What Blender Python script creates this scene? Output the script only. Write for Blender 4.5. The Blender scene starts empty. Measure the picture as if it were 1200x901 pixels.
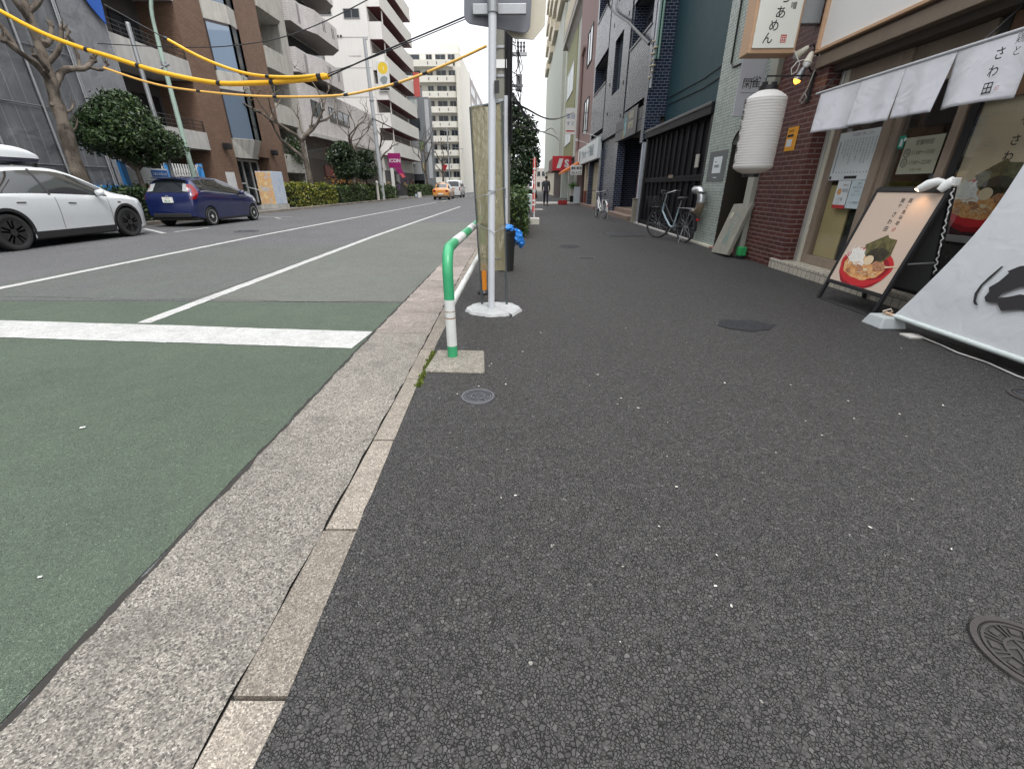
import bpy, math, random
from mathutils import Vector, Matrix
R = math.radians
sc = bpy.context.scene
COL = sc.collection
rnd = random.Random(7)

# ------------------------------------------------------------------ scene objects
def tag(o, label=None, cat=None, group=None, kind=None):
    if label: o['label'] = label
    if cat: o['category'] = cat
    if group: o['group'] = group
    if kind: o['kind'] = kind
    return o
def thing(name, label, cat, loc=(0, 0, 0), group=None):
    o = bpy.data.objects.new(name, None)
    COL.objects.link(o)
    o.location = loc
    o.empty_display_size = .1
    return tag(o, label, cat, group)
def origin(o):
    p = Vector((0, 0, 0))
    while o is not None:
        p += o.location
        o = o.parent
    return p
def dup(root, loc, rotz=0, label=None, scale=None):
    r = root.copy(); COL.objects.link(r); r.location = loc; r.rotation_euler = (0, 0, rotz)
    if label: r['label'] = label
    if scale: r.scale = scale
    for ch in list(root.children):
        c = ch.copy(); COL.objects.link(c); c.parent = r
        for g in list(ch.children):
            d = g.copy(); COL.objects.link(d); d.parent = c
    return r

class Frame:
    """A flat local frame: P(u, v, off)."""
    def __init__(s, O, U, V):
        s.O = Vector(O); s.U = Vector(U).normalized(); s.V = Vector(V).normalized()
        s.N = s.U.cross(s.V)
    def P(s, u, v, o=0.0):
        return s.O + s.U * u + s.V * v + s.N * o

class MB:
    def __init__(s):
        s.v = []; s.f = []; s.m = []; s.mats = []
    def mi(s, mat):
        if mat not in s.mats: s.mats.append(mat)
        return s.mats.index(mat)
    def add(s, verts, faces, mat):
        b = len(s.v); k = s.mi(mat)
        s.v.extend([tuple(p) for p in verts])
        for f in faces:
            s.f.append(tuple(i + b for i in f)); s.m.append(k)
        return s
    def box(s, x0, x1, y0, y1, z0, z1, mat):
        if x0 > x1: x0, x1 = x1, x0
        if y0 > y1: y0, y1 = y1, y0
        if z0 > z1: z0, z1 = z1, z0
        v = [(x0,y0,z0),(x1,y0,z0),(x1,y1,z0),(x0,y1,z0),(x0,y0,z1),(x1,y0,z1),(x1,y1,z1),(x0,y1,z1)]
        return s.add(v, [(0,3,2,1),(4,5,6,7),(0,1,5,4),(1,2,6,5),(2,3,7,6),(3,0,4,7)], mat)
    def fbox(s, F, u0, u1, v0, v1, o0, o1, mat):
        v = [F.P(u0,v0,o0),F.P(u1,v0,o0),F.P(u1,v1,o0),F.P(u0,v1,o0),F.P(u0,v0,o1),F.P(u1,v0,o1),F.P(u1,v1,o1),F.P(u0,v1,o1)]
        return s.add(v, [(0,3,2,1),(4,5,6,7),(0,1,5,4),(1,2,6,5),(2,3,7,6),(3,0,4,7)], mat)
    def quad(s, a, b, c, d, mat):
        return s.add([a, b, c, d], [(0, 1, 2, 3)], mat)
    def poly(s, F, pts, off, mat):
        return s.add([F.P(u, v, off) for u, v in pts], [tuple(range(len(pts)))], mat)
    def prism(s, F, pts, o0, o1, mat):
        n = len(pts)
        v = [F.P(u, w, o0) for u, w in pts] + [F.P(u, w, o1) for u, w in pts]
        f = [tuple(range(n - 1, -1, -1)), tuple(range(n, 2 * n))]
        f += [(i, (i + 1) % n, n + (i + 1) % n, n + i) for i in range(n)]
        return s.add(v, f, mat)
    def tube(s, pts, r, mat, n=8, cap=True, closed=False):
        P = [Vector(p) for p in pts]; m = len(P)
        rs = r if isinstance(r, (list, tuple)) else [r] * m
        prev = None; V = []
        for i in range(m):
            if closed: t = P[(i + 1) % m] - P[i - 1]
            else: t = P[min(i + 1, m - 1)] - P[max(i - 1, 0)]
            t.normalize()
            if prev is None:
                a = Vector((0, 0, 1)) if abs(t.z) < .9 else Vector((1, 0, 0))
                u = t.cross(a).normalized()
            else:
                u = (prev - t * prev.dot(t)).normalized()
            prev = u; w = t.cross(u)
            for k in range(n):
                a = 2 * math.pi * k / n
                V.append(P[i] + (u * math.cos(a) + w * math.sin(a)) * rs[i])
        f = []
        for i in range(m if closed else m - 1):
            j = (i + 1) % m
            for k in range(n):
                f.append((i*n+k, i*n+(k+1) % n, j*n+(k+1) % n, j*n+k))
        if cap and not closed:
            f.append(tuple(range(n - 1, -1, -1))); f.append(tuple(range((m-1)*n, m*n)))
        return s.add(V, f, mat)
    def cyl(s, p0, p1, r0, mat, r1=None, n=16):
        return s.tube([p0, p1], [r0, r0 if r1 is None else r1], mat, n)
    def lathe(s, c, prof, mat, n=24, F=None):
        """prof: (radius, height) along F.N or +z."""
        F = F or Frame(c, (1, 0, 0), (0, 1, 0))
        V = []; f = []
        for r, h in prof:
            for k in range(n):
                a = 2 * math.pi * k / n
                V.append(F.P(r * math.cos(a), r * math.sin(a), h))
        for i in range(len(prof) - 1):
            for k in range(n):
                f.append((i*n+k, i*n+(k+1) % n, (i+1)*n+(k+1) % n, (i+1)*n+k))
        if prof[0][0] > 1e-4: f.append(tuple(range(n - 1, -1, -1)))
        if prof[-1][0] > 1e-4: f.append(tuple(range((len(prof)-1)*n, len(prof)*n)))
        return s.add(V, f, mat)
    def text(s, F, txt, u, v, size, mat, off=.002, ax=0, shear=0, bold=0, sx=1):
        vs, fs = glyphs(txt, bold)
        if not vs: return s
        w = max(p[0] for p in vs) if ax else 0
        return s.add([F.P(u + ((p[0] - w * .5 * (ax == 1)) * sx + shear * p[1]) * size, v + p[1] * size, off) for p in vs], fs, mat)
    def column(s, F, txt, u, v, size, mat, off=.002, step=1.05, bold=0):
        for i, c in enumerate(txt):
            if c != ' ': s.text(F, c, u, v - (i + 1) * size * step, size, mat, off, ax=1, bold=bold)
        return s
    def build(s, name, parent=None, smooth=False, bevel=0, seg=2):
        o0 = origin(parent) if parent else Vector((0, 0, 0))
        me = bpy.data.meshes.new(name)
        me.from_pydata([(p[0]-o0.x, p[1]-o0.y, p[2]-o0.z) for p in s.v], [], s.f)
        for m in s.mats: me.materials.append(m)
        me.polygons.foreach_set('material_index', s.m)
        me.update()
        o = bpy.data.objects.new(name, me); COL.objects.link(o)
        if parent: o.parent = parent
        if smooth:
            me.polygons.foreach_set('use_smooth', [True] * len(me.polygons))
            try: me.set_sharp_from_angle(angle=R(40))
            except Exception: pass
        if bevel:
            b = o.modifiers.new('bevel', 'BEVEL'); b.width = bevel; b.segments = seg; b.limit_method = 'ANGLE'; b.angle_limit = R(40)
        return o
_gl = {}
def glyphs(txt, bold=0):
    key = (txt, bold)
    if key in _gl: return _gl[key]
    cu = bpy.data.curves.new('t', 'FONT'); cu.body = txt; cu.size = 1; cu.resolution_u = 3; cu.offset = bold
    ob = bpy.data.objects.new('t', cu); COL.objects.link(ob)
    dg = bpy.context.evaluated_depsgraph_get(); ev = ob.evaluated_get(dg); me = ev.to_mesh()
    r = ([(p.co.x, p.co.y) for p in me.vertices], [tuple(p.vertices) for p in me.polygons])
    ev.to_mesh_clear(); bpy.data.objects.remove(ob); bpy.data.curves.remove(cu)
    _gl[key] = r
    return r
def lerp(a, b, t): return a + (b - a) * t
def interp(tab, x):
    if x <= tab[0][0]: return tab[0][1]
    for i in range(len(tab) - 1):
        if x <= tab[i+1][0]:
            t = (x - tab[i][0]) / (tab[i+1][0] - tab[i][0])
            return lerp(tab[i][1], tab[i+1][1], t)
    return tab[-1][1]
def sinterp(tab, x):
    """Catmull-Rom through the table."""
    n = len(tab)
    if x <= tab[0][0]: return tab[0][1]
    if x >= tab[-1][0]: return tab[-1][1]
    for i in range(n - 1):
        if x <= tab[i+1][0]:
            x0, y0 = tab[i]; x1, y1 = tab[i+1]
            m = (y1 - y0) / (x1 - x0)
            m0 = (y1 - tab[i-1][1]) / (x1 - tab[i-1][0]) if i > 0 else m
            m1 = (tab[i+2][1] - y0) / (tab[i+2][0] - x0) if i < n - 2 else m
            h = x1 - x0; t = (x - x0) / h
            return ((2*t**3-3*t*t+1)*y0 + (t**3-2*t*t+t)*h*m0 + (-2*t**3+3*t*t)*y1 + (t**3-t*t)*h*m1)
def circle(cx, cy, r, n=24, a0=0, a1=360, ry=None):
    ry = ry or r
    m = n if a1 - a0 >= 360 else n + 1
    return [(cx + r*math.cos(R(a0 + (a1-a0)*i/n)), cy + ry*math.sin(R(a0 + (a1-a0)*i/n))) for i in range(m)]

# ------------------------------------------------------------------ materials
class NT:
    def __init__(s, name):
        s.mat = bpy.data.materials.new(name); s.mat.use_nodes = True
        s.t = s.mat.node_tree; s.n = s.t.nodes; s.n.clear()
        s.out = s.n.new('ShaderNodeOutputMaterial')
        s.bsdf = s.n.new('ShaderNodeBsdfPrincipled')
        s.t.links.new(s.bsdf.outputs[0], s.out.inputs[0])
        s.co = s.n.new('ShaderNodeTexCoord').outputs['Object']
    def set(s, sock, val):
        if hasattr(val, 'is_output'): s.t.links.new(val, sock)
        elif isinstance(val, (tuple, list)) and len(val) == 3 and sock.type == 'RGBA': sock.default_value = (*val, 1)
        else: sock.default_value = val
    def node(s, typ, ins=None, **kw):
        n = s.n.new(typ)
        for k, v in kw.items(): setattr(n, k, v)
        for k, v in (ins or {}).items(): s.set(n.inputs[k], v)
        return n
    def noise(s, scale, detail=4, rough=.55, vec=None, dist=0):
        return s.node('ShaderNodeTexNoise', {'Vector': vec or s.co, 'Scale': scale, 'Detail': detail, 'Roughness': rough, 'Distortion': dist}).outputs['Fac']
    def voro(s, scale, feature='F1', out='Distance', vec=None, rand=1):
        return s.node('ShaderNodeTexVoronoi', {'Vector': vec or s.co, 'Scale': scale, 'Randomness': rand}, feature=feature).outputs[out]
    def math(s, op, a, b=0.0, clamp=False):
        n = s.n.new('ShaderNodeMath'); n.operation = op; n.use_clamp = clamp
        s.set(n.inputs[0], a); s.set(n.inputs[1], b); return n.outputs[0]
    def ramp(s, fac, stops, interp='LINEAR'):
        n = s.n.new('ShaderNodeValToRGB'); s.set(n.inputs[0], fac); cr = n.color_ramp; cr.interpolation = interp
        while len(cr.elements) < len(stops): cr.elements.new(.5)
        for e, (p, c) in zip(cr.elements, stops):
            e.position = p; e.color = (c, c, c, 1) if not isinstance(c, (tuple, list)) else (*c, 1)
        return n.outputs[0]
    def mix(s, fac, a, b, mode='MIX'):
        n = s.n.new('ShaderNodeMix'); n.data_type = 'RGBA'; n.blend_type = mode
        s.set(n.inputs[0], fac); s.set(n.inputs[6], a); s.set(n.inputs[7], b); return n.outputs[2]
    def bump(s, h, strength=.3, dist=.01):
        n = s.node('ShaderNodeBump', {'Height': h, 'Strength': strength, 'Distance': dist})
        s.t.links.new(n.outputs[0], s.bsdf.inputs['Normal'])
    def sep(s, vec):
        return s.node('ShaderNodeSeparateXYZ', {0: vec}).outputs
    def comb(s, x, y, z):
        return s.node('ShaderNodeCombineXYZ', {0: x, 1: y, 2: z}).outputs[0]
    def fin(s, col, rough=.6, metal=0.0, spec=None):
        s.set(s.bsdf.inputs['Base Color'], col); s.set(s.bsdf.inputs['Roughness'], rough); s.set(s.bsdf.inputs['Metallic'], metal)
        if spec is not None: s.bsdf.inputs['Specular IOR Level'].default_value = spec
        return s.mat
_mc = {}
def M(name, col, rough=.6, metal=0.0, var=.18, scale=3.0, bump=0.0, grime=0.0, fine=40, spec=None):
    """A plain surface whose colour wanders a little: broad patches, fine specks, streaks of dirt."""
    if name in _mc: return _mc[name]
    t = NT(name)
    a = t.noise(scale, 5, .6); b = t.noise(fine, 3, .6)
    k = t.math('MULTIPLY_ADD', a, 2 * var); k.node.inputs[2].default_value = 1 - var
    k2 = t.math('MULTIPLY_ADD', b, var); k2.node.inputs[2].default_value = 1 - var * .5
    c = t.mix(1.0, t.mix(1.0, col, k, 'MULTIPLY'), k2, 'MULTIPLY')
    if grime:
        x, y, z = t.sep(t.co)
        g = t.noise(1.0, 5, .65, vec=t.comb(t.math('MULTIPLY', x, 5.0), t.math('MULTIPLY', y, 5.0), t.math('MULTIPLY', z, .5)))
        g = t.ramp(g, [(.45, 0.0), (.75, 1.0)])
        c = t.mix(t.math('MULTIPLY', g, grime), c, tuple(q * .35 for q in col))
    rr = t.math('MULTIPLY_ADD', a, .2); rr.node.inputs[2].default_value = rough - .1
    if bump: t.bump(b, bump, .01)
    _mc[name] = t.fin(c, t.math('MAXIMUM', rr, .03), metal, spec)
    return _mc[name]
def wallvec(t):
    """A flat 2D vector on upright walls whichever way they face: (along, up)."""
    n = t.node('ShaderNodeNewGeometry').outputs['True Normal']
    nx = t.math('GREATER_THAN', t.math('ABSOLUTE', t.sep(n)[0]), .7)
    x, y, z = t.sep(t.co)
    u = t.math('ADD', t.math('MULTIPLY', nx, y), t.math('MULTIPLY', t.math('SUBTRACT', 1.0, nx), x))
    return t.comb(u, z, 0.0)
def TILE(name, c1, c2, mortar, w, h, gap=.006, rough=.5, bump=.5, spec=None, grime=.3, rvar=.2, wob=0.0):
    t = NT(name)
    v = wallvec(t)
    b = t.node('ShaderNodeTexBrick', {'Vector': v, 'Color1': c1, 'Color2': c2, 'Mortar': mortar, 'Scale': 1.0, 'Mortar Size': gap, 'Mortar Smooth': .1, 'Bias': 0.0, 'Brick Width': w, 'Row Height': h})
    n1 = t.noise(.7, 5, .6); n2 = t.noise(25, 3, .6)
    k = t.math('MULTIPLY_ADD', n1, .5); k.node.inputs[2].default_value = .75
    k2 = t.math('MULTIPLY_ADD', n2, .3); k2.node.inputs[2].default_value = .85
    c = t.mix(1.0, t.mix(1.0, b.outputs['Color'], k, 'MULTIPLY'), k2, 'MULTIPLY')
    if grime:
        x, y, z = t.sep(t.co)
        g = t.noise(1.0, 5, .65, vec=t.comb(t.math('MULTIPLY', x, 3.0), t.math('MULTIPLY', y, 3.0), t.math('MULTIPLY', z, .35)))
        c = t.mix(t.math('MULTIPLY', t.ramp(g, [(.5, 0.0), (.8, 1.0)]), grime), c, tuple(q * .4 for q in c1))
    rr = t.math('MULTIPLY_ADD', t.noise(9, 3), rvar * 2); rr.node.inputs[2].default_value = rough - rvar
    rr = t.math('MAXIMUM', t.math('ADD', rr, t.math('MULTIPLY', b.outputs['Fac'], .4)), .04)
    h = t.math('SUBTRACT', 1.0, b.outputs['Fac'])
    if wob: h = t.math('ADD', h, t.math('MULTIPLY', t.noise(6, 2), wob))
    t.bump(h, bump, .006)
    return t.fin(c, rr, 0.0, spec)

def asphalt(name, dark, mid, scale, speck=.985, bumps=.8, patch=.25, tint=None, crack=True):
    """Open-graded asphalt: rounded stones with dark gaps, a few pale chips, worn patches."""
    t = NT(name)
    wv = t.node('ShaderNodeVectorMath', {0: t.co, 1: t.node('ShaderNodeVectorMath', {0: t.node('ShaderNodeTexNoise', {'Vector': t.co, 'Scale': scale * .7, 'Detail': 2.0}).outputs['Color'], 'Scale': .55 / scale}, operation='SCALE').outputs[0]}, operation='ADD').outputs[0]
    sel = t.math('GREATER_THAN', t.noise(scale * .35, 2), .5)
    def two(feature, out):
        a = t.voro(scale, feature, out, wv); b = t.voro(scale * 1.45, feature, out, wv)
        return t.mix(sel, a, b)
    edge = two('DISTANCE_TO_EDGE', 'Distance')
    cell = t.sep(two('F1', 'Color'))
    fine = t.noise(scale * 5, 3, .7)
    stone = t.ramp(cell[0], [(0.0, tuple(lerp(a, b, .62) for a, b in zip(dark, mid))), (.35, tuple(q * .92 for q in mid)), (.85, tuple(q * 1.06 for q in mid)), (.96, tuple(q * 1.3 for q in mid)), (1.0, tuple(q * 1.7 for q in mid))])
    gapf = t.math('MAXIMUM', t.ramp(t.math('ADD', edge, t.math('MULTIPLY', t.math('SUBTRACT', t.noise(scale * 2.2, 3, .6), .5), .12)), [(.0, 0.0), (.12, 1.0)]), t.ramp(t.noise(scale * .45, 3, .6), [(.50, 0.0), (.66, .8)]))
    c = t.mix(gapf, dark, stone)
    k = t.math('MULTIPLY_ADD', fine, .7); k.node.inputs[2].default_value = .65
    c = t.mix(1.0, c, k, 'MULTIPLY')
    p1 = t.math('MULTIPLY_ADD', t.noise(.55, 5, .6), patch * 2); p1.node.inputs[2].default_value = 1 - patch
    p2 = t.math('MULTIPLY_ADD', t.noise(6, 4, .6), patch * 1.4); p2.node.inputs[2].default_value = 1 - patch * .7
    c = t.mix(1.0, t.mix(1.0, c, p1, 'MULTIPLY'), p2, 'MULTIPLY')
    if tint:
        c = t.mix(t.ramp(t.noise(1.3, 6, .65), [(.35, 0.0), (.7, 1.0)]), c, t.mix(1.0, c, tint, 'MULTIPLY'))
    big = t.sep(t.voro(scale * .28, 'F1', 'Color'))
    sp = t.math('MULTIPLY', t.math('GREATER_THAN', big[1], speck), t.math('LESS_THAN', t.voro(scale * .28, 'F1', 'Distance', wv), t.math('MULTIPLY', big[0], .16)))
    c = t.mix(t.math('MULTIPLY', sp, .6), c, (.40, .38, .34))
    c = t.mix(t.math('MULTIPLY', t.ramp(t.noise(scale * 1.6, 2, .5), [(.70, 0.0), (.76, 1.0)]), .35), c, tuple(min(.6, q * 3.2) for q in mid))
    h = t.math('ADD', t.math('MULTIPLY', gapf, .7), t.math('ADD', t.math('MULTIPLY', cell[2], .35), t.math('MULTIPLY', fine, .3)))
    t.bump(h, bumps, .35 / scale)
    rr = t.math('MULTIPLY_ADD', cell[1], .3); rr.node.inputs[2].default_value = .6
    return t.fin(c, rr, 0.0, .35)
def exposed(name, base, light, dark, scale=130, bump=.4):
    """Washed concrete: small stones of several colours in grey mortar, with stains."""
    t = NT(name)
    cell = t.sep(t.voro(scale, 'F1', 'Color')); edge = t.voro(scale, 'DISTANCE_TO_EDGE', 'Distance')
    c = t.ramp(cell[0], [(0, dark), (.22, tuple(lerp(a, b, .5) for a, b in zip(dark, base))), (.5, base), (.85, light), (1.0, tuple(min(.8, q * 1.35) for q in light))])
    c = t.mix(t.ramp(edge, [(.02, .55), (.12, 0.0)]), c, tuple(q * .75 for q in base))
    pc = t.sep(t.voro(scale * .3, 'F1', 'Color')); pd = t.voro(scale * .3, 'F1', 'Distance', t.node('ShaderNodeVectorMath', {0: t.co, 1: t.node('ShaderNodeVectorMath', {0: t.node('ShaderNodeTexNoise', {'Vector': t.co, 'Scale': scale * .6}).outputs['Color'], 'Scale': 1.2 / scale}, operation='SCALE').outputs[0]}, operation='ADD').outputs[0])
    c = t.mix(t.math('MULTIPLY', t.math('GREATER_THAN', pc[0], .74), t.ramp(pd, [(.2, .85), (.42, 0.0)])), c, dark)
    c = t.mix(t.ramp(t.noise(scale * .12, 5, .7), [(.5, 0.0), (.72, .45)]), c, tuple(q * .6 for q in base))
    n = t.math('MULTIPLY_ADD', t.noise(1.6, 6, .62), .7); n.node.inputs[2].default_value = .65
    c = t.mix(1.0, c, n, 'MULTIPLY')
    st = t.ramp(t.noise(4.0, 6, .7, dist=.6), [(.48, 0.0), (.72, 1.0)])
    c = t.mix(t.math('MULTIPLY', st, .6), c, tuple(q * .42 for q in base))
    c = t.mix(t.ramp(t.noise(13, 5, .7, dist=.8), [(.5, 0.0), (.7, .5)]), c, tuple(q * .5 for q in base))
    isl = t.node('ShaderNodeNewGeometry').outputs['Random Per Island']
    k = t.math('MULTIPLY_ADD', isl, .4); k.node.inputs[2].default_value = .8
    c = t.mix(1.0, c, k, 'MULTIPLY')
    t.bump(t.math('ADD', t.math('MULTIPLY', cell[1], .5), edge), bump, .004)
    return t.fin(c, .85, 0.0, .3)
def paint_road(name, col, under):
    t = NT(name)
    e = t.voro(85, 'DISTANCE_TO_EDGE', 'Distance'); n = t.noise(14, 6, .7); cr = t.voro(5.0, 'DISTANCE_TO_EDGE', 'Distance', t.node('ShaderNodeVectorMath', {0: t.co, 1: t.node('ShaderNodeTexNoise', {'Vector': t.co, 'Scale': 6.0, 'Detail': 4.0}).outputs['Color']}, operation='ADD').outputs[0])
    w = t.math('MAXIMUM', t.math('MULTIPLY', t.ramp(e, [(.0, 1.0), (.08, 0.0)]), t.ramp(n, [(.42, 0.0), (.56, .9)])), t.ramp(cr, [(.0, .8), (.03, 0.0)]))
    w = t.math('MAXIMUM', w, t.ramp(t.noise(3, 6, .75), [(.48, 0.0), (.66, .42)]))
    w = t.math('MAXIMUM', w, t.ramp(t.noise(60, 4, .8), [(.52, 0.0), (.64, .55)]))
    k = t.math('MULTIPLY_ADD', t.noise(2.5, 5), .3); k.node.inputs[2].default_value = .85
    c = t.mix(w, t.mix(1.0, col, k, 'MULTIPLY'), under)
    t.bump(t.math('ADD', e, t.math('MULTIPLY', w, -.5)), .35, .004)
    return t.fin(c, .7, 0.0, .3)
def leafmat(name, c1, c2, c3):
    t = NT(name)
    isl = t.node('ShaderNodeNewGeometry').outputs['Random Per Island']
    c = t.ramp(isl, [(0, c1), (.6, c2), (1, c3)])
    t.bsdf.inputs['Subsurface Weight'].default_value = 0
    return t.fin(c, .45, 0.0, .4)
def glassdark(name, col=(.02, .026, .032), rough=.06):
    t = NT(name)
    oi = t.node('ShaderNodeObjectInfo').outputs['Random']
    c = t.mix(oi, tuple(q * .5 for q in col), tuple(q * 2.2 for q in col))
    t.bump(t.noise(1.3, 2), .02, .05)
    return t.fin(c, rough, 0.0, .9)
def glassclear(name, tint=(.9, .92, .93), refl=.12):
    t = NT(name)
    tr = t.node('ShaderNodeBsdfTransparent', {'Color': tint}).outputs[0]
    gl = t.node('ShaderNodeBsdfGlossy', {'Roughness': .02}).outputs[0]
    fr = t.math('MULTIPLY_ADD', t.math('POWER', t.node('ShaderNodeLayerWeight', {'Blend': .5}).outputs['Facing'], 3.5), .75); fr.node.inputs[2].default_value = refl * .3
    mx = t.node('ShaderNodeMixShader', {0: fr, 1: tr, 2: gl}).outputs[0]
    t.t.links.new(mx, t.out.inputs[0])
    return t.mat
def emit(name, col, s):
    t = NT(name)
    t.set(t.bsdf.inputs['Emission Color'], col); t.bsdf.inputs['Emission Strength'].default_value = s
    return t.fin(col, .4)
def cloth(name, col, trans=.25, scale=300, wr=.15):
    t = NT(name)
    n = t.noise(2.5, 4); k = t.math('MULTIPLY_ADD', n, .16); k.node.inputs[2].default_value = .92
    c = t.mix(1.0, col, k, 'MULTIPLY')
    t.bump(t.math('ADD', t.noise(5, 3, .5, dist=.8), t.math('MULTIPLY', t.noise(scale, 2), .05)), wr, .03)
    t.fin(c, .85, 0.0, .2)
    tl = t.node('ShaderNodeBsdfTranslucent', {'Color': c}).outputs[0]
    mx = t.node('ShaderNodeMixShader', {0: trans, 1: t.bsdf.outputs[0], 2: tl}).outputs[0]
    t.t.links.new(mx, t.out.inputs[0])
    return t.mat
def mural(name, stops, scale=3, seed=0.0):
    t = NT(name)
    v = t.node('ShaderNodeVectorMath', {0: t.co, 1: (seed, seed, 0.0)}, operation='ADD').outputs[0]
    a = t.noise(scale, 5, .6, vec=v, dist=.8); b = t.noise(scale * 3, 3, .6, vec=v)
    c = t.ramp(t.math('ADD', t.math('MULTIPLY', a, .75), t.math('MULTIPLY', b, .3)), stops)
    return t.fin(c, .5)
def barkmat(name, c1, c2, sc_=14):
    t = NT(name)
    x, y, z = t.sep(t.co)
    v = t.comb(x, y, t.math('MULTIPLY', z, .35))
    n = t.noise(sc_, 5, .65, vec=v); m = t.noise(3, 3)
    c = t.mix(t.ramp(n, [(.35, 0.0), (.65, 1.0)]), c1, c2)
    c = t.mix(t.ramp(m, [(.45, 0.0), (.6, .7)]), c, tuple(q * 1.5 for q in c2))
    t.bump(n, .6, .02)
    return t.fin(c, .9, 0.0, .2)

WHITE = M('white_paint', (.72, .72, .70), .45, var=.06, grime=.15)
BLACK = M('black_metal', (.014, .014, .016), .42, var=.2)
DARK = M('dark_void', (.02, .019, .018), .8, var=.3)
RUBBER = M('rubber', (.018, .018, .019), .75, var=.2)
STEEL = M('galvanised_steel', (.36, .37, .38), .45, .6, var=.15, grime=.2)
GREYP = M('grey_pole_paint', (.50, .52, .55), .4, .1, var=.08, grime=.15)
ALU = M('aluminium', (.5, .5, .5), .35, .8, var=.06)
CONC = M('concrete', (.43, .415, .38), .85, var=.2, bump=.3, grime=.55)
CONCL = M('light_concrete', (.44, .43, .41), .85, var=.18, bump=.3, grime=.35)
GLASS = glassdark('window_glass')
GLASSB = glassdark('bay_glass', (.03, .045, .06), .04)
INK = M('black_ink', (.02, .018, .02), .7, var=.1)
REDINK = M('red_ink', (.45, .04, .04), .6, var=.15)
YEL = M('cable_guard_yellow', (.78, .42, .02), .4, var=.1, grime=.15)
# ------------------------------------------------------------------ ground
A_PAVE = asphalt('pavement_asphalt', (.0075, .007, .0065), (.062, .0595, .058), 84, .965, 1.1, .17)
A_ROAD = asphalt('road_asphalt', (.035, .035, .037), (.115, .115, .118), 120, .99, .45, .2)
A_GREEN = asphalt('green_asphalt', (.021, .029, .021), (.084, .112, .079), 165, .99, .55, .2, tint=(.86, .84, .88))
A_WORN = asphalt('worn_green_asphalt', (.045, .048, .044), (.125, .136, .118), 150, .99, .4, .22, tint=(1.0, .93, .95))
A_PATCH = asphalt('patch_asphalt', (.006, .006, .007), (.024, .025, .030), 95, .995, .8, .1)
A_LINE = paint_road('road_paint', (.455, .455, .443), (.15, .155, .145))
A_GUT = exposed('gutter_concrete', (.195, .178, .155), (.30, .28, .248), (.05, .047, .043), 210)
A_GUT2 = exposed('gutter_pale_concrete', (.26, .225, .20), (.37, .325, .295), (.13, .115, .105), 200)
A_KERB = exposed('kerb_concrete', (.235, .205, .17), (.34, .305, .26), (.10, .09, .078), 260)
SEAM = M('joint_dirt', (.026, .024, .021), .95, var=.4, fine=90)
KL = [(-3, -.71), (0, -.72), (1.25, -.75), (2.7, -.785), (4.3, -.84), (7, -.92), (12, -1.02), (30, -1.25), (90, -1.7), (160, -2.0)]
KO = [(-3, -.57), (0, -.58), (.9, -.60), (1.31, -.625), (2.05, -.66), (2.7, -.69), (4.3, -.72), (7, -.79), (12, -.89), (30, -1.12), (90, -1.57), (160, -1.87)]
GE = [(-3, -1.24), (0, -1.25), (1.4, -1.28), (3.7, -1.335), (7, -1.38), (12, -1.47), (30, -1.70), (90, -2.15), (160, -2.45)]
def struct(name, mb, **k):
    return tag(mb.build(name, **k), kind='structure')
def strip(mb, fa, fb, ys, z, mat):
    v = []; f = []
    for y in ys: v += [(fa(y), y, z), (fb(y), y, z)]
    for i in range(len(ys) - 1): f.append((2*i, 2*i+1, 2*i+3, 2*i+2))
    mb.add(v, f, mat)
def frange(a, b, n): return [a + (b - a) * i / n for i in range(n + 1)]
YS = frange(-3, 12, 120) + frange(12.5, 160, 60)

mb = MB(); mb.box(-900, 900, -300, 1500, -.5, -.06, M('far_ground', (.16, .16, .155), .9)); struct('ground', mb)
mb = MB(); strip(mb, lambda y: -12.85, lambda y: interp(GE, y) - .004, [-12, -3.0] + YS[1:] , -.010, A_ROAD); mb.box(-12.85, 40, 160, 190, -.1, -.010, A_ROAD); struct('road', mb)
jr = random.Random(3)
mb = MB()
ys = frange(-3, 4.83, 60)
strip(mb, lambda y: -7.6, lambda y: interp(GE, y) - .012 - jr.random() * .008, ys, -.006, A_GREEN)
struct('green_road_surface', mb)
mb = MB()
strip(mb, lambda y: -3.84 - .012 * (y - 4.85), lambda y: interp(GE, y) - .012, frange(4.87, 17, 40), -.006, A_WORN)
strip(mb, lambda y: -7.2, lambda y: -3.86 - .012 * (y - 4.85), frange(4.87, 10.2, 10), -.0065, asphalt('worn_dark_asphalt', (.035, .037, .036), (.108, .112, .108), 140, .99, .4, .25, tint=(.95, 1.0, .93)))
struct('worn_road_surface', mb)
# joint between the green sheets and the gutter
mb = MB()
strip(mb, lambda y: -7.6, lambda y: interp(GE, y) - .01, [4.825, 4.875], -.0175, SEAM) if 0 else None
v = []; f = []
ys = frange(-3, 7, 420)
for i, y in enumerate(ys):
    x = interp(GE, y) + .004 * math.sin(y * 13) + .003 * math.sin(y * 31); w = .004 + .009 * jr.random() ** 2 + .005 * (math.sin(y * 9) > .5)
    v += [(x - w - .004 * jr.random(), y, -.0012), (x + w * .7 + .003 * jr.random(), y, -.0012)]
for i in range(len(ys) - 1): f.append((2*i, 2*i+1, 2*i+3, 2*i+2))
mb.add(v, f, SEAM)
v = []; f = []
ys = frange(-7.4, -1.36, 200)
for x in ys:
    w = .002 + .005 * jr.random() ** 2; y = 4.85 + .03 * math.sin(x * 3) + .012 * jr.random() - .03 * (x + 1.3)
    v += [(x, y - w, -.0008), (x, y + w, -.0008)]
for i in range(len(ys) - 1): f.append((2*i, 2*i+2, 2*i+3, 2*i+1))
mb.add(v, f, SEAM)
struct('road_joint', mb)
mb = MB()
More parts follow.
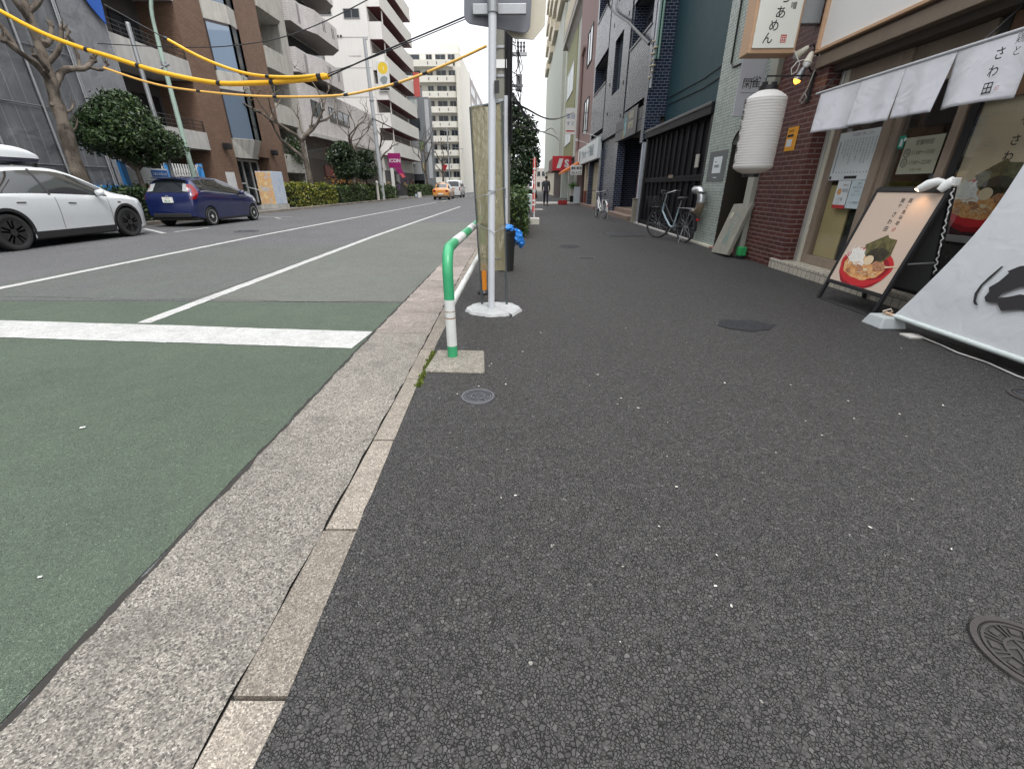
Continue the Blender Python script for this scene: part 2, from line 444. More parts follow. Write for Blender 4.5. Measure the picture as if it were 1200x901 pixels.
def wob(mb, p0, p1, w, z, n=60, j=.006, dash=None):
    """A painted line from p0 to p1 with a slightly ragged edge."""
    d = Vector((p1[0]-p0[0], p1[1]-p0[1], 0)); L = d.length; d.normalize(); s = Vector((-d.y, d.x, 0))
    n = max(4, int(min(n, L / .08)))
    v = []; f = []
    for i in range(n + 1):
        p = Vector((p0[0], p0[1], z)) + d * L * i / n
        a = w/2 + jr.uniform(-j, j); b = w/2 + jr.uniform(-j, j)
        v += [p + s * a, p - s * b]
    for i in range(n): f.append((2*i, 2*i+1, 2*i+3, 2*i+2))
    mb.add(v, f, A_LINE)
wob(mb, (-1.37, 3.53), (-3.0, 3.65), .45, -.002, 60)
wob(mb, (-3.0, 3.65), (-7.3, 3.95), .47, -.002, 60)
wob(mb, (-3.67, 3.98), (-3.95, 12), .14, -.0016, 90)
wob(mb, (-3.95, 12), (-4.12, 31), .14, -.0016, 60)
wob(mb, (-6.75, 4.25), (-7.1, 12), .15, -.002, 80)
wob(mb, (-7.1, 12), (-7.3, 40), .15, -.002, 60)
for k in range(8): wob(mb, (-7.3 - .03 * k, 42 + 6 * k), (-7.3 - .03 * k, 46 + 6 * k), .15, -.002, 8)
wob(mb, (-10.15, 12.7), (-11.9, 14.15), .13, -.002, 30)
wob(mb, (-10.15, 13.1), (-10.15, 14.6), .11, -.0016, 30)
wob(mb, (-10.0, 18.9), (-10.6, 19.6), .12, -.002, 20)
wob(mb, (-10.15, 20.2), (-12.6, 20.2), .12, -.002, 20)
struct('road_markings', mb)

mb = MB()
gj = [-3, -1.2, .16, 1.9999, 3.72, 4.9, 6.1, 7.3, 8.5, 9.7] + frange(11, 160, 100)
for a, b in zip(gj[:-1], gj[1:]):
    n = max(2, int((b - a) / .4)); g = .004 if a < 9 else 0
    if abs(b - 1.9999) < .01 or abs(a - 1.9999) < .01: g = 0
    y = frange(a + g, b - g, n)
    strip(mb, lambda q: interp(GE, q), lambda q: interp(KL, q) - .009 + .004 * math.sin(q * 17) + .003 * math.sin(q * 41), frange(a + g, b - g, n * 6), -.0025 , A_GUT if a < 3.7 else A_GUT2)
struct('gutter', mb)
mb = MB(); strip(mb, lambda y: interp(GE, y) + .01, lambda y: interp(KO, y) - .01, YS, -.0225, SEAM); struct('gutter_bed', mb)
mb = MB()
kj = [-3, -2.3, -1.7, -1.15, -.55, .07, .66, 1.26, 1.9, 2.68] + [2.68 + .6 * i for i in range(1, 40)] + frange(28, 160, 60)
for a, b in zip(kj[:-1], kj[1:]):
    g = .006
    ins = jr.uniform(-.004, .004); h = .005 + jr.uniform(-.002, .003)
    X0, X1, X2, X3 = interp(KL, a+g)+ins, interp(KO, a+g), interp(KL, b-g)+ins, interp(KO, b-g)
    bv = .005
    v = [(X0, a+g, -.03), (X1, a+g, -.03), (X3, b-g, -.03), (X2, b-g, -.03),
         (X0, a+g, h-bv), (X1, a+g, h-.002), (X3, b-g, h-.002), (X2, b-g, h-bv),
         (X0+bv, a+g+.004, h), (X1, a+g+.004, h), (X3, b-g-.004, h), (X2+bv, b-g-.004, h)]
    mb.add(v, [(0,1,5,4), (1,2,6,5), (2,3,7,6), (3,0,4,7), (4,5,9,8), (5,6,10,9), (6,7,11,10), (7,4,8,11), (8,9,10,11)], A_KERB)
struct('kerb', mb)
mb = MB()
v = []; f = []
for i, y in enumerate(YS):
    x = interp(KO, y) - .006 + jr.uniform(0, .012) * (y < 12)
    v += [(x, y, .0075), (x, y, -.03), (9, y, .0035)]
for i in range(len(YS) - 1): f += [(3*i, 3*i+2, 3*i+5, 3*i+3), (3*i+1, 3*i, 3*i+3, 3*i+4)]
mb.add(v, f, A_PAVE)
struct('pavement', mb)
mb = MB(); mb.poly(Frame((2.13, 4.0, .0115), (1, 0, 0), (0, 1, 0)), [(-.27, -.02), (-.20, -.13), (-.02, -.22), (.05, -.17), (.14, -.16), (.30, .02), (.20, .06), (.16, .16), (-.02, .15), (-.10, .18), (-.19, .13)], 0, A_PATCH)
mb.poly(Frame((1.05, 9.9, .0115), (1, 0, 0), (0, 1, 0)), circle(0, 0, .22, 12, ry=.3), 0, A_PATCH)
struct('pavement_patch', mb)
mb = MB(); mb.box(-.2, 8.9, 36.2, 41, .008, .012, M('crossing_concrete', (.40, .38, .35), .85, var=.2)); mb.box(-.9, 1.2, 26.5, 27.6, .008, .011, M('crossing_concrete', (.4, .38, .35)))
struct('side_road', mb)
# far pavement on the other side
A_PAV2 = asphalt('left_pavement_asphalt', (.04, .04, .04), (.14, .138, .135), 100, .99, .4, .2)
mb = MB(); mb.box(-60, -12.98, -20, 170, -.05, .10, A_PAV2); struct('opposite_pavement', mb)
mb = MB()
for i in range(120):
    y = -8 + i * 1.2; mb.box(-12.98, -12.83, y + .006, y + 1.194, -.05, .115, A_KERB)
struct('opposite_kerb', mb, bevel=.02)
mb = MB()
lr = random.Random(11)
for i in range(90):
    x = lr.uniform(-.4, 4.0); y = lr.uniform(.7, 9) if i % 3 else lr.uniform(.7, 3); a = lr.uniform(0, 3.1); s = lr.uniform(.0025, .009)
    F = Frame((x, y, .0125), (math.cos(a), math.sin(a), lr.uniform(-.2, .2)), (-math.sin(a), math.cos(a), 0))
    mb.poly(F, [(-s, -s*.4), (s*.8, -s*.5), (s, s*.3), (-s*.3, s*.6)], 0, M('pale_flake', (.55, .53, .48), .8))
for x, y, s in ((-2.14, .86, .008), (-1.62, 1.02, .006), (-2.4, 2.0, .012)):
    F = Frame((x, y, .002), (1, .3, 0), (-.3, 1, 0)); mb.poly(F, [(-s, -s*.6), (s, -s*.5), (s, s*.6), (-s, s*.5)], 0, M('white_flake', (.75, .75, .72), .7))
tag(mb.build('litter'), 'tiny pale chips and flakes scattered over the dark asphalt', 'litter', kind='stuff')
# moss in the kerb joint by the guard rail
mb = MB()
for i in range(500):
    y = 2.55 + .65 * lr.random() ** 1.3; x = interp(KO, y) + .012 + lr.gauss(0, .009)
    s = lr.uniform(.004, .011); a = lr.uniform(0, 6.28)
    mb.add([(x - s*math.cos(a), y - s*math.sin(a), .006), (x + s*math.cos(a), y + s*math.sin(a), .006), (x + lr.gauss(0, .005), y + lr.gauss(0, .005), .014 + lr.uniform(0, .022))], [(0, 1, 2)], leafmat('moss_green', (.06, .09, .015), (.10, .14, .02), (.16, .17, .04)) if 'moss_green' not in bpy.data.materials else bpy.data.materials['moss_green'])
tag(mb.build('moss'), 'green moss growing in the joint between kerb and rail footing', 'moss', kind='stuff')

IRON = M('cast_iron', (.105, .108, .118), .5, .35, var=.25, bump=.3)
IRONB = M('rusty_cast_iron', (.058, .052, .050), .6, .4, var=.3, bump=.4)
def manhole(x, y, r, label, mat, kind):
    t = thing('manhole_cover', label, 'manhole cover', (x, y, 0))
    mb = MB()
    c = (x, y, 0)
    mb.lathe(c, [(r, -.01), (r, .013), (r*.99, .016), (r*.86, .016), (r*.845, .006)], mat, 48)
    mb.build('rim', t, smooth=True)
    mb = MB()
    mb.lathe(c, [(r*.845, -.01), (r*.835, .0108), (0, .0108)], M('lid_iron', (.036, .038, .045), .6, .1, var=.3, bump=.3) if kind == 'small' else M('lid_dark_iron', (.028, .026, .025), .7, .1, var=.3, bump=.3), 48)
    F = Frame((x, y, .0105), (1, 0, 0), (0, 1, 0))
    def ring(a, b): mb.lathe((x, y, 0), [(a*r, .0105), (a*r, .0155), (b*r, .0155), (b*r, .0105)], mat, 48)
    ring(.80, .74); ring(.42, .36)
    if kind == 'big':
        for k in range(8):
            a = k * math.pi / 4
            for w in (-.09, .09):
                G = Frame(F.P(0, 0), (math.cos(a + w), math.sin(a + w), 0), (-math.sin(a + w), math.cos(a + w), 0))
                mb.fbox(G, .40*r, .75*r, -.018*r, .018*r, -.002, .0048, mat)
        for k in range(8):
            a = (k + .5) * math.pi / 4
            G = Frame(F.P(math.cos(a)*r*.6, math.sin(a)*r*.6), (math.cos(a), math.sin(a), 0), (-math.sin(a), math.cos(a), 0))
            mb.fbox(G, -.08*r, .08*r, -.09*r, .09*r, -.002, .0045, mat)
        mb.text(Frame((x, y, .0105), (1, 0, 0), (0, 1, 0)), '水', -.05, -.04, .11, mat, .004)
    else:
        q = random.Random(int(x * 100))
        for k in range(26):
            a = q.uniform(0, 6.28); d = r * q.choice((.15, .27, .52, .62)); 
            b_ = a + q.choice((0, 1.57)); G = Frame(F.P(math.cos(a)*d, math.sin(a)*d), (math.cos(b_), math.sin(b_), 0), (-math.sin(b_), math.cos(b_), 0))
            mb.fbox(G, -.07*r, .07*r, -.03*r, .03*r, -.002, .0045, mat)
    mb.build('lid', t)
    return t
manhole(-.265, 2.41, .105, 'small round grey valve cover in the asphalt in front of the guard rail', IRON, 'small')
manhole(1.425, .81, .121, 'dark iron spoked manhole cover alone in the open asphalt', IRONB, 'big')
manhole(3.22, 2.47, .14, 'small rusty round cover in the pavement near the white banner', IRONB, 'small')
manhole(-8.2, 13.4, .33, 'dark round manhole cover in the road near the parked cars', IRON, 'small').location.z = -.010
t = thing('drain_cover', 'flat dark rectangular metal cover set in the pavement before the black gate', 'drain cover', (2.75, 12.4, 0))
mb = MB(); mb.box(2.3, 3.25, 12.0, 13.1, 0, .014, M('drain_iron', (.045, .045, .047), .5, .4, bump=.3)); mb.build('frame', t)
mb = MB(); mb.box(2.34, 3.21, 12.05, 13.05, .014, .019, M('drain_plate', (.03, .03, .032), .55, .3, bump=.4)); mb.build('plate', t)
t = thing('access_cover', 'small square dark cover in the middle of the pavement', 'drain cover', (1.2, 8.3, 0))
mb = MB(); mb.box(1.05, 1.35, 8.15, 8.45, 0, .013, M('drain_iron', (.045, .045, .047))); mb.build('frame', t)
mb = MB(); mb.box(1.075, 1.325, 8.175, 8.425, .013, .017, M('drain_plate', (.03, .03, .032))); mb.build('plate', t)
# ------------------------------------------------------------------ right side: ramen shop
BRICK = TILE('red_brick_tile', (.105, .032, .026), (.070, .022, .020), (.20, .15, .135), .225, .068, .007, .42, .6, grime=.35, rvar=.12)
CREAMT = TILE('cream_step_tile', (.50, .46, .38), (.44, .41, .34), (.12, .11, .10), .105, .105, .005, .3, .4, grime=.3)
PALET = TILE('pale_green_tile', (.42, .47, .42), (.34, .40, .36), (.19, .21, .20), .105, .055, .006, .30, .9, grime=.3, rvar=.18, wob=.5)
NAVYT = TILE('navy_tile', (.008, .015, .040), (.018, .030, .066), (.17, .18, .20), .19, .085, .007, .22, .7, spec=.5, grime=.1, rvar=.12, wob=.4)
NAVYG = TILE('glossy_slate_tile', (.014, .018, .034), (.032, .037, .055), (.11, .115, .13), .24, .085, .010, .24, 1.0, spec=.35, grime=.1, rvar=.16, wob=1.2)
WOODF = M('weathered_wood_frame', (.27, .21, .16), .6, var=.2, bump=.2, grime=.3)
BEAMF = M('brown_fascia', (.20, .155, .115), .55, var=.12, grime=.2)
CREAM = M('cream_metal', (.58, .55, .45), .5, var=.06, grime=.2)
OAK = M('light_oak', (.52, .33, .20), .5, var=.12, bump=.1)
def slab(mb, x0, x1, y0, y1, z0, z1, mat, holes=()):
    """Upright wall in the YZ plane from x0 to x1 with rectangular openings (y0, y1, z0, z1)."""
    ys = sorted({y0, y1, *[h[0] for h in holes], *[h[1] for h in holes]}); zs = sorted({z0, z1, *[h[2] for h in holes], *[h[3] for h in holes]})
    ys = [y for y in ys if y0 <= y <= y1]; zs = [z for z in zs if z0 <= z <= z1]
    for i in range(len(ys) - 1):
        j = 0
        while j < len(zs) - 1:
            def solid(j): 
                cy = (ys[i] + ys[i+1]) / 2; cz = (zs[j] + zs[j+1]) / 2
                return not any(h[0] < cy < h[1] and h[2] < cz < h[3] for h in holes)
            if not solid(j): j += 1; continue
            k = j
            while k < len(zs) - 1 and solid(k): k += 1
            mb.box(x0, x1, ys[i], ys[i+1], zs[j], zs[k], mat); j = k

shop = thing('ramen_shop', 'ramen shop with dark red brick pier, brown fascia and glazed front', 'shop', (4.3, 4.5, 0))
mb = MB()
slab(mb, 4.10, 4.7, 7.10, 8.36, -.05, 7.5, BRICK)
mb.build('brick_pier', shop)
mb = MB()
mb.box(4.55, 9, .3, 8.36, 3.98, 7.5, BRICK); mb.box(4.12, 4.55, .3, 7.10, 4.35, 7.5, BRICK)
mb.box(6.9, 7.1, .3, 7.1, 0, 2.9, M('shop_inner_wall', (.22, .12, .07), .8)); mb.box(4.7, 7, 7.0, 7.09, 0, 2.9, M('shop_inner_wall', (.2, .11, .07)))
mb.box(4.7, 7, .3, .4, 0, 2.9, M('shop_inner_wall', (.2, .11, .07))); mb.box(4.45, 6.9, .4, 7, 2.72, 2.86, M('shop_ceiling', (.30, .22, .15), .9))
mb.box(4.45, 6.9, .4, 7, .0, .15, M('shop_floor', (.10, .09, .08), .6))
mb.build('wall', shop)
mb = MB(); mb.box(4.06, 4.45, .3, 7.36, -.02, .15, CREAMT); mb.build('step', shop, bevel=.008)
mb = MB(); mb.box(4.045, 4.5, .3, 7.36, 2.68, 2.83, BEAMF); mb.build('fascia', shop, bevel=.006)
mb = MB(); mb.box(4.16, 4.50, .3, 7.09, 2.60, 2.679, M('dark_soffit', (.065, .052, .045), .7)); mb.build('soffit', shop)
mb = MB()
mb.box(4.055, 4.11, .3, 7.36, 2.833, 2.86, M('brown_strip', (.06, .04, .03), .6)); mb.build('drip_edge', shop)
# white sign board over the fascia (blank in the photograph)
bd = thing('fascia_sign_board', 'blank white sign board with thin oak frame above the ramen shop', 'sign board', (4.06, 4, 2.86))
mb = MB(); mb.box(4.04, 4.10, .35, 7.33, 2.90, 4.32, M('white_board', (.74, .73, .71), .35, var=.03)); mb.build('panel', bd)
mb = MB()
mb.box(4.0, 4.11, .30, 7.38, 2.862, 2.90, OAK); mb.box(4.0, 4.11, 7.33, 7.38, 2.90, 4.36, OAK); mb.box(4.0, 4.11, .30, 7.33, 4.32, 4.36, OAK)
mb.build('frame', bd, bevel=.006)
# the glazed front
fx = 4.30
mb = MB(); mb.box(fx - .02, fx + .14, 6.93, 7.095, .15, 2.6, CREAM); mb.box(fx - .05, fx - .02, 7.0, 7.03, .15, 2.6, ALU); mb.build('cream_jamb', shop, bevel=.005)
mb = MB()
for a, b, x in ((6.83, 6.925, fx - .01), (5.94, 6.07, fx), (5.83, 5.935, fx + .03), (5.03, 5.13, fx + .02), (4.99, 5.025, fx + .05)):
    mb.box(x, x + .10, a, b, .15, 2.598, WOODF)
mb.box(fx - .005, fx + .09, 6.071, 6.829, .15, .27, WOODF); mb.box(fx - .005, fx + .09, 6.071, 6.829, 2.3, 2.598, WOODF)
mb.box(fx + .035, fx + .12, 5.131, 5.829, .15, .30, WOODF); mb.box(fx + .035, fx + .12, 5.131, 5.829, 2.2, 2.598, WOODF)
mb.build('door_frame', shop, bevel=.006)
GC = glassclear('shop_glass', (.95, .97, .97), .18)
mb = MB(); mb.box(fx + .03, fx + .036, 6.07, 6.83, .27, 2.3, GC); mb.build('window_pane', shop)
mb = MB(); mb.box(fx + .07, fx + .076, 5.13, 5.83, .30, 2.2, GC); mb.build('door_pane', shop)
mb = MB(); mb.box(fx + .10, fx + .125, 5.10, 5.12, .95, 1.25, BLACK); mb.build('door_handle', shop)
mb = MB(); mb.box(fx + .09, fx + .11, 6.35, 6.83, .27, 1.22, M('bamboo_blind', (.66, .50, .25), .6, var=.15)); mb.box(fx + .12, fx + .14, 6.08, 6.34, .27, 1.5, DARK); mb.build('blind_and_dark_gap', shop)  # the dark box paints in the dim gap beside the blind
mb = MB()
mb.box(fx + .02, fx + .12, 4.90, 4.985, .15, 2.598, BLACK); mb.box(fx + .02, fx + .12, .3, 4.899, .70, .76, ALU); mb.box(fx + .03, fx + .12, .3, 4.899, 1.93, 2.598, M('brown_lintel', (.16, .09, .05), .6))
mb.box(fx + .04, fx + .1, .3, 4.899, .15, .699, M('dark_panel', (.035, .033, .032), .3, var=.1)); mb.build('window_frame', shop)
# things inside the dark shop
def small(name, label, cat, parts, loc, **k):
    t = thing(name, label, cat, loc, k.get('group'))
    for n, mb in parts: mb.build(n, t, smooth=k.get('smooth', False), bevel=k.get('bevel', 0))
    return t
c1 = MB(); c1.box(5.2, 5.7, 1.5, 6.4, .95, 1.0, OAK); c2 = MB(); c2.box(5.25, 5.65, 1.55, 6.35, .15, .95, M('counter_front', (.12, .07, .04), .7))
small('shop_counter', 'wooden counter inside the ramen shop behind the glass door', 'counter', [('counter_top', c1), ('front_panel', c2)], (5.4, 4, .15))

# ---- ramen picture printed on posters
P_BACK = M('poster_tan', (.58, .46, .37), .5, var=.06, scale=1.5); P_BACK2 = M('poster_wood', (.66, .53, .36), .35, var=.08, scale=1.5)
P_RED = M('bowl_red', (.50, .025, .03), .35, var=.12); P_NORI = mural('nori_green', [(.3, (.030, .028, .010)), (.45, (.075, .068, .022)), (.6, (.14, .125, .045)), (.75, (.22, .19, .08))], 16, 1.0); P_NORID = mural('nori_dark', [(.35, (.012, .010, .007)), (.6, (.040, .033, .016)), (.75, (.09, .075, .03))], 22, 2.0); P_RED2 = M('bowl_dark_red', (.27, .012, .02), .35, var=.1); P_PALE = M('strand_pale', (.82, .80, .74), .4, var=.05)
P_SOUP = mural('soup_orange', [(.3, (.42, .13, .04)), (.5, (.62, .28, .09)), (.62, (.70, .45, .22)), (.75, (.5, .16, .06))], 26); P_ONION = mural('onion_white', [(.3, (.5, .45, .38)), (.5, (.75, .72, .66)), (.7, (.8, .78, .72))], 30, 3.0)
P_EGG = M('egg_cream', (.70, .55, .36), .4, var=.1); P_MEAT = mural('meat_brown', [(.3, (.16, .06, .03)), (.5, (.36, .16, .08)), (.7, (.52, .28, .16))], 30, 5.0)
def wiggle(pts, a, q):
    return [(u + q.uniform(-a, a), v + q.uniform(-a, a)) for u, v in pts]
def ramen(mb, F, cx, cy, w, o):
    """Bowl picture, cx/cy = middle of the bowl, w = bowl width."""
    q = random.Random(5); s = w
    T = lambda pts: [(cx + u*s, cy + v*s) for u, v in pts]
    mb.poly(F, T(circle(0, 0, .5, 40, ry=.235)), o, P_RED)
    mb.poly(F, T([(-.5, .0), (-.44, -.16), (-.30, -.30), (-.1, -.37), (.12, -.36), (.32, -.27), (.45, -.13), (.5, .0), (.2, -.2), (-.2, -.2)]), o + .0004, P_RED)
    mb.poly(F, T([(-.44, -.17), (-.30, -.30), (-.1, -.37), (.12, -.36), (.32, -.27), (.44, -.15), (.2, -.29), (-.05, -.315), (-.25, -.27)]), o + .0006, P_RED2)
    mb.poly(F, T(circle(0, -.02, .445, 40, ry=.20)), o + .0007, P_RED2)
    mb.poly(F, T(wiggle(circle(-.02, -.04, .395, 36, ry=.175), .012, q)), o + .0008, P_SOUP)
    mb.poly(F, T([(-.12, .12), (-.20, .26), (.10, .43), (.20, .35), (.28, .29), (.30, .14), (.1, .03)]), o + .0012, P_NORI)
    mb.poly(F, T([(.12, .39), (.30, .38), (.34, .17), (.25, .05), (.05, .18)]), o + .0016, P_NORI)
    mb.poly(F, T(wiggle([(-.10, .11), (-.04, .20), (.06, .24), (.2, .24), (.29, .19), (.29, .09), (.15, .02), (0, .02)], .02, q)), o + .002, P_NORID)
    mb.poly(F, T(wiggle(circle(-.24, .09, .155, 26, ry=.115), .022, q)), o + .0024, P_ONION)
    mb.poly(F, T(wiggle(circle(-.13, -.015, .10, 18, ry=.05), .02, q)), o + .0028, P_ONION)
    mb.poly(F, T(circle(.02, .06, .085, 20, ry=.07)), o + .0032, P_EGG)
    mb.poly(F, T(wiggle([(.10, .02), (.16, .07), (.30, .05), (.40, .02), (.34, -.04), (.2, -.06)], .012, q)), o + .0032, P_MEAT)
    mb.poly(F, T([(.36, .025), (.56, .065), (.56, .05), (.36, .0)]), o + .0036, P_EGG)
    def strand(u, v, L, a, w, m, k):
        d = (math.cos(a), math.sin(a)); n = (-d[1], d[0]); pts = []
        for sg in (1, -1):
            for i in (range(5) if sg > 0 else range(4, -1, -1)):
                x = (i / 4 - .5) * L; h = .18 * L * math.sin(i * .8)
                pts.append((u + d[0]*x + n[0]*(h + sg*w), v + d[1]*x + n[1]*(h + sg*w)))
        mb.poly(F, T(pts), o + .0038 + k * .00003, m)
    for k in range(34): strand(-.23 + q.gauss(0, .075), .09 + q.gauss(0, .05), q.uniform(.05, .13), q.uniform(0, 3.14), .0045, q.choice((P_PALE, P_ONION, P_PALE)), k)
    for k in range(26): strand(q.uniform(-.3, .28), q.uniform(-.15, .0), q.uniform(.06, .14), q.uniform(-.4, .4), .005, q.choice((P_EGG, P_SOUP, P_MEAT)), k)
    for k in range(9):
        u = q.uniform(-.26, .2); v = q.uniform(-.15, -.02)
        mb.poly(F, T(wiggle(circle(u, v, q.uniform(.03, .06), 10, ry=q.uniform(.015, .03)), .008, q)), o + .0036 + k*.0002, q.choice((P_MEAT, P_SOUP, P_EGG)))
def shopname(mb, F, u, v, h, o):
    mb.column(F, '鶏と魚味噌', u, v, h, INK, o, 1.12)
    mb.column(F, '印', u, v - h * 5.9, h * .95, REDINK, o, 1.1)
    mb.column(F, '麺や', u - h * 2.0, v, h, INK, o, 1.1)
    mb.column(F, 'さわ田', u - h * 2.2, v - h * 2.5, h * 1.15, INK, o, 1.3, .012)
# big window poster right of the door
FW = Frame((fx + .06, 4.90, .76), (0, -1, 0), (0, 0, 1))
ps = thing('window_poster', 'large ramen poster with tan wood background filling the window right of the door', 'poster', (fx + .06, 4.1, .76))
mb = MB(); mb.fbox(FW, 0, 1.62, 0, 1.168, -.012, 0, P_BACK2); mb.build('sheet', ps)
mb = MB(); mb.fbox(FW, 0, 1.62, 0, .10, .001, .002, M('poster_dark_band', (.04, .012, .014), .4)); ramen(mb, FW, .36, .33, .80, .0025); shopname(mb, FW, .62, 1.12, .085, .002); mb.build('print', ps)
mb = MB(); mb.fbox(FW, -.0, 2.5, 0, 1.168, .028, .032, GC); mb.build('glass_pane', shop)

# notices on the door and the window
def notice(name, label, F, w, h, mat, draw, parent_mat=None):
    t = thing(name, label, 'notice', F.P(w/2, 0))
    mb = MB(); mb.fbox(F, 0, w, 0, h, 0, .002, mat); mb.build('sheet', t)
    mb = MB(); draw(mb, F); mb.build('print', t)
    return t
PAPER = M('paper_white', (.66, .70, .71), .5, var=.05); PAPERG = M('paper_greenish', (.36, .36, .27), .5, var=.05); PAPERB = M('paper_blue', (.55, .64, .67), .5, var=.05)
GREYINK = M('grey_ink', (.22, .24, .25), .6)
def draw_menu(mb, F):
    mb.text(F, 'お品書き 麺とごはん', .26, .52, .042, INK)
    q = random.Random(2)
    for i in range(11):
        u = .14 + i * .057; n = q.randint(5, 9)
        mb.column(F, ''.join(q.choice('味噌麺丼煮卵海苔大盛辛白飯鶏塩') for _ in range(n)), u, .49, .031, GREYINK, .0024, 1.05)
        mb.fbox(F, u - .007, u + .007, .085, .10, .002, .003, GREYINK)
    mb.fbox(F, .055, .075, .09, .47, .002, .0028, GREYINK)
    mb.fbox(F, .32, .56, .015, .05, .002, .003, INK); mb.fbox(F, .02, .06, .01, .05, .002, .003, INK)
notice('menu_notice', 'wide pale blue menu sheet with columns of writing behind the left window', Frame((fx + .024, 6.84, 1.28), (0, -1, 0), (0, 0, 1)), .80, .575, PAPER, draw_menu)
def draw_red(mb, F):
    mb.fbox(F, 0, .25, 0, .045, .002, .003, REDINK); mb.poly(F, circle(.07, .21, .04, 16), .003, P_SOUP)
    mb.text(F, '味噌', .12, .20, .06, REDINK); mb.text(F, '営業中', .11, .275, .035, REDINK)
    mb.text(F, 'つけ麺', .04, .10, .045, INK); mb.text(F, '大盛', .05, .06, .03, GREYINK)
notice('menu_flyer', 'small white flyer with red band below the menu sheet', Frame((fx + .024, 6.60, .93), (0, -1, 0), (0, 0, 1)), .25, .345, PAPER, draw_red)
def draw_blue(mb, F):
    for i, s in enumerate(('ご案内', '食券をお買い', '求めの上', 'お席へどうぞ', '', 'お子様歓迎')):
        mb.text(F, s, .14, .285 - i * .045, .032, GREYINK if i else INK, ax=1)
notice('pale_blue_notice', 'small pale blue notice with lines of text beside the red flyer', Frame((fx + .024, 6.335, .94), (0, -1, 0), (0, 0, 1)), .255, .335, PAPERB, draw_blue)
def draw_hours(mb, F):
    mb.text(F, '営業時間', .26, .29, .06, INK, ax=1)
    for y, c, s in ((.195, '昼', '11:00〜15:00'), (.095, '夜', '17:00〜22:00')):
        mb.text(F, c, .045, y, .05, INK); mb.text(F, s, .13, y, .055, INK)
        mb.tube([F.P(a, b, .003) for a, b in circle(.07, y + .02, .042, 20)], .003, INK, 4, closed=True)
    mb.text(F, '定休日 日曜', .26, .03, .03, INK, ax=1)
notice('opening_hours_notice', 'olive coloured opening hours sheet hanging inside the dark glass door', Frame((fx + .062, 5.70, 1.33), (0, -1, 0), (0, 0, 1)), .50, .37, PAPERG, draw_hours)
def draw_green(mb, F):
    mb.poly(F, [(.02, .02), (.07, .02), (.06, .09), (.03, .1)], .003, PAPER); mb.poly(F, circle(.09, .09, .02, 10), .003, PAPER)
notice('green_sticker', 'small green and white sticker on the door glass left of the hours sheet', Frame((fx + .062, 5.81, 1.60), (0, -1, 0), (0, 0, 1)), .09, .13, M('sticker_green', (.02, .30, .20), .5), draw_green)
def draw_yel(mb, F):
    mb.fbox(F, .03, .17, .06, .16, .002, .003, PAPER); mb.text(F, '警報機', .1, .25, .05, REDINK, ax=1); mb.fbox(F, .02, .18, .19, .225, .002, .003, INK)
    mb.text(F, '110', .1, .095, .05, INK, ax=1)
notice('yellow_sticker', 'orange yellow sticker on the brick pier right of the lantern', Frame((4.096, 7.76, 1.70), (0, -1, 0), (0, 0, 1)), .28, .32, M('sticker_yellow', (.75, .33, .02), .5, var=.08), draw_yel)

# ---- noren
nr = thing('noren_curtain', 'white split curtain with brush lettering hanging over the shop entrance', 'curtain', (3.96, 5.5, 2.3))
N_CL = cloth('noren_cloth', (.82, .82, .86), .22, 400, .6)
nx = 3.96
def norenpanel(y0, y1, zt, zb0, zb1, ph, slit0, slit1):
    mb = MB(); nu, nv = 22, 16; V = []; f = []
    for j in range(nv + 1):
        t = j / nv
        for i in range(nu + 1):
            u = i / nu
            a = y0 - slit0 * max(0, t - .15) ** 1.3; b = y1 + slit1 * max(0, t - .15) ** 1.3
            y = lerp(a, b, u)
            z = lerp(zt, lerp(zb0, zb1, u), t)
            x = nx - .05 * t - .03 * t * math.sin(u * 5 + ph) - .012 * t * math.sin(u * 13 + 2 * ph) + .03 * t * (abs(u - .5) * 2) ** 3
            V.append((x, y, z))
    for j in range(nv):
        for i in range(nu):
            a = j * (nu + 1) + i; f.append((a, a + 1, a + nu + 2, a + nu + 1))
    mb.add(V, f, N_CL)
    o = mb.build('cloth_panel', nr, smooth=True); s = o.modifiers.new('s', 'SOLIDIFY'); s.thickness = .003
NB = [6.90, 6.15, 5.50, 4.92, 4.22]
for i in range(4):
    norenpanel(NB[i], NB[i+1], 2.33, 1.86, 1.85, i * 1.7, .012 if i == 0 else .016, .016 if i < 3 else 0.0)
mb = MB(); mb.tube([(nx, 7.0, 2.335), (nx, 2.6, 2.335)], .016, M('noren_pole', (.45, .46, .48), .5), 10); mb.build('pole', nr)
for y in (6.95, 4.7): mb = MB(); mb.tube([(nx, y, 2.335), (4.2, y, 2.60)], .008, BLACK, 6); mb.build('hook', nr)
FN = Frame((nx - .088, 4.40, 2.31), (0, -1, 0), (-.03, 0, 1))
mb = MB(); mb.column(FN, 'さわ田', .0, -.04, .095, INK, .0, 1.25, .012); mb.column(FN, '鶏と', .14, -.0, .075, INK, .0, 1.1); mb.text(FN, '印', .07, -.39, .04, REDINK); mb.build('lettering', nr)

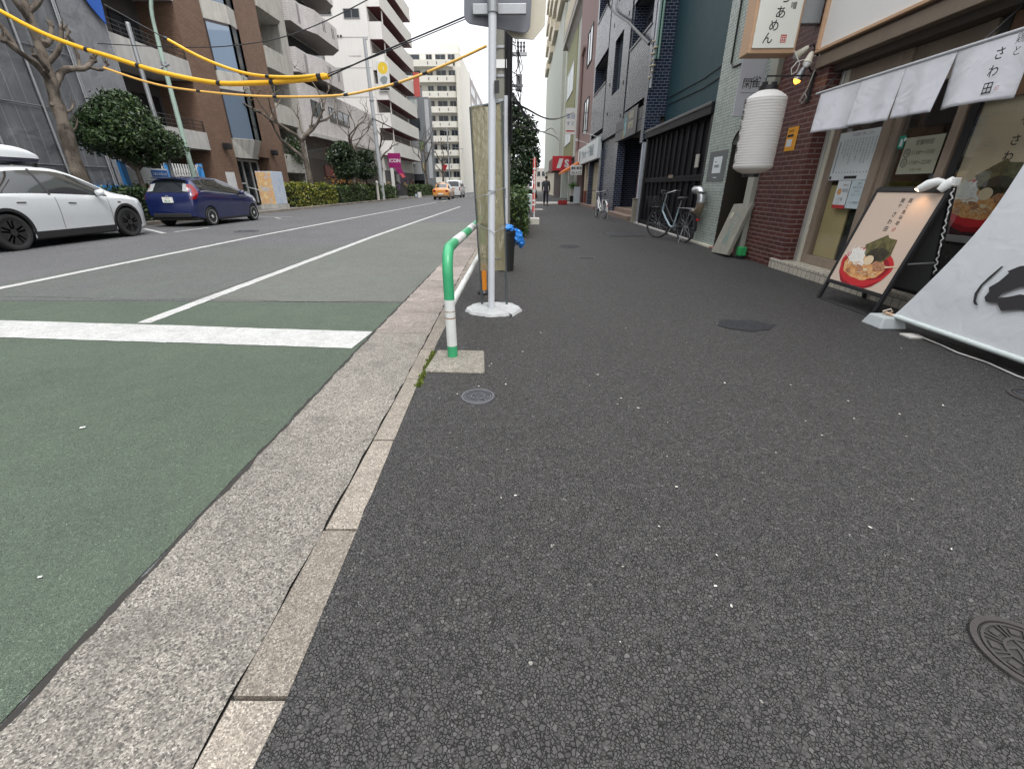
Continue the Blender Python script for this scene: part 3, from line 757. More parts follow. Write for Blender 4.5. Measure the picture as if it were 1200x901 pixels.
# ---- box sign
sg = thing('box_sign', 'white hanging ramen box sign with oak edge and black brush letters', 'sign', (3.48, 7.65, 2.93))
FS = Frame((3.17, 7.5, 2.93), (1, 0, 0), (0, 0, 1))
mb = MB(); mb.box(3.15, 3.80, 7.515, 7.80, 2.90, 4.45, OAK); mb.build('case', sg, bevel=.012)
mb = MB(); mb.fbox(FS, .02, .595, .025, 1.5, -.015, .006, M('sign_face', (.74, .75, .68), .35, var=.03)); mb.build('face', sg, bevel=.006)
mb = MB()
for c, u, v in (('ん', .205, .085), ('め', .255, .225), ('あ', .31, .365), ('ら', .34, .53)): mb.text(FS, c, u, v, .145, INK, .008, ax=1, bold=.01)
mb.column(FS, '鶏と味噌', .47, .85, .085, INK, .008, 1.15, .006)
mb.build('lettering', sg)
mb = MB(); mb.fbox(FS, .385, .465, .085, .175, .0062, .0075, REDINK); mb.text(FS, '田', .388, .098, .078, M('sign_face', (.74, .75, .68)), .008); mb.build('red_seal', sg)
mb = MB(); mb.box(3.801, 4.095, 7.58, 7.72, 3.25, 3.9, M('grey_bracket', (.33, .35, .36), .5)); mb.build('bracket', sg, bevel=.01)
WIREW = M('white_wire', (.55, .54, .50), .5)
ca = MB(); ca.tube([(3.80, 7.55, 2.95), (3.84, 7.5, 2.85), (3.9, 7.5, 2.78), (3.88, 7.5, 2.68), (3.82, 7.5, 2.65), (3.80, 7.5, 2.72), (3.86, 7.5, 2.80), (4.09, 7.48, 2.86)], .008, WIREW, 6); ca.build('cable', sg, smooth=True)

# ---- cloth sign in front of the pale building
gs = thing('cloth_sign', 'small grey white hanging cloth sign with black brush characters', 'sign', (3.88, 8.9, 2.3))
FG = Frame((3.665, 8.88, 2.33), (1, 0, 0), (0, 0, 1))
mb = MB(); mb.fbox(FG, 0, .42, 0, .83, -.02, 0, M('grey_white_cloth', (.50, .51, .56), .8, var=.05)); mb.build('cloth', gs)
mb = MB(); mb.text(FG, '閑', .06, .40, .17, INK, .003); mb.text(FG, '雀', .20, .42, .18, INK, .003); mb.fbox(FG, .06, .33, .33, .335, .001, .003, INK); mb.build('lettering', gs)
mb = MB(); mb.tube([(3.64, 8.89, 3.165), (4.12, 8.89, 3.165)], .012, WHITE, 8); mb.tube([(3.64, 8.89, 2.325), (4.12, 8.89, 2.325)], .012, GREYP, 8); mb.build('rod', gs)

# ---- lantern
lx, ly = 3.50, 7.42
ln = thing('paper_lantern', 'large white ribbed paper lantern with black writing hanging before the brick pier', 'lantern', (lx, ly, 1.35))
t = NT('lantern_paper'); w = t.node('ShaderNodeTexNoise', {'Vector': t.co, 'Scale': 5.0}).outputs['Fac']
t.fin(t.mix(w, (.80, .79, .77), (.86, .855, .84)), .6)
tl = t.node('ShaderNodeBsdfTranslucent', {'Color': (.8, .72, .62)}).outputs[0]
t.t.links.new(t.node('ShaderNodeMixShader', {0: .3, 1: t.bsdf.outputs[0], 2: tl}).outputs[0], t.out.inputs[0])
LANT = t.mat
prof = []
nr_ = 30
def lrad(s): return .275 * min(1, (math.sin(min(1, max(0.0, s) / .13) * math.pi / 2)) ** .6, (math.sin(min(1, max(0.0, 1 - s) / .10) * math.pi / 2)) ** .6 if s < 1 else 0)
for i in range(nr_ * 4 + 1):
    s = i / (nr_ * 4); r = max(.11, .272 * min(1, .42 + .58 * math.sin(min(1, s / .09) * math.pi / 2), .42 + .58 * math.sin(min(1, (1 - s) / .12) * math.pi / 2)))
    prof.append((r + .0032 * math.cos(2 * math.pi * i / 4), 1.38 + s * 1.07))
mb = MB(); mb.lathe((lx, ly, 0), prof, LANT, 48); mb.build('paper_shade', ln, smooth=True)
mb = MB(); mb.lathe((lx, ly, 0), [(.09, 1.335), (.115, 1.335), (.115, 1.385), (.09, 1.385)], BLACK, 32); mb.build('bottom_ring', ln)
mb = MB(); mb.lathe((lx, ly, 0), [(.0, 2.44), (.13, 2.44), (.13, 2.50), (.0, 2.50)], BLACK, 32); mb.box(lx - .10, lx - .03, ly - .02, ly + .02, 2.5, 2.55, BLACK); mb.box(lx + .03, lx + .10, ly - .02, ly + .02, 2.5, 2.55, BLACK); mb.build('top_ring', ln)
mb = MB()
# brush writing wrapped round the left flank of the lantern
for i, c in enumerate('味噌らあめん'):
    vs, fs = glyphs(c, .02)
    V = []
    for a, b in vs:
        ang = R(166) + (a - .45) * .15 / .279; z = 2.25 - i * .145 + b * .13
        V.append((lx + .2815 * math.cos(ang), ly + .2815 * math.sin(ang), z))
    mb.add(V, fs, INK)
mb.build('lettering', ln)
br = thing('lantern_bracket', 'thin black iron bracket on the brick pier holding the lantern', 'bracket', (3.8, 7.42, 2.6))
mb = MB(); mb.tube([(4.12, ly, 2.62), (3.44, ly, 2.62), (3.44, ly, 2.54)], .011, BLACK, 6); mb.tube([(4.08, ly, 2.62), (4.08, ly, 2.30)], .011, BLACK, 6); mb.build('arm', br)
mb = MB(); mb.box(4.07, 4.10, ly - .03, ly + .03, 2.3, 2.66, BLACK); mb.build('wall_plate', br)

# ---- little spot lamps beside the fascia
BULB = emit('warm_bulb', (1.0, .42, .05), 2.5)
def spot(loc, d, label, lit):
    t = thing('spot_lamp', label, 'lamp', loc, 'small spot lamps on the brick pier')
    d = Vector(d).normalized(); p = Vector(loc)
    mb = MB(); mb.tube([p, p + d * .03, p + d * .10, p + d * .16], [.02, .035, .045, .06], CREAM if not lit else STEEL, 14); mb.build('lamp_shade', t, smooth=True)
    mb = MB(); mb.tube([p + d * .15, p + d * .18, p + d * .21], [.05, .045, .012], BULB if lit else WHITE, 14); mb.build('bulb', t, smooth=True)
    mb = MB(); mb.tube([p, p - d * .05, (4.10, loc[1] + .02, p.z - .06)], .011, BLACK, 6); mb.build('arm', t)
spot((3.98, 7.50, 2.97), (-.4, .5, -.35), 'cream spot lamp on the brick pier, unlit and pointing left', 0)
spot((3.97, 7.38, 2.88), (-.25, -.2, -.6), 'cream spot lamp on the brick pier, unlit and pointing down', 0)
spot((3.98, 7.50, 2.74), (-.2, .1, -.6), 'lit spot lamp on the brick pier with a glowing orange bulb', 1)
mb = MB(); mb.tube([(4.05, 7.32, 2.85), (4.06, 7.36, 2.7), (4.07, 7.46, 2.48), (4.07, 7.58, 2.36), (4.07, 7.52, 2.30), (4.07, 7.42, 2.36), (4.07, 7.50, 2.42), (4.07, 7.6, 2.34)], .009, WIREW, 6)
tag(mb.build('lamp_cable', smooth=True), 'loop of pale cable hanging on the brick pier below the spot lamps', 'cable')

# ---- A-frame sign board
af = thing('a_frame_sign', 'black A frame sign board with a ramen picture standing on the pavement', 'sign board', (3.75, 4.7, 0))
y0, y1 = 5.16, 4.28
A = Vector((3.50, 0, 0.0)); Bp = Vector((3.80, 0, 1.185))
FA = Frame((3.50, y0, 0.0), (0, -1, 0), (Bp - A))
L = (Bp - A).length; W = y0 - y1
mb = MB()
mb.fbox(FA, 0, .035, .0, L, -.035, 0, BLACK); mb.fbox(FA, W - .035, W, .0, L, -.035, 0, BLACK)
mb.fbox(FA, .036, W - .036, L - .035, L, -.035, 0, BLACK); mb.fbox(FA, .036, W - .036, .205, .245, -.035, 0, BLACK); mb.fbox(FA, .036, W - .036, .0, .022, -.03, -.005, BLACK)
mb.build('front_frame', af, bevel=.004)
mb = MB(); mb.fbox(FA, .036, W - .036, .246, L - .036, -.02, -.008, P_BACK); mb.build('poster', af)
mb = MB(); ramen(mb, FA, .425, .475, .72, -.007); shopname(mb, FA, .52, L - .075, .047, -.0065); mb.build('print', af)
FB = Frame((4.03, y0, 0.0), (0, -1, 0), Vector((3.82, 0, 1.185)) - Vector((4.03, 0, 0)))
mb = MB()
for u0, u1 in ((0, .035), (W - .035, W)): mb.fbox(FB, u0, u1, 0, L - .01, -.035, 0, BLACK)
mb.fbox(FB, .036, W - .036, .205, .24, -.035, 0, BLACK); mb.fbox(FB, .036, W - .036, L - .05, L - .01, -.035, 0, BLACK)
mb.build('rear_frame', af, bevel=.004)
mb = MB(); mb.fbox(FB, .036, W - .036, .241, L - .051, -.02, -.012, M('grey_backing', (.10, .105, .10), .5)); mb.build('rear_panel', af)
for u in (W - .02, .02): mb = MB(); mb.tube([FA.P(u, .55, -.03), FB.P(u, .55, 0)], .008, STEEL, 6); mb.build('stay_bar', af)
cl = thing('clip_lamp', 'white clip lamp on the top corner of the A frame sign', 'lamp', tuple(FA.P(W - .12, L + .02, 0)))
p = FA.P(W - .07, L + .03, .01)
mb = MB(); mb.tube([p + Vector((0, .02, .02)), p + Vector((-.035, .05, .025)), p + Vector((-.075, .09, .0)), p + Vector((-.115, .13, -.04))], [.024, .036, .043, .03], WHITE, 16); mb.build('lamp_head', cl, smooth=True)
mb = MB(); mb.tube([p + Vector((.04, -.03, .04)), p + Vector((0, -.02, .0)), p + Vector((-.03, 0, -.05))], [.035, .045, .03], WHITE, 14); mb.build('clip', cl, smooth=True)
mb = MB(); mb.box(p.x - .0, p.x + .05, p.y - .09, p.y - .03, p.z - .01, p.z + .055, WHITE); mb.build('socket', cl, bevel=.006)
mb = MB(); mb.poly(Frame(p + Vector((-.115, .13, -.045)), (.8, 0, -.5), (0, 1, 0)), circle(0, 0, .03, 12), 0, emit('lamp_glow', (1, .72, .45), 4.0)); mb.build('bulb', cl)
lamp = bpy.data.lights.new('clip_lamp_bulb', 'SPOT'); lamp.energy = 1.1; lamp.color = (1, .62, .35); lamp.spot_size = R(95); lamp.spot_blend = .8; lamp.shadow_soft_size = .03
lo = bpy.data.objects.new('clip_lamp_bulb', lamp); COL.objects.link(lo); lo.parent = cl; lo.location = p + Vector((-.15, .15, -.04)) - Vector(cl.location); lo.rotation_euler = Vector((.18, .0, -.33)).to_track_quat('-Z', 'Y').to_euler()
mb = MB()
pts = []
for i in range(40):
    s = i / 39; q = FB.P(W + .012, L - .02 - s * .75, .01) ; pts.append(q + Vector((.008 * math.sin(i * 2.1), -.008 * math.cos(i * 1.7), 0)))
mb.tube(pts, .006, WHITE, 6); tag(mb.build('power_cord', smooth=True), 'white crinkled lamp cord running down the back leg of the A frame sign', 'cord')

# ---- white banner leaning out over the pavement
bn = thing('white_banner', 'big white cloth banner with black characters stretched down to the pavement', 'banner', (3.45, 2.8, .12))
B_CL = cloth('banner_cloth', (.70, .72, .74), .18, 500, .35)
def bedge(s): return sinterp([(0, 3.97), (.06, 3.94), (.48, 3.78), (.85, 3.685), (1.28, 3.675), (1.8, 3.70), (2.3, 3.74)], s)
FBn = Frame((3.45, 0, .12), (0, -1, 0), (.2325, 0, 1))
V = []; f = []; nu, nv = 40, 40
for j in range(nv + 1):
    s = 2.3 * j / nv
    for i in range(nu + 1):
        u = i / nu; y = lerp(bedge(s), 1.0, u ** 1.0)
        V.append(FBn.P(-y, s, .018 * math.sin(s * 2.2 + u * 3) * min(1, s * 3) + .008 * math.sin(y * 9 + s * 4) * min(1, s * 2)))
for j in range(nv):
    for i in range(nu):
        a = j * (nu + 1) + i; f.append((a, a + 1, a + nu + 2, a + nu + 1))
mb = MB(); mb.add(V, f, B_CL); o = mb.build('cloth', bn, smooth=True)
mb = MB(); mb.tube([(3.45, 3.955, .115), (3.45, 2.6, .115), (3.45, 1.0, .115)], .021, M('banner_hem', (.55, .60, .58), .7), 12); mb.build('bottom_hem', bn, smooth=True)
mb = MB(); mb.tube([(3.45, 4.06, .115), (3.45, 3.9, .115)], .016, M('bare_wood_pole', (.55, .36, .24), .6), 10); mb.build('pole', bn, smooth=True)
mb = MB(); P2 = lambda L_: [(-y, s) for y, s in L_]
mb.poly(FBn, P2([(3.336, .555), (3.372, .465), (3.390, .403), (3.392, .335), (3.362, .275), (3.338, .258), (3.310, .258), (3.345, .285), (3.368, .335), (3.372, .40), (3.352, .46), (3.322, .555)]), .030, INK)
mb.poly(FBn, P2([(3.218, .575), (3.237, .560), (3.275, .528), (3.257, .519), (3.283, .450), (3.322, .397), (3.302, .368), (3.306, .325), (3.28, .298), (3.255, .300), (3.198, .308), (3.172, .285), (3.143, .264), (3.047, .300), (2.9, .32), (2.86, .40), (3.098, .396), (3.152, .365), (3.195, .35), (3.221, .342), (3.208, .377), (3.130, .445), (3.0, .49), (2.9, .52), (2.92, .64), (3.1, .61)]), .030, INK)

mb.build('lettering', bn)
bw = thing('banner_weight', 'pale grey concrete weight block holding the corner of the banner', 'weight', (3.43, 4.02, 0))
mb = MB(); V = []
for z, k in ((0.004, 1.0), (.105, .74)): V += [(3.43 + sx * .125 * k, 4.02 + sy * .125 * k, z) for sx, sy in ((-1, -1), (1, -1), (1, 1), (-1, 1))]
mb.add(V, [(0,3,2,1), (4,5,6,7), (0,1,5,4), (1,2,6,5), (2,3,7,6), (3,0,4,7)], M('weight_concrete', (.42, .45, .45), .8, var=.12, bump=.2)); mb.build('block', bw, bevel=.012)
mb = MB(); mb.tube([(3.43, 4.06, .10), (3.40, 4.04, .14), (3.43, 4.0, .17), (3.47, 4.02, .14), (3.45, 4.05, .11), (3.42, 4.0, .13)], .007, M('rope', (.6, .52, .42), .9), 6); mb.build('rope', bw, smooth=True)
mb = MB(); mb.tube([(3.50, 3.72, .016), (3.46, 3.6, .02), (3.47, 3.45, .013), (3.42, 3.25, .02), (3.46, 3.05, .016), (3.42, 2.8, .016), (3.46, 2.3, .016), (3.4, 1.6, .016)], .0055, M('cord_white', (.5, .48, .46), .6), 6)
tag(mb.build('floor_cord', smooth=True), 'thin pale cord lying on the pavement under the banner', 'cord')
mb = MB(); mb.box(3.36, 3.48, 3.62, 3.74, .004, .022, M('pale_plate', (.5, .48, .44), .7)); tag(mb.build('cord_anchor', bevel=.004), 'flat pale plate on the pavement under the banner edge', 'plate')
# ------------------------------------------------------------------ right side beyond the shop
def window(parent, F, u0, u1, v0, v1, fm=None, gm=None, n=2, fw=.05, sill=None, name='window'):
    fm = fm or ALU; gm = gm or GLASS
    mb = MB()
    mb.fbox(F, u0, u1, v0, v0 + fw, .003, .05, fm); mb.fbox(F, u0, u1, v1 - fw, v1, .003, .05, fm)
    mb.fbox(F, u0, u0 + fw, v0 + fw, v1 - fw, .003, .05, fm); mb.fbox(F, u1 - fw, u1, v0 + fw, v1 - fw, .003, .05, fm)
    for k in range(1, n):
        c = lerp(u0, u1, k / n); mb.fbox(F, c - fw * .4, c + fw * .4, v0 + fw, v1 - fw, .003, .045, fm)
    o = mb.build(name, parent)
    mb = MB()
    for k in range(n):
        a = lerp(u0, u1, k / n) + .02; b = lerp(u0, u1, (k + 1) / n) - .02; d = .012 + .012 * (k % 2)
        mb.fbox(F, a, b, v0 + .02, v1 - .02, .004, d, gm)
    mb.build('pane', o)
    if sill:
        mb = MB(); mb.fbox(F, u0 - .06, u1 + .06, v0 - .06, v0 - .003, .003, .09, sill); mb.build('sill', o)
    return o
def FR(x, y0): return Frame((x, y0, 0), (0, -1, 0), (0, 0, 1))       # faces -X, u runs towards the camera
def FL(x, y0): return Frame((x, y0, 0), (0, 1, 0), (0, 0, 1))        # faces +X
def FY(x0, y): return Frame((x0, y, 0), (1, 0, 0), (0, 0, 1))        # faces -Y

# pale tiled building with the dark arch
pb = thing('tiled_building', 'narrow building with pale green tile front and dark arched doorway', 'building', (5, 9.6, 0))
mb = MB()
slab(mb, 4.10, 4.5, 8.62, 10.92, -.05, 8.0, PALET, [(8.7, 9.72, -.05, 2.25)])
mb.box(4.5, 9, 8.4, 10.92, 2.9, 8, PALET)
mb.build('wall', pb)
# arch head: filled corners
FA_ = FR(4.10, 9.72)
mb = MB()
arc = [(.51 - .51 * math.cos(R(a)), 1.95 + .30 * math.sin(R(a))) for a in range(0, 181, 12)]
mb.prism(FA_, [(0, 1.95)] + arc[1:8] + [(.51, 2.25), (0, 2.25)], -.399, -.001, PALET); mb.prism(FA_, [(.51, 2.25)] + arc[8:-1] + [(1.02, 1.95), (1.02, 2.25)], -.399, -.001, PALET)
mb.build('arch_head', pb)
mb = MB(); DKB = M('dark_brown_reveal', (.035, .028, .023), .5); mb.box(4.11, 5.0, 9.715, 9.74, 0, 1.95, DKB); mb.tube([FA_.P(u * 1.0, v - .012, -.01) for u, v in arc], .014, DKB, 6); mb.box(4.9, 5.0, 8.7, 9.71, 0, 2.6, DKB); mb.build('door_reveal', pb)
mb = MB(); mb.box(4.36, 4.40, 8.64, 9.30, .02, 2.2, M('olive_cream_panel', (.34, .33, .26), .6, var=.08)); mb.build('cream_panel', pb)
mb = MB(); mb.box(4.02, 4.45, 9.75, 11.0, -.02, .05, CREAM); mb.box(4.03, 4.5, 8.66, 9.749, -.02, .035, M('red_step_tile', (.25, .10, .08), .6)); mb.build('door_step', pb, bevel=.01)
mb = MB(); mb.box(4.02, 4.14, 8.38, 8.60, 0, 8, M('beige_pilaster', (.36, .36, .31), .7, var=.1, grime=.3)); mb.build('pilaster', pb, bevel=.01)
mb = MB(); mb.tube([(4.085, 8.7, 3.35), (4.085, 9.9, 3.30), (4.085, 10.3, 3.32), (4.085, 10.42, 3.4), (4.085, 10.5, 7.9)], .018, BLACK, 6); mb.build('cable', pb)
pq = notice('wall_plaque', 'grey stone plaque with a small white paper on the pale tile wall', Frame((4.096, 10.72, 1.30), (0, -1, 0), (0, 0, 1)), .90, .58, M('plaque_grey', (.12, .13, .13), .5, var=.12),
            lambda mb, F: (mb.fbox(F, .25, .68, .16, .47, .002, .004, PAPER), [mb.fbox(F, .33, .33 + w, y, y + .014, .004, .006, INK) for w, y in ((.1, .37), (.24, .30), (.24, .27))], mb.fbox(F, .36, .54, .07, .085, .002, .004, PAPER)))
# silver duct
du = thing('vent_duct', 'silver bent vent pipe with a brass coloured lower end beside the black gate', 'duct', (3.95, 10.5, .9))
mb = MB(); pts = [(4.02, 11.05, 1.13), (3.96, 10.75, 1.13)]
c0 = Vector((3.93, 10.45, 1.13))
for a in range(0, 91, 15): pts.append((3.95, 10.62 - .20 * math.sin(R(a)), .93 + .20 * math.cos(R(a))))
mb.tube(pts + [(3.95, 10.42, .88)], .088, M('duct_silver', (.55, .56, .58), .28, .85, var=.08), 18); mb.build('upper_pipe', du, smooth=True)
mb = MB(); mb.tube([(3.95, 10.42, .90), (3.95, 10.43, .80), (3.95, 10.50, .70), (3.96, 10.62, .66), (3.98, 10.82, .66), (4.02, 11.0, .66)], [.09, .09, .09, .085, .085, .08], M('duct_brass', (.33, .27, .19), .4, .6, var=.2), 18); mb.build('lower_pipe', du, smooth=True)
mb = MB()
for z in (.89, 1.10): mb.lathe((3.95, 10.42, z), [(.08, -.012), (.098, -.012), (.098, .012), (.08, .012)], STEEL, 20)
mb.build('clamp_ring', du)
# leaning slab
ss = thing('leaning_slab', 'weathered grey signboard slab with faded green script leaning on the wall', 'slab', (3.9, 8.6, 0))
FSb = Frame((3.78, 9.02, .012), (0, -1, .06), (.26, 0, .86))
mb = MB(); mb.fbox(FSb, 0, .70, 0, .93, -.07, 0, M('old_board', (.25, .24, .20), .85, var=.25, scale=6, bump=.5, grime=.4)); mb.build('board', ss, bevel=.012)
mb = MB(); g1 = M('faded_green', (.12, .22, .20), .8, var=.3)
for i, c in enumerate('つる庵'): mb.text(FSb, c, .26, .60 - i * .20, .22, g1, .002)
mb.poly(FSb, circle(.16, .72, .06, 14), .002, M('faded_cream', (.4, .38, .28), .8)); mb.build('lettering', ss)
gb = thing('green_box', 'small bright green plastic box behind the leaning slab', 'box', (3.98, 8.17, 0))
mb = MB(); mb.box(3.94, 4.06, 8.16, 8.30, .06, .21, M('bright_green', (.03, .32, .10), .4)); mb.box(3.95, 4.05, 8.17, 8.29, .0, .06, BLACK); mb.build('body', gb, bevel=.012)

# black gate and the teal building behind it
gt = thing('black_gate', 'tall black panelled wooden gate with a flat roof beam between two buildings', 'gate', (4.25, 13.6, 0))
GB = M('gate_black', (.0095, .0095, .012), .55, var=.25, grime=.1, spec=.15)
mb = MB(); mb.box(4.22, 4.30, 11.05, 16.35, .03, 2.62, GB); mb.build('board_panel', gt)
mb = MB()
for i in range(12): y = 11.15 + i * .465; mb.box(4.175, 4.219, y, y + .07, .03, 2.60, GB)
mb.build('batten', gt, bevel=.006)
mb = MB(); mb.box(4.16, 4.2195, 11.05, 16.35, 1.32, 1.46, GB); mb.box(4.16, 4.2195, 11.05, 16.35, .03, .16, GB); mb.build('rail', gt, bevel=.006)
mb = MB(); mb.box(4.05, 4.42, 10.98, 16.5, 2.63, 2.86, M('gate_beam', (.016, .016, .018), .5, var=.2, spec=.2)); mb.box(4.03, 4.05, 10.98, 16.5, 2.80, 2.87, M('beam_edge', (.07, .07, .075), .35, .3)); mb.build('roof_beam', gt, bevel=.01)
mb = MB(); mb.box(4.10, 4.22, 10.94, 11.05, .0, 2.628, BLACK); mb.build('post', gt, bevel=.008); mb = MB(); mb.box(4.12, 4.30, 16.352, 16.5, 0, 2.628, BLACK); mb.build('post', gt, bevel=.008)
mb = MB(); mb.box(4.15, 4.174, 11.55, 11.75, 1.62, 1.9, M('gate_plate', (.42, .40, .36), .5)); mb.box(4.15, 4.159, 13.3, 13.7, 1.42, 1.5, M('gate_plate2', (.20, .16, .12), .5)); mb.build('name_plate', gt)
mb = MB(); mb.box(4.05, 4.5, 10.95, 17.35, -.02, .028, M('pale_gate_sill', (.42, .40, .37), .8, var=.15)); mb.build('sill', gt)
tb = thing('teal_building', 'plain dark teal wall rising behind the black gate', 'building', (7, 14, 0))
TEAL = M('teal_render', (.012, .050, .062), .55, var=.12, grime=.25)
mb = MB(); mb.box(4.88, 9, 10.93, 17.38, -.05, 9.5, TEAL); mb.build('wall', tb)
mb = MB(); mb.tube([(4.86, 10.96, 4.0), (4.86, 14, 3.85), (4.86, 17.3, 3.9)], .012, BLACK, 5); mb.tube([(4.86, 10.96, 3.75), (4.86, 14, 3.62), (4.86, 17.3, 3.7)], .012, BLACK, 5); mb.build('cable', tb)
po = thing('stub_post', 'short weathered wooden post at the corner of the black gate', 'post', (4.05, 16.9, 0))
mb = MB(); mb.box(3.97, 4.13, 16.8, 16.96, 0, .78, M('old_post', (.26, .24, .19), .85, var=.25)); mb.build('shaft', po, bevel=.02); mb = MB(); mb.box(3.95, 4.15, 16.78, 16.98, .781, .82, M('old_post_cap', (.2, .19, .15), .8)); mb.build('cap', po, bevel=.012)

# navy tiled building
nb = thing('navy_tiled_building', 'navy blue glossy tiled apartment building with recessed balconies and entrance', 'building', (7, 23.5, 0))
Y0, Y1 = 17.4, 31.0
mb = MB()
mb.box(4.72, 9, Y0, Y1, 3.4, 13.5, NAVYT)                       # rear of the balconies
mb.box(4.2, 4.719, Y0, Y0 + .38, 2.62, 13.5, NAVYT); mb.box(4.36, 4.9, Y0 + .01, Y0 + .37, -.05, 2.619, NAVYT)
mb.box(4.25, 4.719, 21.0, 21.25, 3.4, 13.5, NAVYT); mb.box(4.25, 4.719, 26.2, 26.4, 3.4, 13.5, NAVYT); mb.box(4.22, 4.719, 30.6, Y1, -.05, 13.5, NAVYT)
mb.box(6.2, 9, Y0, 31, -.05, 3.39, M('dark_entrance_wall', (.10, .095, .09), .6)); mb.box(4.3, 6.2, 22.6, 23.0, -.05, 3.39, NAVYT); mb.box(4.35, 6.2, 23.0, 26.6, -.05, 3.39, NAVYT)
mb.box(4.24, 4.6, 22.0, 22.58, -.05, 3.02, NAVYT); mb.box(4.24, 4.6, 26.3, 27.0, -.05, 3.02, NAVYT)
mb.build('wall', nb)
mb = MB(); mb.box(4.6, 6.199, 17.8, 22.5, 3.2, 3.39, M('entrance_ceiling', (.42, .40, .37), .7)); mb.build('entrance_ceiling', nb)
for z in (4.02, 7.45, 10.9):
    for a, b in ((17.79, 20.98), (26.42, 30.58)):
        mb = MB(); mb.box(4.2, 4.34, a, b, z, z + 2.0, NAVYG); mb.box(4.17, 4.36, a, b, z + 2.0, z + 2.06, M('parapet_cap', (.12, .12, .13), .4)); mb.build('balcony_parapet', nb)
        mb = MB(); mb.box(4.34, 4.718, a, b, z - .02, z + .12, M('balcony_soffit', (.10, .10, .11), .7)); mb.build('balcony_floor', nb)
        window(nb, FR(4.715, b - .3), .2, 2.3, z + 1.25, z + 2.9, BLACK, GLASS, 2)
mb = MB()
slab(mb, 4.2, 4.5, 21.27, 26.18, 3.78, 13.5, NAVYG, [(22.6, 24.4, 5.1, 7.2), (22.6, 24.4, 8.6, 10.7), (22.6, 24.4, 12.0, 13.3)])
for z in (4.4, 5.6, 7.9, 9.0, 9.9, 11.5): mb.box(4.185, 4.199, 25.1, 25.22, z, z + .14, BLACK); mb.box(4.185, 4.199, 21.8, 21.92, z - .5, z - .36, BLACK)
mb.build('tile_panel', nb)
for z in (5.1, 8.6): window(nb, FR(4.40, 24.4), 0, 1.8, z, z + 2.1, BLACK, GLASSB, 3)
mb = MB(); mb.box(4.2, 4.5, 17.0 + .79, 22.6, 3.40, 3.78, M('beam_dark', (.03, .032, .04), .4)); mb.box(4.2, 4.5, 22.6, 30.6, 3.4, 3.779, NAVYG); mb.box(4.21, 4.5, 17.79, 22.6, 3.03, 3.39, M('beam_dark2', (.05, .052, .06), .4)); mb.build('entrance_beam', nb)
mb = MB(); mb.box(4.24, 4.4, 17.40, 17.56, 0.0, 3.05, M('pale_frame', (.44, .47, .52), .45)); mb.build('pale_pillar', nb, bevel=.01)
mb = MB()
for k, z in enumerate((.17, .34)): mb.box(4.02 + .32 * k, 6.2, 17.8, 22.0, -.02, z, M('step_brown', (.21, .15, .12), .7, var=.15, bump=.2))
mb.build('entrance_steps', nb, bevel=.012)
mb = MB(); mb.box(5.0, 5.05, 19.4, 20.6, .9, 2.5, M('notice_white', (.6, .6, .6), .5)); mb.box(4.96, 5.1, 19.3, 19.4, .34, 2.6, M('door_brown', (.13, .05, .035), .5)); mb.box(4.96, 5.1, 20.6, 20.68, .34, 2.6, M('door_brown', (.13, .05, .035), .5)); mb.box(5.0, 5.08, 19.4, 20.6, .34, .9, M('door_brown', (.13, .05, .035), .5)); mb.build('notice_case', nb)
ns = thing('logo_sign', 'dark sign over the navy entrance with turquoise and yellow arrow logo', 'sign', (4.15, 20, 3.0))
FN_ = FR(4.17, 21.9)
mb = MB(); mb.fbox(FN_, 1.0, 3.4, 3.0, 3.92, -.03, 0, M('sign_black', (.03, .032, .036), .35)); mb.build('panel', ns, bevel=.01)
mb = MB(); TQ = M('turquoise', (.05, .42, .48), .5)
mb.poly(FN_, [(1.25, 3.45), (1.52, 3.86), (1.62, 3.62), (1.50, 3.6), (1.50, 3.1), (1.36, 3.05), (1.36, 3.45)], .004, TQ); mb.poly(FN_, [(1.20, 3.0), (1.30, 3.02), (1.30, 3.36), (1.22, 3.3)], .004, M('logo_yellow', (.65, .42, .03), .5)); mb.poly(FN_, [(1.55, 3.12), (1.62, 3.16), (1.62, 3.56), (1.55, 3.55)], .004, WHITE)
mb.build('logo', ns)
mb = MB(); mb.text(FN_, '美容室', 2.05, 3.62, .26, M('sign_cream', (.6, .55, .38), .5), .004); mb.text(FN_, '専門店', 2.05, 3.28, .28, M('sign_cream', (.6, .55, .38), .5), .004); mb.build('lettering', ns)
dpn = thing('drain_pipe', 'pair of pale green drain pipes on the corner of the navy building', 'pipe', (4.1, 17.3, 5))
mb = MB(); PGR = M('pipe_green', (.22, .36, .30), .5)
for x in (4.30, 4.40): mb.tube([(x, 17.33, 5.0), (x, 17.33, 13.4)], .035, PGR, 8)
mb.build('pipe', dpn, smooth=True)
mb = MB(); mb.tube([(4.25, 17.33, 4.2), (4.25, 17.33, 13.4)], .04, GREYP, 8); mb.build('grey_pipe', dpn, smooth=True)
mb = MB()
for i in range(7): mb.cyl((4.22 + .05 * (i % 3), 17.3, 4.5 + .16 * i), (4.12 + .06 * (i % 2), 17.22, 4.45 + .16 * i), .03, M('insulator_tan', (.5, .42, .3), .5), n=8)
mb.build('cable_clamp', dpn)

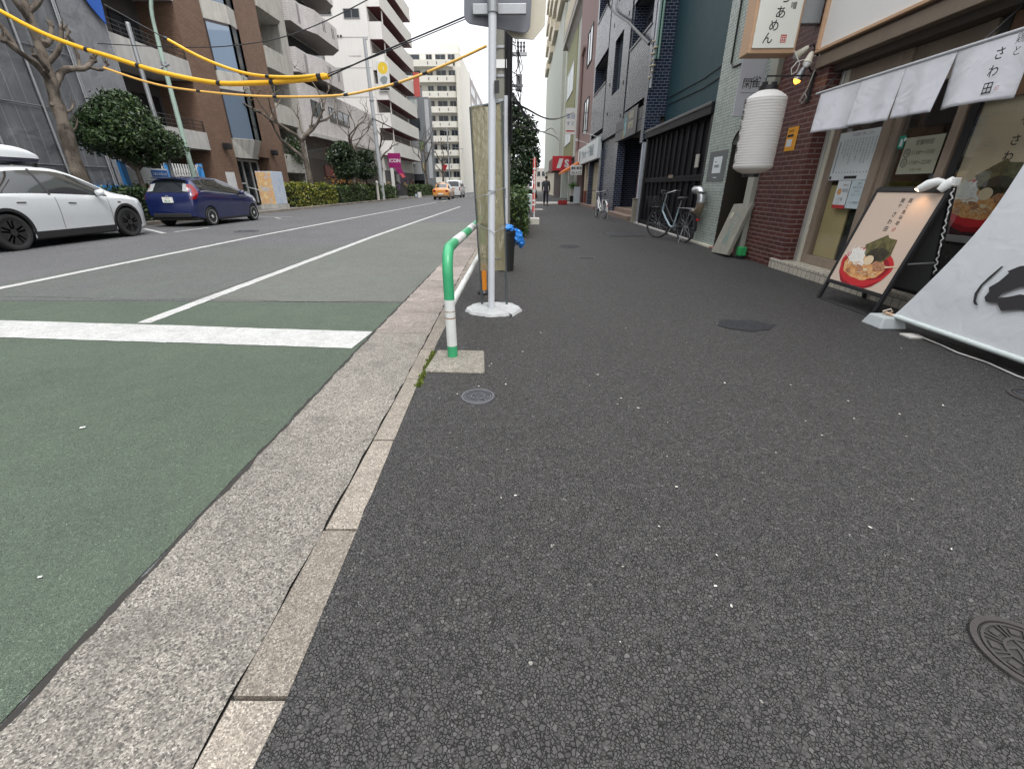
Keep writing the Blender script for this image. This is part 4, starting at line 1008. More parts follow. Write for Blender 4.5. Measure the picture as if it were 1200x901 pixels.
# office strip
ob = thing('office_building', 'small beige shuttered office under a long white sign board', 'building', (6, 29, 0))
mb = MB(); mb.box(4.55, 9, 27.0, 33.4, -.05, 2.55, M('beige_wall', (.50, .42, .31), .7, var=.08)); mb.box(4.3, 4.56, 32.7, 33.2, .95, 2.55, M('beige_wall', (.5, .42, .31))); mb.box(4.29, 4.56, 32.69, 33.21, -.05, .95, M('red_brown_dado', (.18, .05, .035), .6)); mb.build('wall', ob)
mb = MB()
for i in range(4): mb.box(4.5, 4.549, 28.2 + i * 1.1, 28.25 + i * 1.1, .1, 2.4, M('shutter_edge', (.33, .29, .2), .6))
mb.box(4.51, 4.548, 28.3, 32.0, .1, 2.4, M('shutter_beige', (.44, .39, .28), .6, var=.1)); mb.build('shutter', ob)
mb = MB(); mb.box(4.1, 4.6, 27.0, 33.4, -.03, .16, M('step_brown', (.21, .15, .12))); mb.build('step', ob, bevel=.01)
os_ = thing('office_sign_board', 'long white sign board over the beige shuttered office', 'sign board', (4.1, 30, 2.6))
mb = MB(); mb.box(4.06, 4.28, 26.6, 35.6, 2.62, 3.62, M('office_white', (.66, .70, .70), .4, var=.05)); mb.build('panel', os_, bevel=.01)
FO = FR(4.055, 35.3)
mb = MB(); mb.text(FO, 'ｱｳﾄﾚｯﾄ・不動産', 1.7, 2.92, .62, M('office_ink', (.10, .16, .18), .6), .003, sx=1.3); mb.fbox(FO, .5, 1.0, 2.85, 3.45, .001, .003, M('office_ink', (.1, .16, .18))); mb.build('lettering', os_)
for k, y in enumerate((27.6, 31.6)):
    s_ = thing('sign_light_arm', ('white sign light arm on the near end of the office board', 'white sign light arm on the far end of the office board')[k], 'lamp', (4.2, y, 3.7), 'sign light arms')
    mb = MB(); mb.tube([(4.2, y, 3.7), (3.45, y, 3.92)], .018, WHITE, 6); mb.build('arm', s_); mb = MB(); mb.box(3.38, 3.50, y - .1, y + .1, 3.84, 3.98, WHITE); mb.build('lamp_head', s_, bevel=.01)

# pinkish brown building
pk = thing('pink_brown_building', 'pinkish brown rendered building with a thick pale drain pipe', 'building', (6.5, 37, 0))
PK = M('pink_brown_render', (.27, .185, .17), .75, var=.12, grime=.35)
mb = MB(); mb.box(4.55, 9, 33.4, 40, -.05, 2.7, M('shopfront_dark', (.07, .045, .035), .7)); mb.box(4.28, 9, 31.05, 40, 3.65, 19, PK); mb.box(4.28, 4.55, 33.5, 40, 2.7, 3.649, M('pale_boards', (.33, .27, .25), .7, var=.2)); mb.box(4.3, 4.5, 35.4, 36.0, -.05, 2.7, PK); mb.build('wall', pk)
for z in (4.6, 8.4, 12.2): window(pk, FR(4.275, 35.6), .3, 2.6, z, z + 1.9, BLACK, GLASS, 2)
mb = MB(); mb.tube([(4.18, 37.5, 3.7), (4.18, 37.5, 9.6), (4.18, 36.4, 9.9)], .09, PK, 8); mb.build('drain_pipe', pk, smooth=True)
aw = thing('orange_awning', 'sloping orange shop awning on the pinkish brown building', 'awning', (4, 36.5, 2.6))
mb = MB(); OR = M('awning_orange', (.62, .17, .03), .7, var=.1); mb.prism(Frame((0, 39.6, 0), (1, 0, 0), (0, 0, 1)), [(4.28, 2.95), (3.0, 2.25), (3.0, 2.10), (4.28, 2.7)], -.0, 4.9, OR); mb.build('canopy', aw)
mb = MB(); mb.tube([(4.3, 39.5, 2.2), (3.05, 39.5, 2.2)], .03, WHITE, 6); mb.tube([(4.3, 34.8, 2.2), (3.05, 34.8, 2.2)], .03, WHITE, 6); mb.build('strut', aw)
wn = thing('parking_notice', 'small white hanging notice board with two rows of black writing', 'notice', (3.7, 33.6, 2.2))
FW2 = FY(3.35, 33.5)
mb = MB(); mb.fbox(FW2, 0, .80, 1.95, 2.55, -.06, 0, WHITE); mb.build('board', wn, bevel=.01); mb = MB(); mb.text(FW2, '車輌専用', .03, 2.29, .2, INK, .004, bold=.02, sx=.92); mb.text(FW2, '出入口', .06, 2.02, .2, INK, .004, bold=.02, sx=1.15); mb.build('lettering', wn)
mb = MB(); mb.tube([(4.3, 33.53, 2.45), (4.1, 33.53, 2.45)], .02, STEEL, 6); mb.build('bracket', wn)
sb = thing('white_signboard', 'low white folding board standing on the pavement by the beige office', 'sign board', (4.0, 34.4, 0))
mb = MB(); mb.box(3.75, 4.2, 34.35, 34.42, .1, 1.2, M('pale_blue_board', (.52, .57, .6), .5, var=.1)); mb.build('panel', sb)
mb = MB(); [mb.box(x, x + .04, 34.34, 34.44, 0, .1, STEEL) for x in (3.77, 4.14)]; mb.build('leg', sb)
for k, (x, y, z) in enumerate(((2.78, 34.2, 0), (3.12, 34.35, 0))):
    rc = thing('red_crate', ('left red plastic crate on the pavement by the awning', 'right red plastic crate on the pavement by the awning')[k], 'crate', (x, y, z), 'red crates by the awning')
    RED = M('crate_red', (.42, .03, .03), .45, var=.15)
    mb = MB(); mb.box(x - .16, x + .16, y - .2, y + .2, .02, .05, RED)
    for a, b, c, d in ((-.16, -.14, -.2, .2), (.14, .16, -.2, .2), (-.14, .14, -.2, -.18), (-.14, .14, .18, .2)): mb.box(x + a, x + b, y + c, y + d, .05, .30, RED)
    mb.build('body', rc); mb = MB(); [mb.box(x - .17, x + .17, y - .215, y - .2, z_, z_ + .03, RED) for z_ in (.08, .17, .27)]; mb.build('rib', rc)
# red sign
rs = thing('red_shop_sign', 'red projecting shop sign with a slanted white stripe and white letter', 'sign', (3.6, 44.5, 3))
FRs = FY(2.75, 44.5)
mb = MB(); mb.fbox(FRs, 0, 1.75, 2.55, 3.75, -.2, 0, M('sign_red', (.55, .02, .035), .4, var=.05)); mb.build('box', rs, bevel=.02)
mb = MB(); mb.poly(FRs, [(.38, 2.75), (.75, 2.75), (1.0, 3.55), (.63, 3.55)], .005, WHITE); mb.text(FRs, 'S', 1.12, 2.85, .85, WHITE, .005, bold=.05); mb.build('lettering', rs)

# green-grey building with olive panels, then the cream tower
gw = thing('olive_panel_building', 'tall pale green building with olive panels and bay balconies', 'building', (7, 43, 0))
PG = M('pale_green_render', (.50, .53, .47), .75, var=.12, grime=.35); OL = M('olive_panel', (.22, .22, .085), .6, var=.08)
mb = MB(); mb.box(4.5, 10, 40.2, 56, 3.6, 27, PG); mb.box(5.2, 10, 40.2, 56, -.05, 3.6, M('shopfront_grey', (.05, .05, .055), .5)); mb.box(4.5, 5.2, 41.0, 41.3, -.05, 3.6, PG); mb.box(4.5, 5.2, 46.6, 47.2, -.05, 3.6, PG); mb.box(4.5, 5.2, 55, 56, -.05, 3.6, PG); mb.build('wall', gw)
mb = MB(); mb.box(4.45, 4.499, 44.0, 53.5, 3.7, 13.6, OL); mb.box(4.0, 4.499, 40.25, 54.0, 13.7, 14.1, CONCL); mb.build('panel', gw)
for z in (5.0, 9.0): window(gw, FR(4.44, 53.0), 1.0, 7.2, z, z + 2.2, WHITE, M('pale_blind', (.5, .56, .56), .3), 2)
for i in range(4):
    z = 14.11 + i * 3.4; mb = MB(); mb.box(3.95, 4.499, 40.3, 52, z, z + 1.5, M('cream_parapet', (.55, .50, .38), .75, var=.1, grime=.3)); mb.prism(Frame((0, 44.6, 0), (1, 0, 0), (0, 0, 1)), [(3.95, z - .003), (4.499, z - .003), (4.499, z - .9)], -7.4, 4.3, CONCL); mb.build('balcony', gw)
    window(gw, FR(4.49, 51), .4, 9.4, z + 1.51, z + 3.0, ALU, GLASS, 3)
mb = MB(); mb.tube([(4.38, 40.35, 3.7), (4.38, 40.35, 12)], .07, WHITE, 8); mb.build('drain_pipe', gw, smooth=True)
sh = thing('blue_white_sign', 'white upright shop sign with blue writing on the olive panelled building', 'sign', (4.1, 42.5, 6))
FSh = FY(3.55, 41.9); mb = MB(); mb.fbox(FSh, 0, .9, 5.2, 7.1, -.12, 0, WHITE); mb.build('panel', sh); mb = MB(); BLUEI = M('blue_ink', (.10, .16, .30), .6); mb.text(FSh, '薬局', .06, 6.35, .42, BLUEI, .004, sx=.9); mb.text(FSh, 'すぐ', .06, 5.85, .38, BLUEI, .004); mb.fbox(FSh, .1, .8, 5.4, 5.5, .001, .004, REDINK); mb.build('lettering', sh)
ct = thing('cream_tower', 'tall cream apartment tower with stacked balconies far along the pavement', 'building', (8, 75, 0))
CT = M('cream_tower_wall', (.66, .60, .48), .75, var=.1, grime=.3)
mb = MB(); mb.box(4.6, 12, 56.1, 95, -.05, 52, CT); mb.build('wall', ct)
mb = MB(); mb.box(4.25, 4.59, 57, 94, 3.5, 18.5, PG); mb.build('pale_panel', ct)
for i in range(11):
    z = 18.7 + i * 2.9
    for y in (57, 66.5, 76, 85.5):
        mb = MB(); mb.box(3.8, 4.6, y, y + 6.5, z, z + 1.15, CT); mb.build('balcony', ct)
        mb = MB(); mb.box(4.55, 4.599, y + .6, y + 6, z + 1.15, z + 2.5, GLASS); mb.build('window', ct)
mb = MB(); mb.box(3.6, 4.24, 56.5, 66, 2.9, 4.3, M('maroon_canopy', (.16, .05, .045), .6)); mb.build('canopy', ct)
mb = MB(); mb.box(4.5, 4.59, 57, 68, .1, 3.2, M('maroon_shop', (.06, .03, .032), .6)); mb.build('shop_front', ct)
gp = thing('potted_plant', 'bright green plant in a white planter outside the olive panelled building', 'plant', (4.6, 39.8, 0))
mb = MB(); mb.box(4.0, 4.9, 39.95, 40.15, .5, 1.0, WHITE); mb.box(4.05, 4.85, 39.97, 40.13, 0, .499, BLACK); mb.build('planter', gp)
mb = MB(); LB = leafmat('bright_leaf', (.05, .20, .02), (.10, .32, .03), (.2, .42, .06))
for i in range(160):
    c = Vector((4.25 + rnd.gauss(0, .13), 40.03 + rnd.gauss(0, .06), 1.02 + abs(rnd.gauss(.22, .15)))); d = Vector((rnd.gauss(0, 1), rnd.gauss(0, 1), rnd.gauss(0, 1))).normalized() * .09; e = d.cross(Vector((rnd.random(), rnd.random(), 1))).normalized() * .04
    mb.quad(c - d, c + e, c + d, c - e, LB)
mb.build('foliage', gp)
# far end of the right side
for k, (x, y, w, h, col, lab) in enumerate(((5.5, 96, 20, 14, (.42, .36, .28), 'low tan building at the far end of the right pavement'), (-1.4, 150, 5.5, 9, (.40, .37, .36), 'small far grey building closing the street behind the dark tree'), (4.2, 152, 9, 6.5, (.45, .42, .38), 'low far beige building closing the pavement vista'))):
    b = thing('distant_building', lab, 'building', (x, y, 0)); m = M('distant%d' % k, col, .8, var=.15)
    mb = MB(); mb.box(x, x + w * .7, y, y + 12, -.05, h, m); mb.build('wall', b)
    F = FY(x, y - .01)
    for i in range(3):
        for j in range(max(1, int(h / 3.2))): window(b, F, .5 + i * 1.5, 1.5 + i * 1.5, 1.2 + j * 3, 2.6 + j * 3, ALU, GLASS, 1)
# ------------------------------------------------------------------ street furniture by the kerb
GRN = M('rail_green', (.035, .30, .13), .38, var=.2, scale=8, grime=.25)
RW = M('rail_white', (.58, .60, .58), .4, var=.1, scale=8, grime=.35)
gr = thing('guard_rail', 'green and white painted pipe guard rail bent over at the kerb edge', 'guard rail', (-.52, 3.08, 0))
def railseg(pts, mat, name='pipe', r=.038):
    mb = MB(); mb.tube(pts, r, mat, 20, cap=True); return mb.build(name, gr, smooth=True)
bx, by = -.52, 3.08
railseg([(bx, by, 0), (bx, by, .11)], GRN); railseg([(bx, by, .1102), (bx, by, .46)], RW)
arc = [(bx, by, .4602), (bx, by, .62)] + [(bx - .005 * (1 - math.cos(R(a))), by + .17 * (1 - math.cos(R(a))), .63 + .17 * math.sin(R(a))) for a in range(0, 91, 10)]
railseg(arc + [(bx - .01, by + .45, .80)], GRN)
railseg([(bx - .01, by + .4502, .80), (bx - .012, by + .95, .80)], RW); railseg([(bx - .012, by + .9502, .80), (bx - .015, by + 1.45, .80)], GRN); railseg([(bx - .015, by + 1.4502, .80), (bx - .02, by + 1.95, .80)], RW)
e = by + 3.35
railseg([(bx - .02, by + 1.9502, .80), (bx - .03, e - .17, .80)] + [(bx - .035, e - .17 + .17 * math.sin(R(a)), .63 + .17 * math.cos(R(a))) for a in range(10, 91, 10)] + [(bx - .035, e, .46)], GRN)
railseg([(bx - .035, e, .4598), (bx - .035, e, 0)], RW)
railseg([(bx - .002, by + .02, .40), (bx - .033, e - .02, .40)], RW, 'lower_bar', .026)
mb = MB(); RUST = M('rust_band', (.25, .13, .06), .8, var=.4)
mb.lathe((bx, by, 0), [(.0386, .322), (.0389, .322), (.0389, .330), (.0386, .330)], RUST, 20); mb.lathe((bx, by, 0), [(.0386, .372), (.0389, .372), (.0389, .377), (.0386, .377)], RUST, 20); mb.build('rust_stain', gr)
ft = thing('rail_footing', 'square worn concrete pad at the foot of the guard rail', 'footing', (-.46, 3.0, 0))
mb = MB(); mb.prism(Frame((0, 0, 0), (1, 0, 0), (0, 1, 0)), [(-.68, 2.79), (-.25, 2.77), (-.29, 3.21), (-.66, 3.22)], .002, .024, exposed('pad_concrete', (.25, .23, .19), (.33, .30, .26), (.1, .1, .09), 160)); mb.build('pad', ft, bevel=.01)

# sign pole with the back of two road signs
POLE = M('pole_white_grey', (.52, .54, .57), .38, .05, var=.07, grime=.12)
sp = thing('sign_pole', 'pale grey road sign pole with the dark backs of two sign plates on top', 'road sign', (-.305, 4.45, 0))
mb = MB(); mb.tube([(-.315, 4.45, 0), (-.262, 4.45, 2.2), (-.235, 4.45, 3.3)], .034, POLE, 24); mb.build('pole', sp, smooth=True)
SB = M('sign_back_grey', (.135, .14, .16), .5, .2, var=.08)
FB_ = Frame((-.475, 4.56, 2.33), (1, 0, -.10), (.07, 0, 1))
def rrect(w, h, r): return [p for cx, cy, a in ((w - r, r, 270), (w - r, h - r, 0), (r, h - r, 90), (r, r, 180)) for p in circle(cx, cy, r, 6, a, a + 90)]
mb = MB(); mb.prism(Frame((-.50, 4.53, 2.445), (1, .12, -.11), (.05, 0, 1)), rrect(.56, .62, .06), -.012, .0, SB); mb.build('sign_plate', sp, bevel=.003)
mb = MB(); mb.prism(Frame((-.18, 4.66, 2.375), (1, .1, -.02), (.05, 0, 1)), [(.10, 0), (.27, .0), (.36, .1), (.36, .8), (-.05, .8), (-.05, .1)], -.015, 0, M('sign_back_cream', (.50, .46, .37), .5, .1)); mb.build('octagon_plate', sp, bevel=.003)
mb = MB(); mb.box(-.42, .02, 4.49, 4.525, 2.49, 2.56, STEEL); mb.lathe((-.253, 4.45, 0), [(.035, 2.485), (.044, 2.485), (.044, 2.565), (.035, 2.565)], STEEL, 20); mb.build('clamp', sp, bevel=.004)
mb = MB(); mb.lathe((-.285, 4.45, 0), [(.034, 1.16), (.037, 1.16), (.037, 1.17), (.034, 1.17)], STEEL, 20); mb.build('ring', sp)
mb = MB(); mb.box(-.245, -.205, 4.40, 4.415, 1.93, 2.02, BLACK); mb.build('sticker', sp)
bs = thing('pole_base', 'ragged white painted concrete patch around the foot of the sign pole', 'footing', (-.3, 4.5, 0))
q = random.Random(4)
pts = []
for i in range(44):
    a = 2 * math.pi * i / 44; k = 1 + q.uniform(-.05, .06)
    pts.append((-.30 + .29 * k * math.cos(a) * (1.05 if math.cos(a) > 0 else .98), 4.50 + .27 * k * math.sin(a)))
pts[40] = (-.085, 4.235); pts[43] = (.015, 4.47)
mb = MB(); n = len(pts)
V = [(x, y, .004) for x, y in pts] + [(-.3 + (x + .3) * .95, 4.5 + (y - 4.5) * .95, .032) for x, y in pts] + [(-.3 + (x + .3) * .3, 4.5 + (y - 4.5) * .3, .05) for x, y in pts]
mb.add(V, [(i, (i+1) % n, n + (i+1) % n, n + i) for i in range(n)] + [(n + i, n + (i+1) % n, 2*n + (i+1) % n, 2*n + i) for i in range(n)] + [tuple(range(2*n, 3*n))], M('white_mortar', (.37, .38, .38), .9, var=.22, scale=14, bump=.8, grime=.3)); mb.build('mortar', bs, smooth=True)

# framed vinyl panel standing behind the pole
vp = thing('vinyl_panel', 'tall yellowed vinyl sheet in a thin dark frame tied to the sign pole', 'panel', (-.28, 4.62, 0))
FRM = M('panel_frame', (.085, .10, .105), .4, .4)
yb = 4.62
mb = MB(); mb.tube([(-.425, yb, .04), (-.478, yb, 1.86)], .013, FRM, 8); mb.tube([(-.158, yb, .04), (-.198, yb, 1.90)], .013, FRM, 8); mb.tube([(-.478, yb, 1.855), (-.198, yb, 1.895)], .013, FRM, 8); mb.tube([(-.44, yb, .52), (-.168, yb, .52)], .008, FRM, 6); mb.tube([(-.449, yb, .86), (-.176, yb, .86)], .008, FRM, 6); mb.build('frame', vp, smooth=True)
t = NT('yellowed_vinyl')
x_, y_, z_ = t.sep(t.co)
n1 = t.noise(3.0, 5, .6, vec=t.comb(t.math('MULTIPLY', x_, 6.0), 0.0, z_)); 
c = t.mix(t.ramp(n1, [(.35, 0.0), (.7, 1.0)]), (.27, .24, .145), (.40, .36, .24))
w = t.ramp(t.noise(5, 6, .75, vec=t.comb(t.math('MULTIPLY', x_, 5.0), 0.0, t.math('MULTIPLY', z_, .8)), dist=1.0), [(.55, 0.0), (.62, .65)])
c = t.mix(w, c, (.60, .58, .50))
c = t.mix(t.ramp(t.noise(9, 5, .7, vec=t.comb(t.math('MULTIPLY', x_, 4.0), 0.0, t.math('MULTIPLY', z_, .6)), dist=2.0), [(.52, 0.0), (.66, .6)]), c, (.13, .115, .07))
t.bump(t.noise(4, 4, .6, vec=t.comb(t.math('MULTIPLY', x_, 5.0), 0.0, z_), dist=1.5), .9, .05); t.fin(c, .25, 0, .6)
tl = t.node('ShaderNodeBsdfTranslucent', {'Color': (.62, .56, .36)}).outputs[0]; tr = t.node('ShaderNodeBsdfTransparent', {'Color': (.85, .82, .65)}).outputs[0]
s1 = t.node('ShaderNodeMixShader', {0: .35, 1: t.bsdf.outputs[0], 2: tl}).outputs[0]
t.t.links.new(t.node('ShaderNodeMixShader', {0: .18, 1: s1, 2: tr}).outputs[0], t.out.inputs[0]); VIN = t.mat
mb = MB(); V = []; f = []
for j in range(31):
    s = j / 30; z = lerp(.40, 1.86, s); a = lerp(-.423, -.476, (z - .04) / 1.82); b = lerp(-.160, -.199, (z - .04) / 1.86)
    for i in range(11):
        u = i / 10; V.append((lerp(a, b, u), yb - .012 + .012 * math.sin(z * 9 + u * 5) * math.sin(u * math.pi), z + .03 * u * s))
for j in range(30):
    for i in range(10): k = j * 11 + i; f.append((k, k+1, k+12, k+11))
mb.add(V, f, VIN); mb.build('vinyl_sheet', vp, smooth=True)
mb = MB()
for z, zz in ((.86, .80), (1.10, 1.16)):
    mb.tube([(-.455, yb - .015, z), (-.34, 4.41, lerp(z, zz, .5)), (-.26, 4.41, zz), (-.165, yb - .02, zz + .03), (-.16, yb + .02, z), (-.3, yb + .03, z), (-.455, yb + .01, z)], .004, STEEL, 5)
mb.build('tie_wire', vp, smooth=True)
og = thing('orange_post', 'short orange reflector tube at the kerb behind the vinyl panel', 'post', (-.46, 5.25, 0))
mb = MB(); mb.tube([(-.46, 5.25, .06), (-.46, 5.25, .36)], .04, M('orange_plastic', (.72, .25, .02), .4), 16); mb.build('tube', og, smooth=True); mb = MB(); mb.lathe((-.46, 5.25, 0), [(.07, 0), (.07, .03), (.045, .06), (0, .06)], BLACK, 16); mb.build('base', og)
# bin and blue bag
bi = thing('black_bin', 'black plastic bin standing on the pavement behind the vinyl panel', 'bin', (-.22, 6.9, 0))
BP = M('bin_black', (.016, .017, .018), .4, var=.2)
mb = MB(); mb.lathe((-.25, 6.9, 0), [(.125, .0), (.15, .56), (.16, .56), (.16, .60), (.135, .60), (.12, .02), (0, .02)], BP, 24); mb.build('body', bi, smooth=True); mb = MB(); mb.tube([( -.10, 6.9, .52), (-.07, 6.88, .45), (-.10, 6.86, .38)], .01, BP, 6); mb.build('handle', bi)
q = random.Random(8)
def lumpy(mb, c, s, mat, n=9, m=14, a=.12):
    V = []; f = []
    for j in range(n + 1):
        th = math.pi * j / n
        for i in range(m):
            ph = 2 * math.pi * i / m; k = 1 + q.uniform(-a, a)
            V.append((c[0] + s[0] * k * math.sin(th) * math.cos(ph), c[1] + s[1] * k * math.sin(th) * math.sin(ph), c[2] + s[2] * k * math.cos(th)))
    for j in range(n):
        for i in range(m): f.append((j*m+i, (j+1)*m+i, (j+1)*m+(i+1) % m, j*m+(i+1) % m))
    mb.add(V, f, mat)
BL = M('blue_bag_plastic', (.03, .20, .60), .35, var=.15)
bb = thing('blue_bag', 'crumpled bright blue plastic bag hanging over the black bin', 'bag', (-.03, 7.3, .45))
mb = MB(); lumpy(mb, (-.08, 6.98, .50), (.09, .11, .11), BL, a=.2); lumpy(mb, (-.22, 6.93, .63), (.10, .12, .05), BL, a=.2); lumpy(mb, (-.01, 7.0, .42), (.05, .07, .08), BL, a=.25); mb.build('sack', bb)

# utility pole wrapped with cables
up = thing('utility_pole', 'olive grey concrete utility pole wrapped in black cables behind the road sign', 'utility pole', (-.42, 9, 0))
mb = MB(); mb.tube([(-.40, 9, -.05), (-.36, 9, 4.5), (-.33, 9, 9)], [.165, .145, .12], M('pole_concrete', (.20, .195, .165), .85, var=.2, grime=.4), 20); mb.build('pole', up, smooth=True)
mb = MB()
for z in (1.9, 2.35, 2.55, 2.9, 3.3): mb.lathe((-.375, 9, 0), [(.15, z), (.162, z), (.162, z + .035), (.15, z + .035)], STEEL, 20)
mb.build('steel_band', up)
mb = MB(); mb.fbox(FY(-.47, 8.835), 0, .19, 3.02, 3.14, -.01, .004, WHITE); mb.build('number_plate', up)
mb = MB(); mb.tube([(-.30, 8.80, 0), (-.297, 8.80, 2.0), (-.295, 8.80, 2.62)], .036, GREYP, 12); mb.build('riser_pipe', up, smooth=True)
mb = MB()
for k in range(7):
    x = -.30 + k * .018; mb.tube([(x, 8.84 + .02 * (k % 3), 2.3 if k < 4 else 1.9), (x + .02 * math.sin(k), 8.84 + .02 * (k % 2), 3.1), (x + .02, 8.86, 4.2), (x + .04, 8.9, 6.5)], .016 + .005 * (k % 2), BLACK, 6)
mb.build('cable_bundle', up, smooth=True)
mb = MB(); mb.box(-.35, .06, 8.97, 9.03, 3.22, 3.27, STEEL); mb.box(-.35, -.0, 8.97, 9.03, 2.78, 2.82, STEEL); mb.build('cross_arm', up)
for k in range(3):
    mb = MB(); x = -.09 + .05 * k; mb.lathe((x, 9, 3.27), [(.008, 0), (.022, .02), (.012, .05), (.024, .08), (.012, .11), (.022, .14), (.0, .16)], M('insulator_grey', (.10, .10, .11), .3), 10); mb.build('insulator', up, smooth=True)
mb = MB(); mb.box(-.12, -.02, 8.94, 9.04, 2.72, 2.96, M('pole_box', (.12, .12, .13), .5)); mb.build('junction_box', up, bevel=.01)
mb = MB(); q = random.Random(12)
for k in range(9):
    z = q.uniform(2.2, 3.9); x = q.uniform(-.18, -.04); P0 = Vector((-.22, 8.95, z)); pts = [P0]
    for i in range(5): pts.append(Vector((x + q.uniform(-.05, .09), 8.95 + q.uniform(-.05, .05), z - .15 * i + q.uniform(-.1, .1))))
    mb.tube(pts, .007, BLACK, 5)
mb.build('loose_wire', up, smooth=True)

# ---- overhead cables
def sag(p, q_, s, n=24):
    p = Vector(p); q_ = Vector(q_); return [p.lerp(q_, i / n) - Vector((0, 0, s * 4 * (i / n) * (1 - i / n))) for i in range(n + 1)]
def spline(P, n=8):
    P = [Vector(p) for p in P]; out = []
    for i in range(len(P) - 1):
        p0 = P[max(i-1, 0)]; p1 = P[i]; p2 = P[i+1]; p3 = P[min(i+2, len(P)-1)]
        for k in range(n):
            t = k / n; out.append(.5 * ((2*p1) + (p2 - p0)*t + (2*p0 - 5*p1 + 4*p2 - p3)*t*t + (3*p1 - p0 - 3*p2 + p3)*t**3))
    return out + [P[-1]]
def cable(name, label, runs):
    """runs: (points, radius, material); the first run is the cable, others are guards and clips on it."""
    t = thing(name, label, 'cable', runs[0][1][0])
    for n_, P, r, m in runs:
        mb = MB(); mb.tube(spline(P), r, m, 10); mb.build(n_, t, smooth=True)
    return t
def clips(t, P, idx, r):
    S = spline(P)
    for i in idx:
        k = int(i * (len(S) - 2)); a = S[k]; d = (S[k+1] - S[k]).normalized()
        mb = MB(); mb.tube([a - d * .05, a + d * .05], r, BLACK, 10); mb.build('clip', t)
BLU = M('blue_band', (.03, .04, .12), .4)
K1 = [(-16.4, 13.7, 6.9), (-12.30, 12.50, 4.97), (-11.47, 12.26, 4.58), (-10.80, 12.06, 4.31), (-9.93, 11.8, 4.03), (-9.24, 11.6, 3.84), (-7.95, 11.22, 3.48), (-6.55, 10.81, 3.20), (-5.48, 10.49, 3.13), (-4.45, 10.19, 3.12), (-3.77, 9.99, 3.14)]
K1b = [(-3.77, 9.99, 3.14), (-2.54, 9.63, 3.45), (-.94, 9.16, 3.82), (-.43, 9.01, 3.98)]
k = cable('guarded_cable', 'thick cable in a yellow guard sweeping low across the street to the pole', [('guard_sleeve', K1, .047, YEL), ('wire', K1b, .013, BLACK)]); clips(k, K1, (.42, .58, .73, .85, .98), .052)
K2 = [(-7.5, 11.09, 4.02), (-6.63, 10.83, 3.61), (-5.65, 10.54, 3.30), (-4.65, 10.2, 3.17), (-3.83, 10.0, 3.17)]
k = cable('guarded_cable', 'thinner yellow guarded cable rising to the lamp post over the brown building', [('guard_sleeve', K2, .030, YEL), ('wire', [(-9.0, 11.6, 4.75), (-8.2, 11.3, 4.36), (-7.5, 11.09, 4.02)], .010, BLACK), ('wire', [(-3.83, 10.0, 3.17), (-2.55, 9.63, 3.42), (-.95, 9.16, 3.78)], .008, BLACK)]); clips(k, K2, (.0, .65, .98), .034)
K3 = [(-9.51, 11.68, 3.65), (-8.42, 11.36, 3.33), (-7.40, 11.06, 3.13), (-5.55, 10.51, 2.91), (-3.74, 9.98, 2.82), (-2.80, 9.71, 2.89), (-2.09, 9.50, 3.0), (-1.25, 9.25, 3.2), (-.63, 9.07, 3.38)]
k = cable('guarded_cable', 'lowest thin cable in a faded yellow guard crossing the whole street to the pole', [('guard_sleeve', K3, .022, M('cable_guard_faded', (.72, .42, .10), .5, var=.15))]); clips(k, K3, (.3, .42, .55, .72, .82), .027)
def wire(label, P, r=.014, name='overhead_wire'):
    mb = MB(); mb.tube(spline(P), r, BLACK, 6); return tag(mb.build(name, smooth=True), label, 'wire')
wire('thin black wire slung high over the street in front of the brown building', [(-9.5, 11.7, 4.1), (-7.06, 10.96, 3.84), (-5.49, 10.5, 3.78), (-4.27, 10.14, 3.87), (-2.76, 9.69, 4.2), (-.4, 9.0, 4.9)], .009)
wire('thin black wire descending left of the far grey utility pole', [(-16.4, 37, 3.6), (-13.9, 42, 5.0), (-13.2, 44.2, 6.8)], .03)
wire('black cable running from the grey pole to the far pale apartment block', [(-13.1, 44.4, 6.6), (-12.6, 60, 6.4), (-12.2, 80, 7.2), (-12.1, 99.8, 8.2)], .05)
w1 = [(-.25, 9.0, 2.75), (-.06, 9.0, 2.51), (.1, 11, 2.55), (.8, 20, 3.2), (2.0, 34, 4.8), (4.2, 62, 7.2)]
wire('thick black telephone cable with junction sleeves leaving the pole to the right', w1, .02)
js = thing('cable_sleeve', 'pair of black junction sleeves on the cable right of the utility pole', 'cable sleeve', (0, 9.2, 2.5))
mb = MB(); mb.tube([(-.075, 9.0, 2.53), (-.03, 9.35, 2.50)], .035, BLACK, 10); mb.build('sleeve', js); mb = MB(); mb.tube([(0.0, 9.9, 2.52), (.06, 10.5, 2.53)], .035, BLACK, 10); mb.build('sleeve', js)
wire('thin wire from the utility pole to the pinkish brown building', [(-.2, 9, 2.62), (0, 9.05, 2.49), (1.2, 18, 3.4), (4.2, 42, 6.8)], .018)
wire('thin lower wire from the utility pole to the cream tower', [(-.2, 9, 2.2), (.4, 15, 2.75), (2.2, 33, 4.2), (4.4, 60, 6.2)], .018)
wire('heavy black cable hanging across the glossy tiles of the navy building', [(1.2, 12, 8.9), (3.2, 22, 9.3), (4.0, 26, 9.0), (4.1, 21, 6.9), (4.12, 17.6, 5.45)], .05)

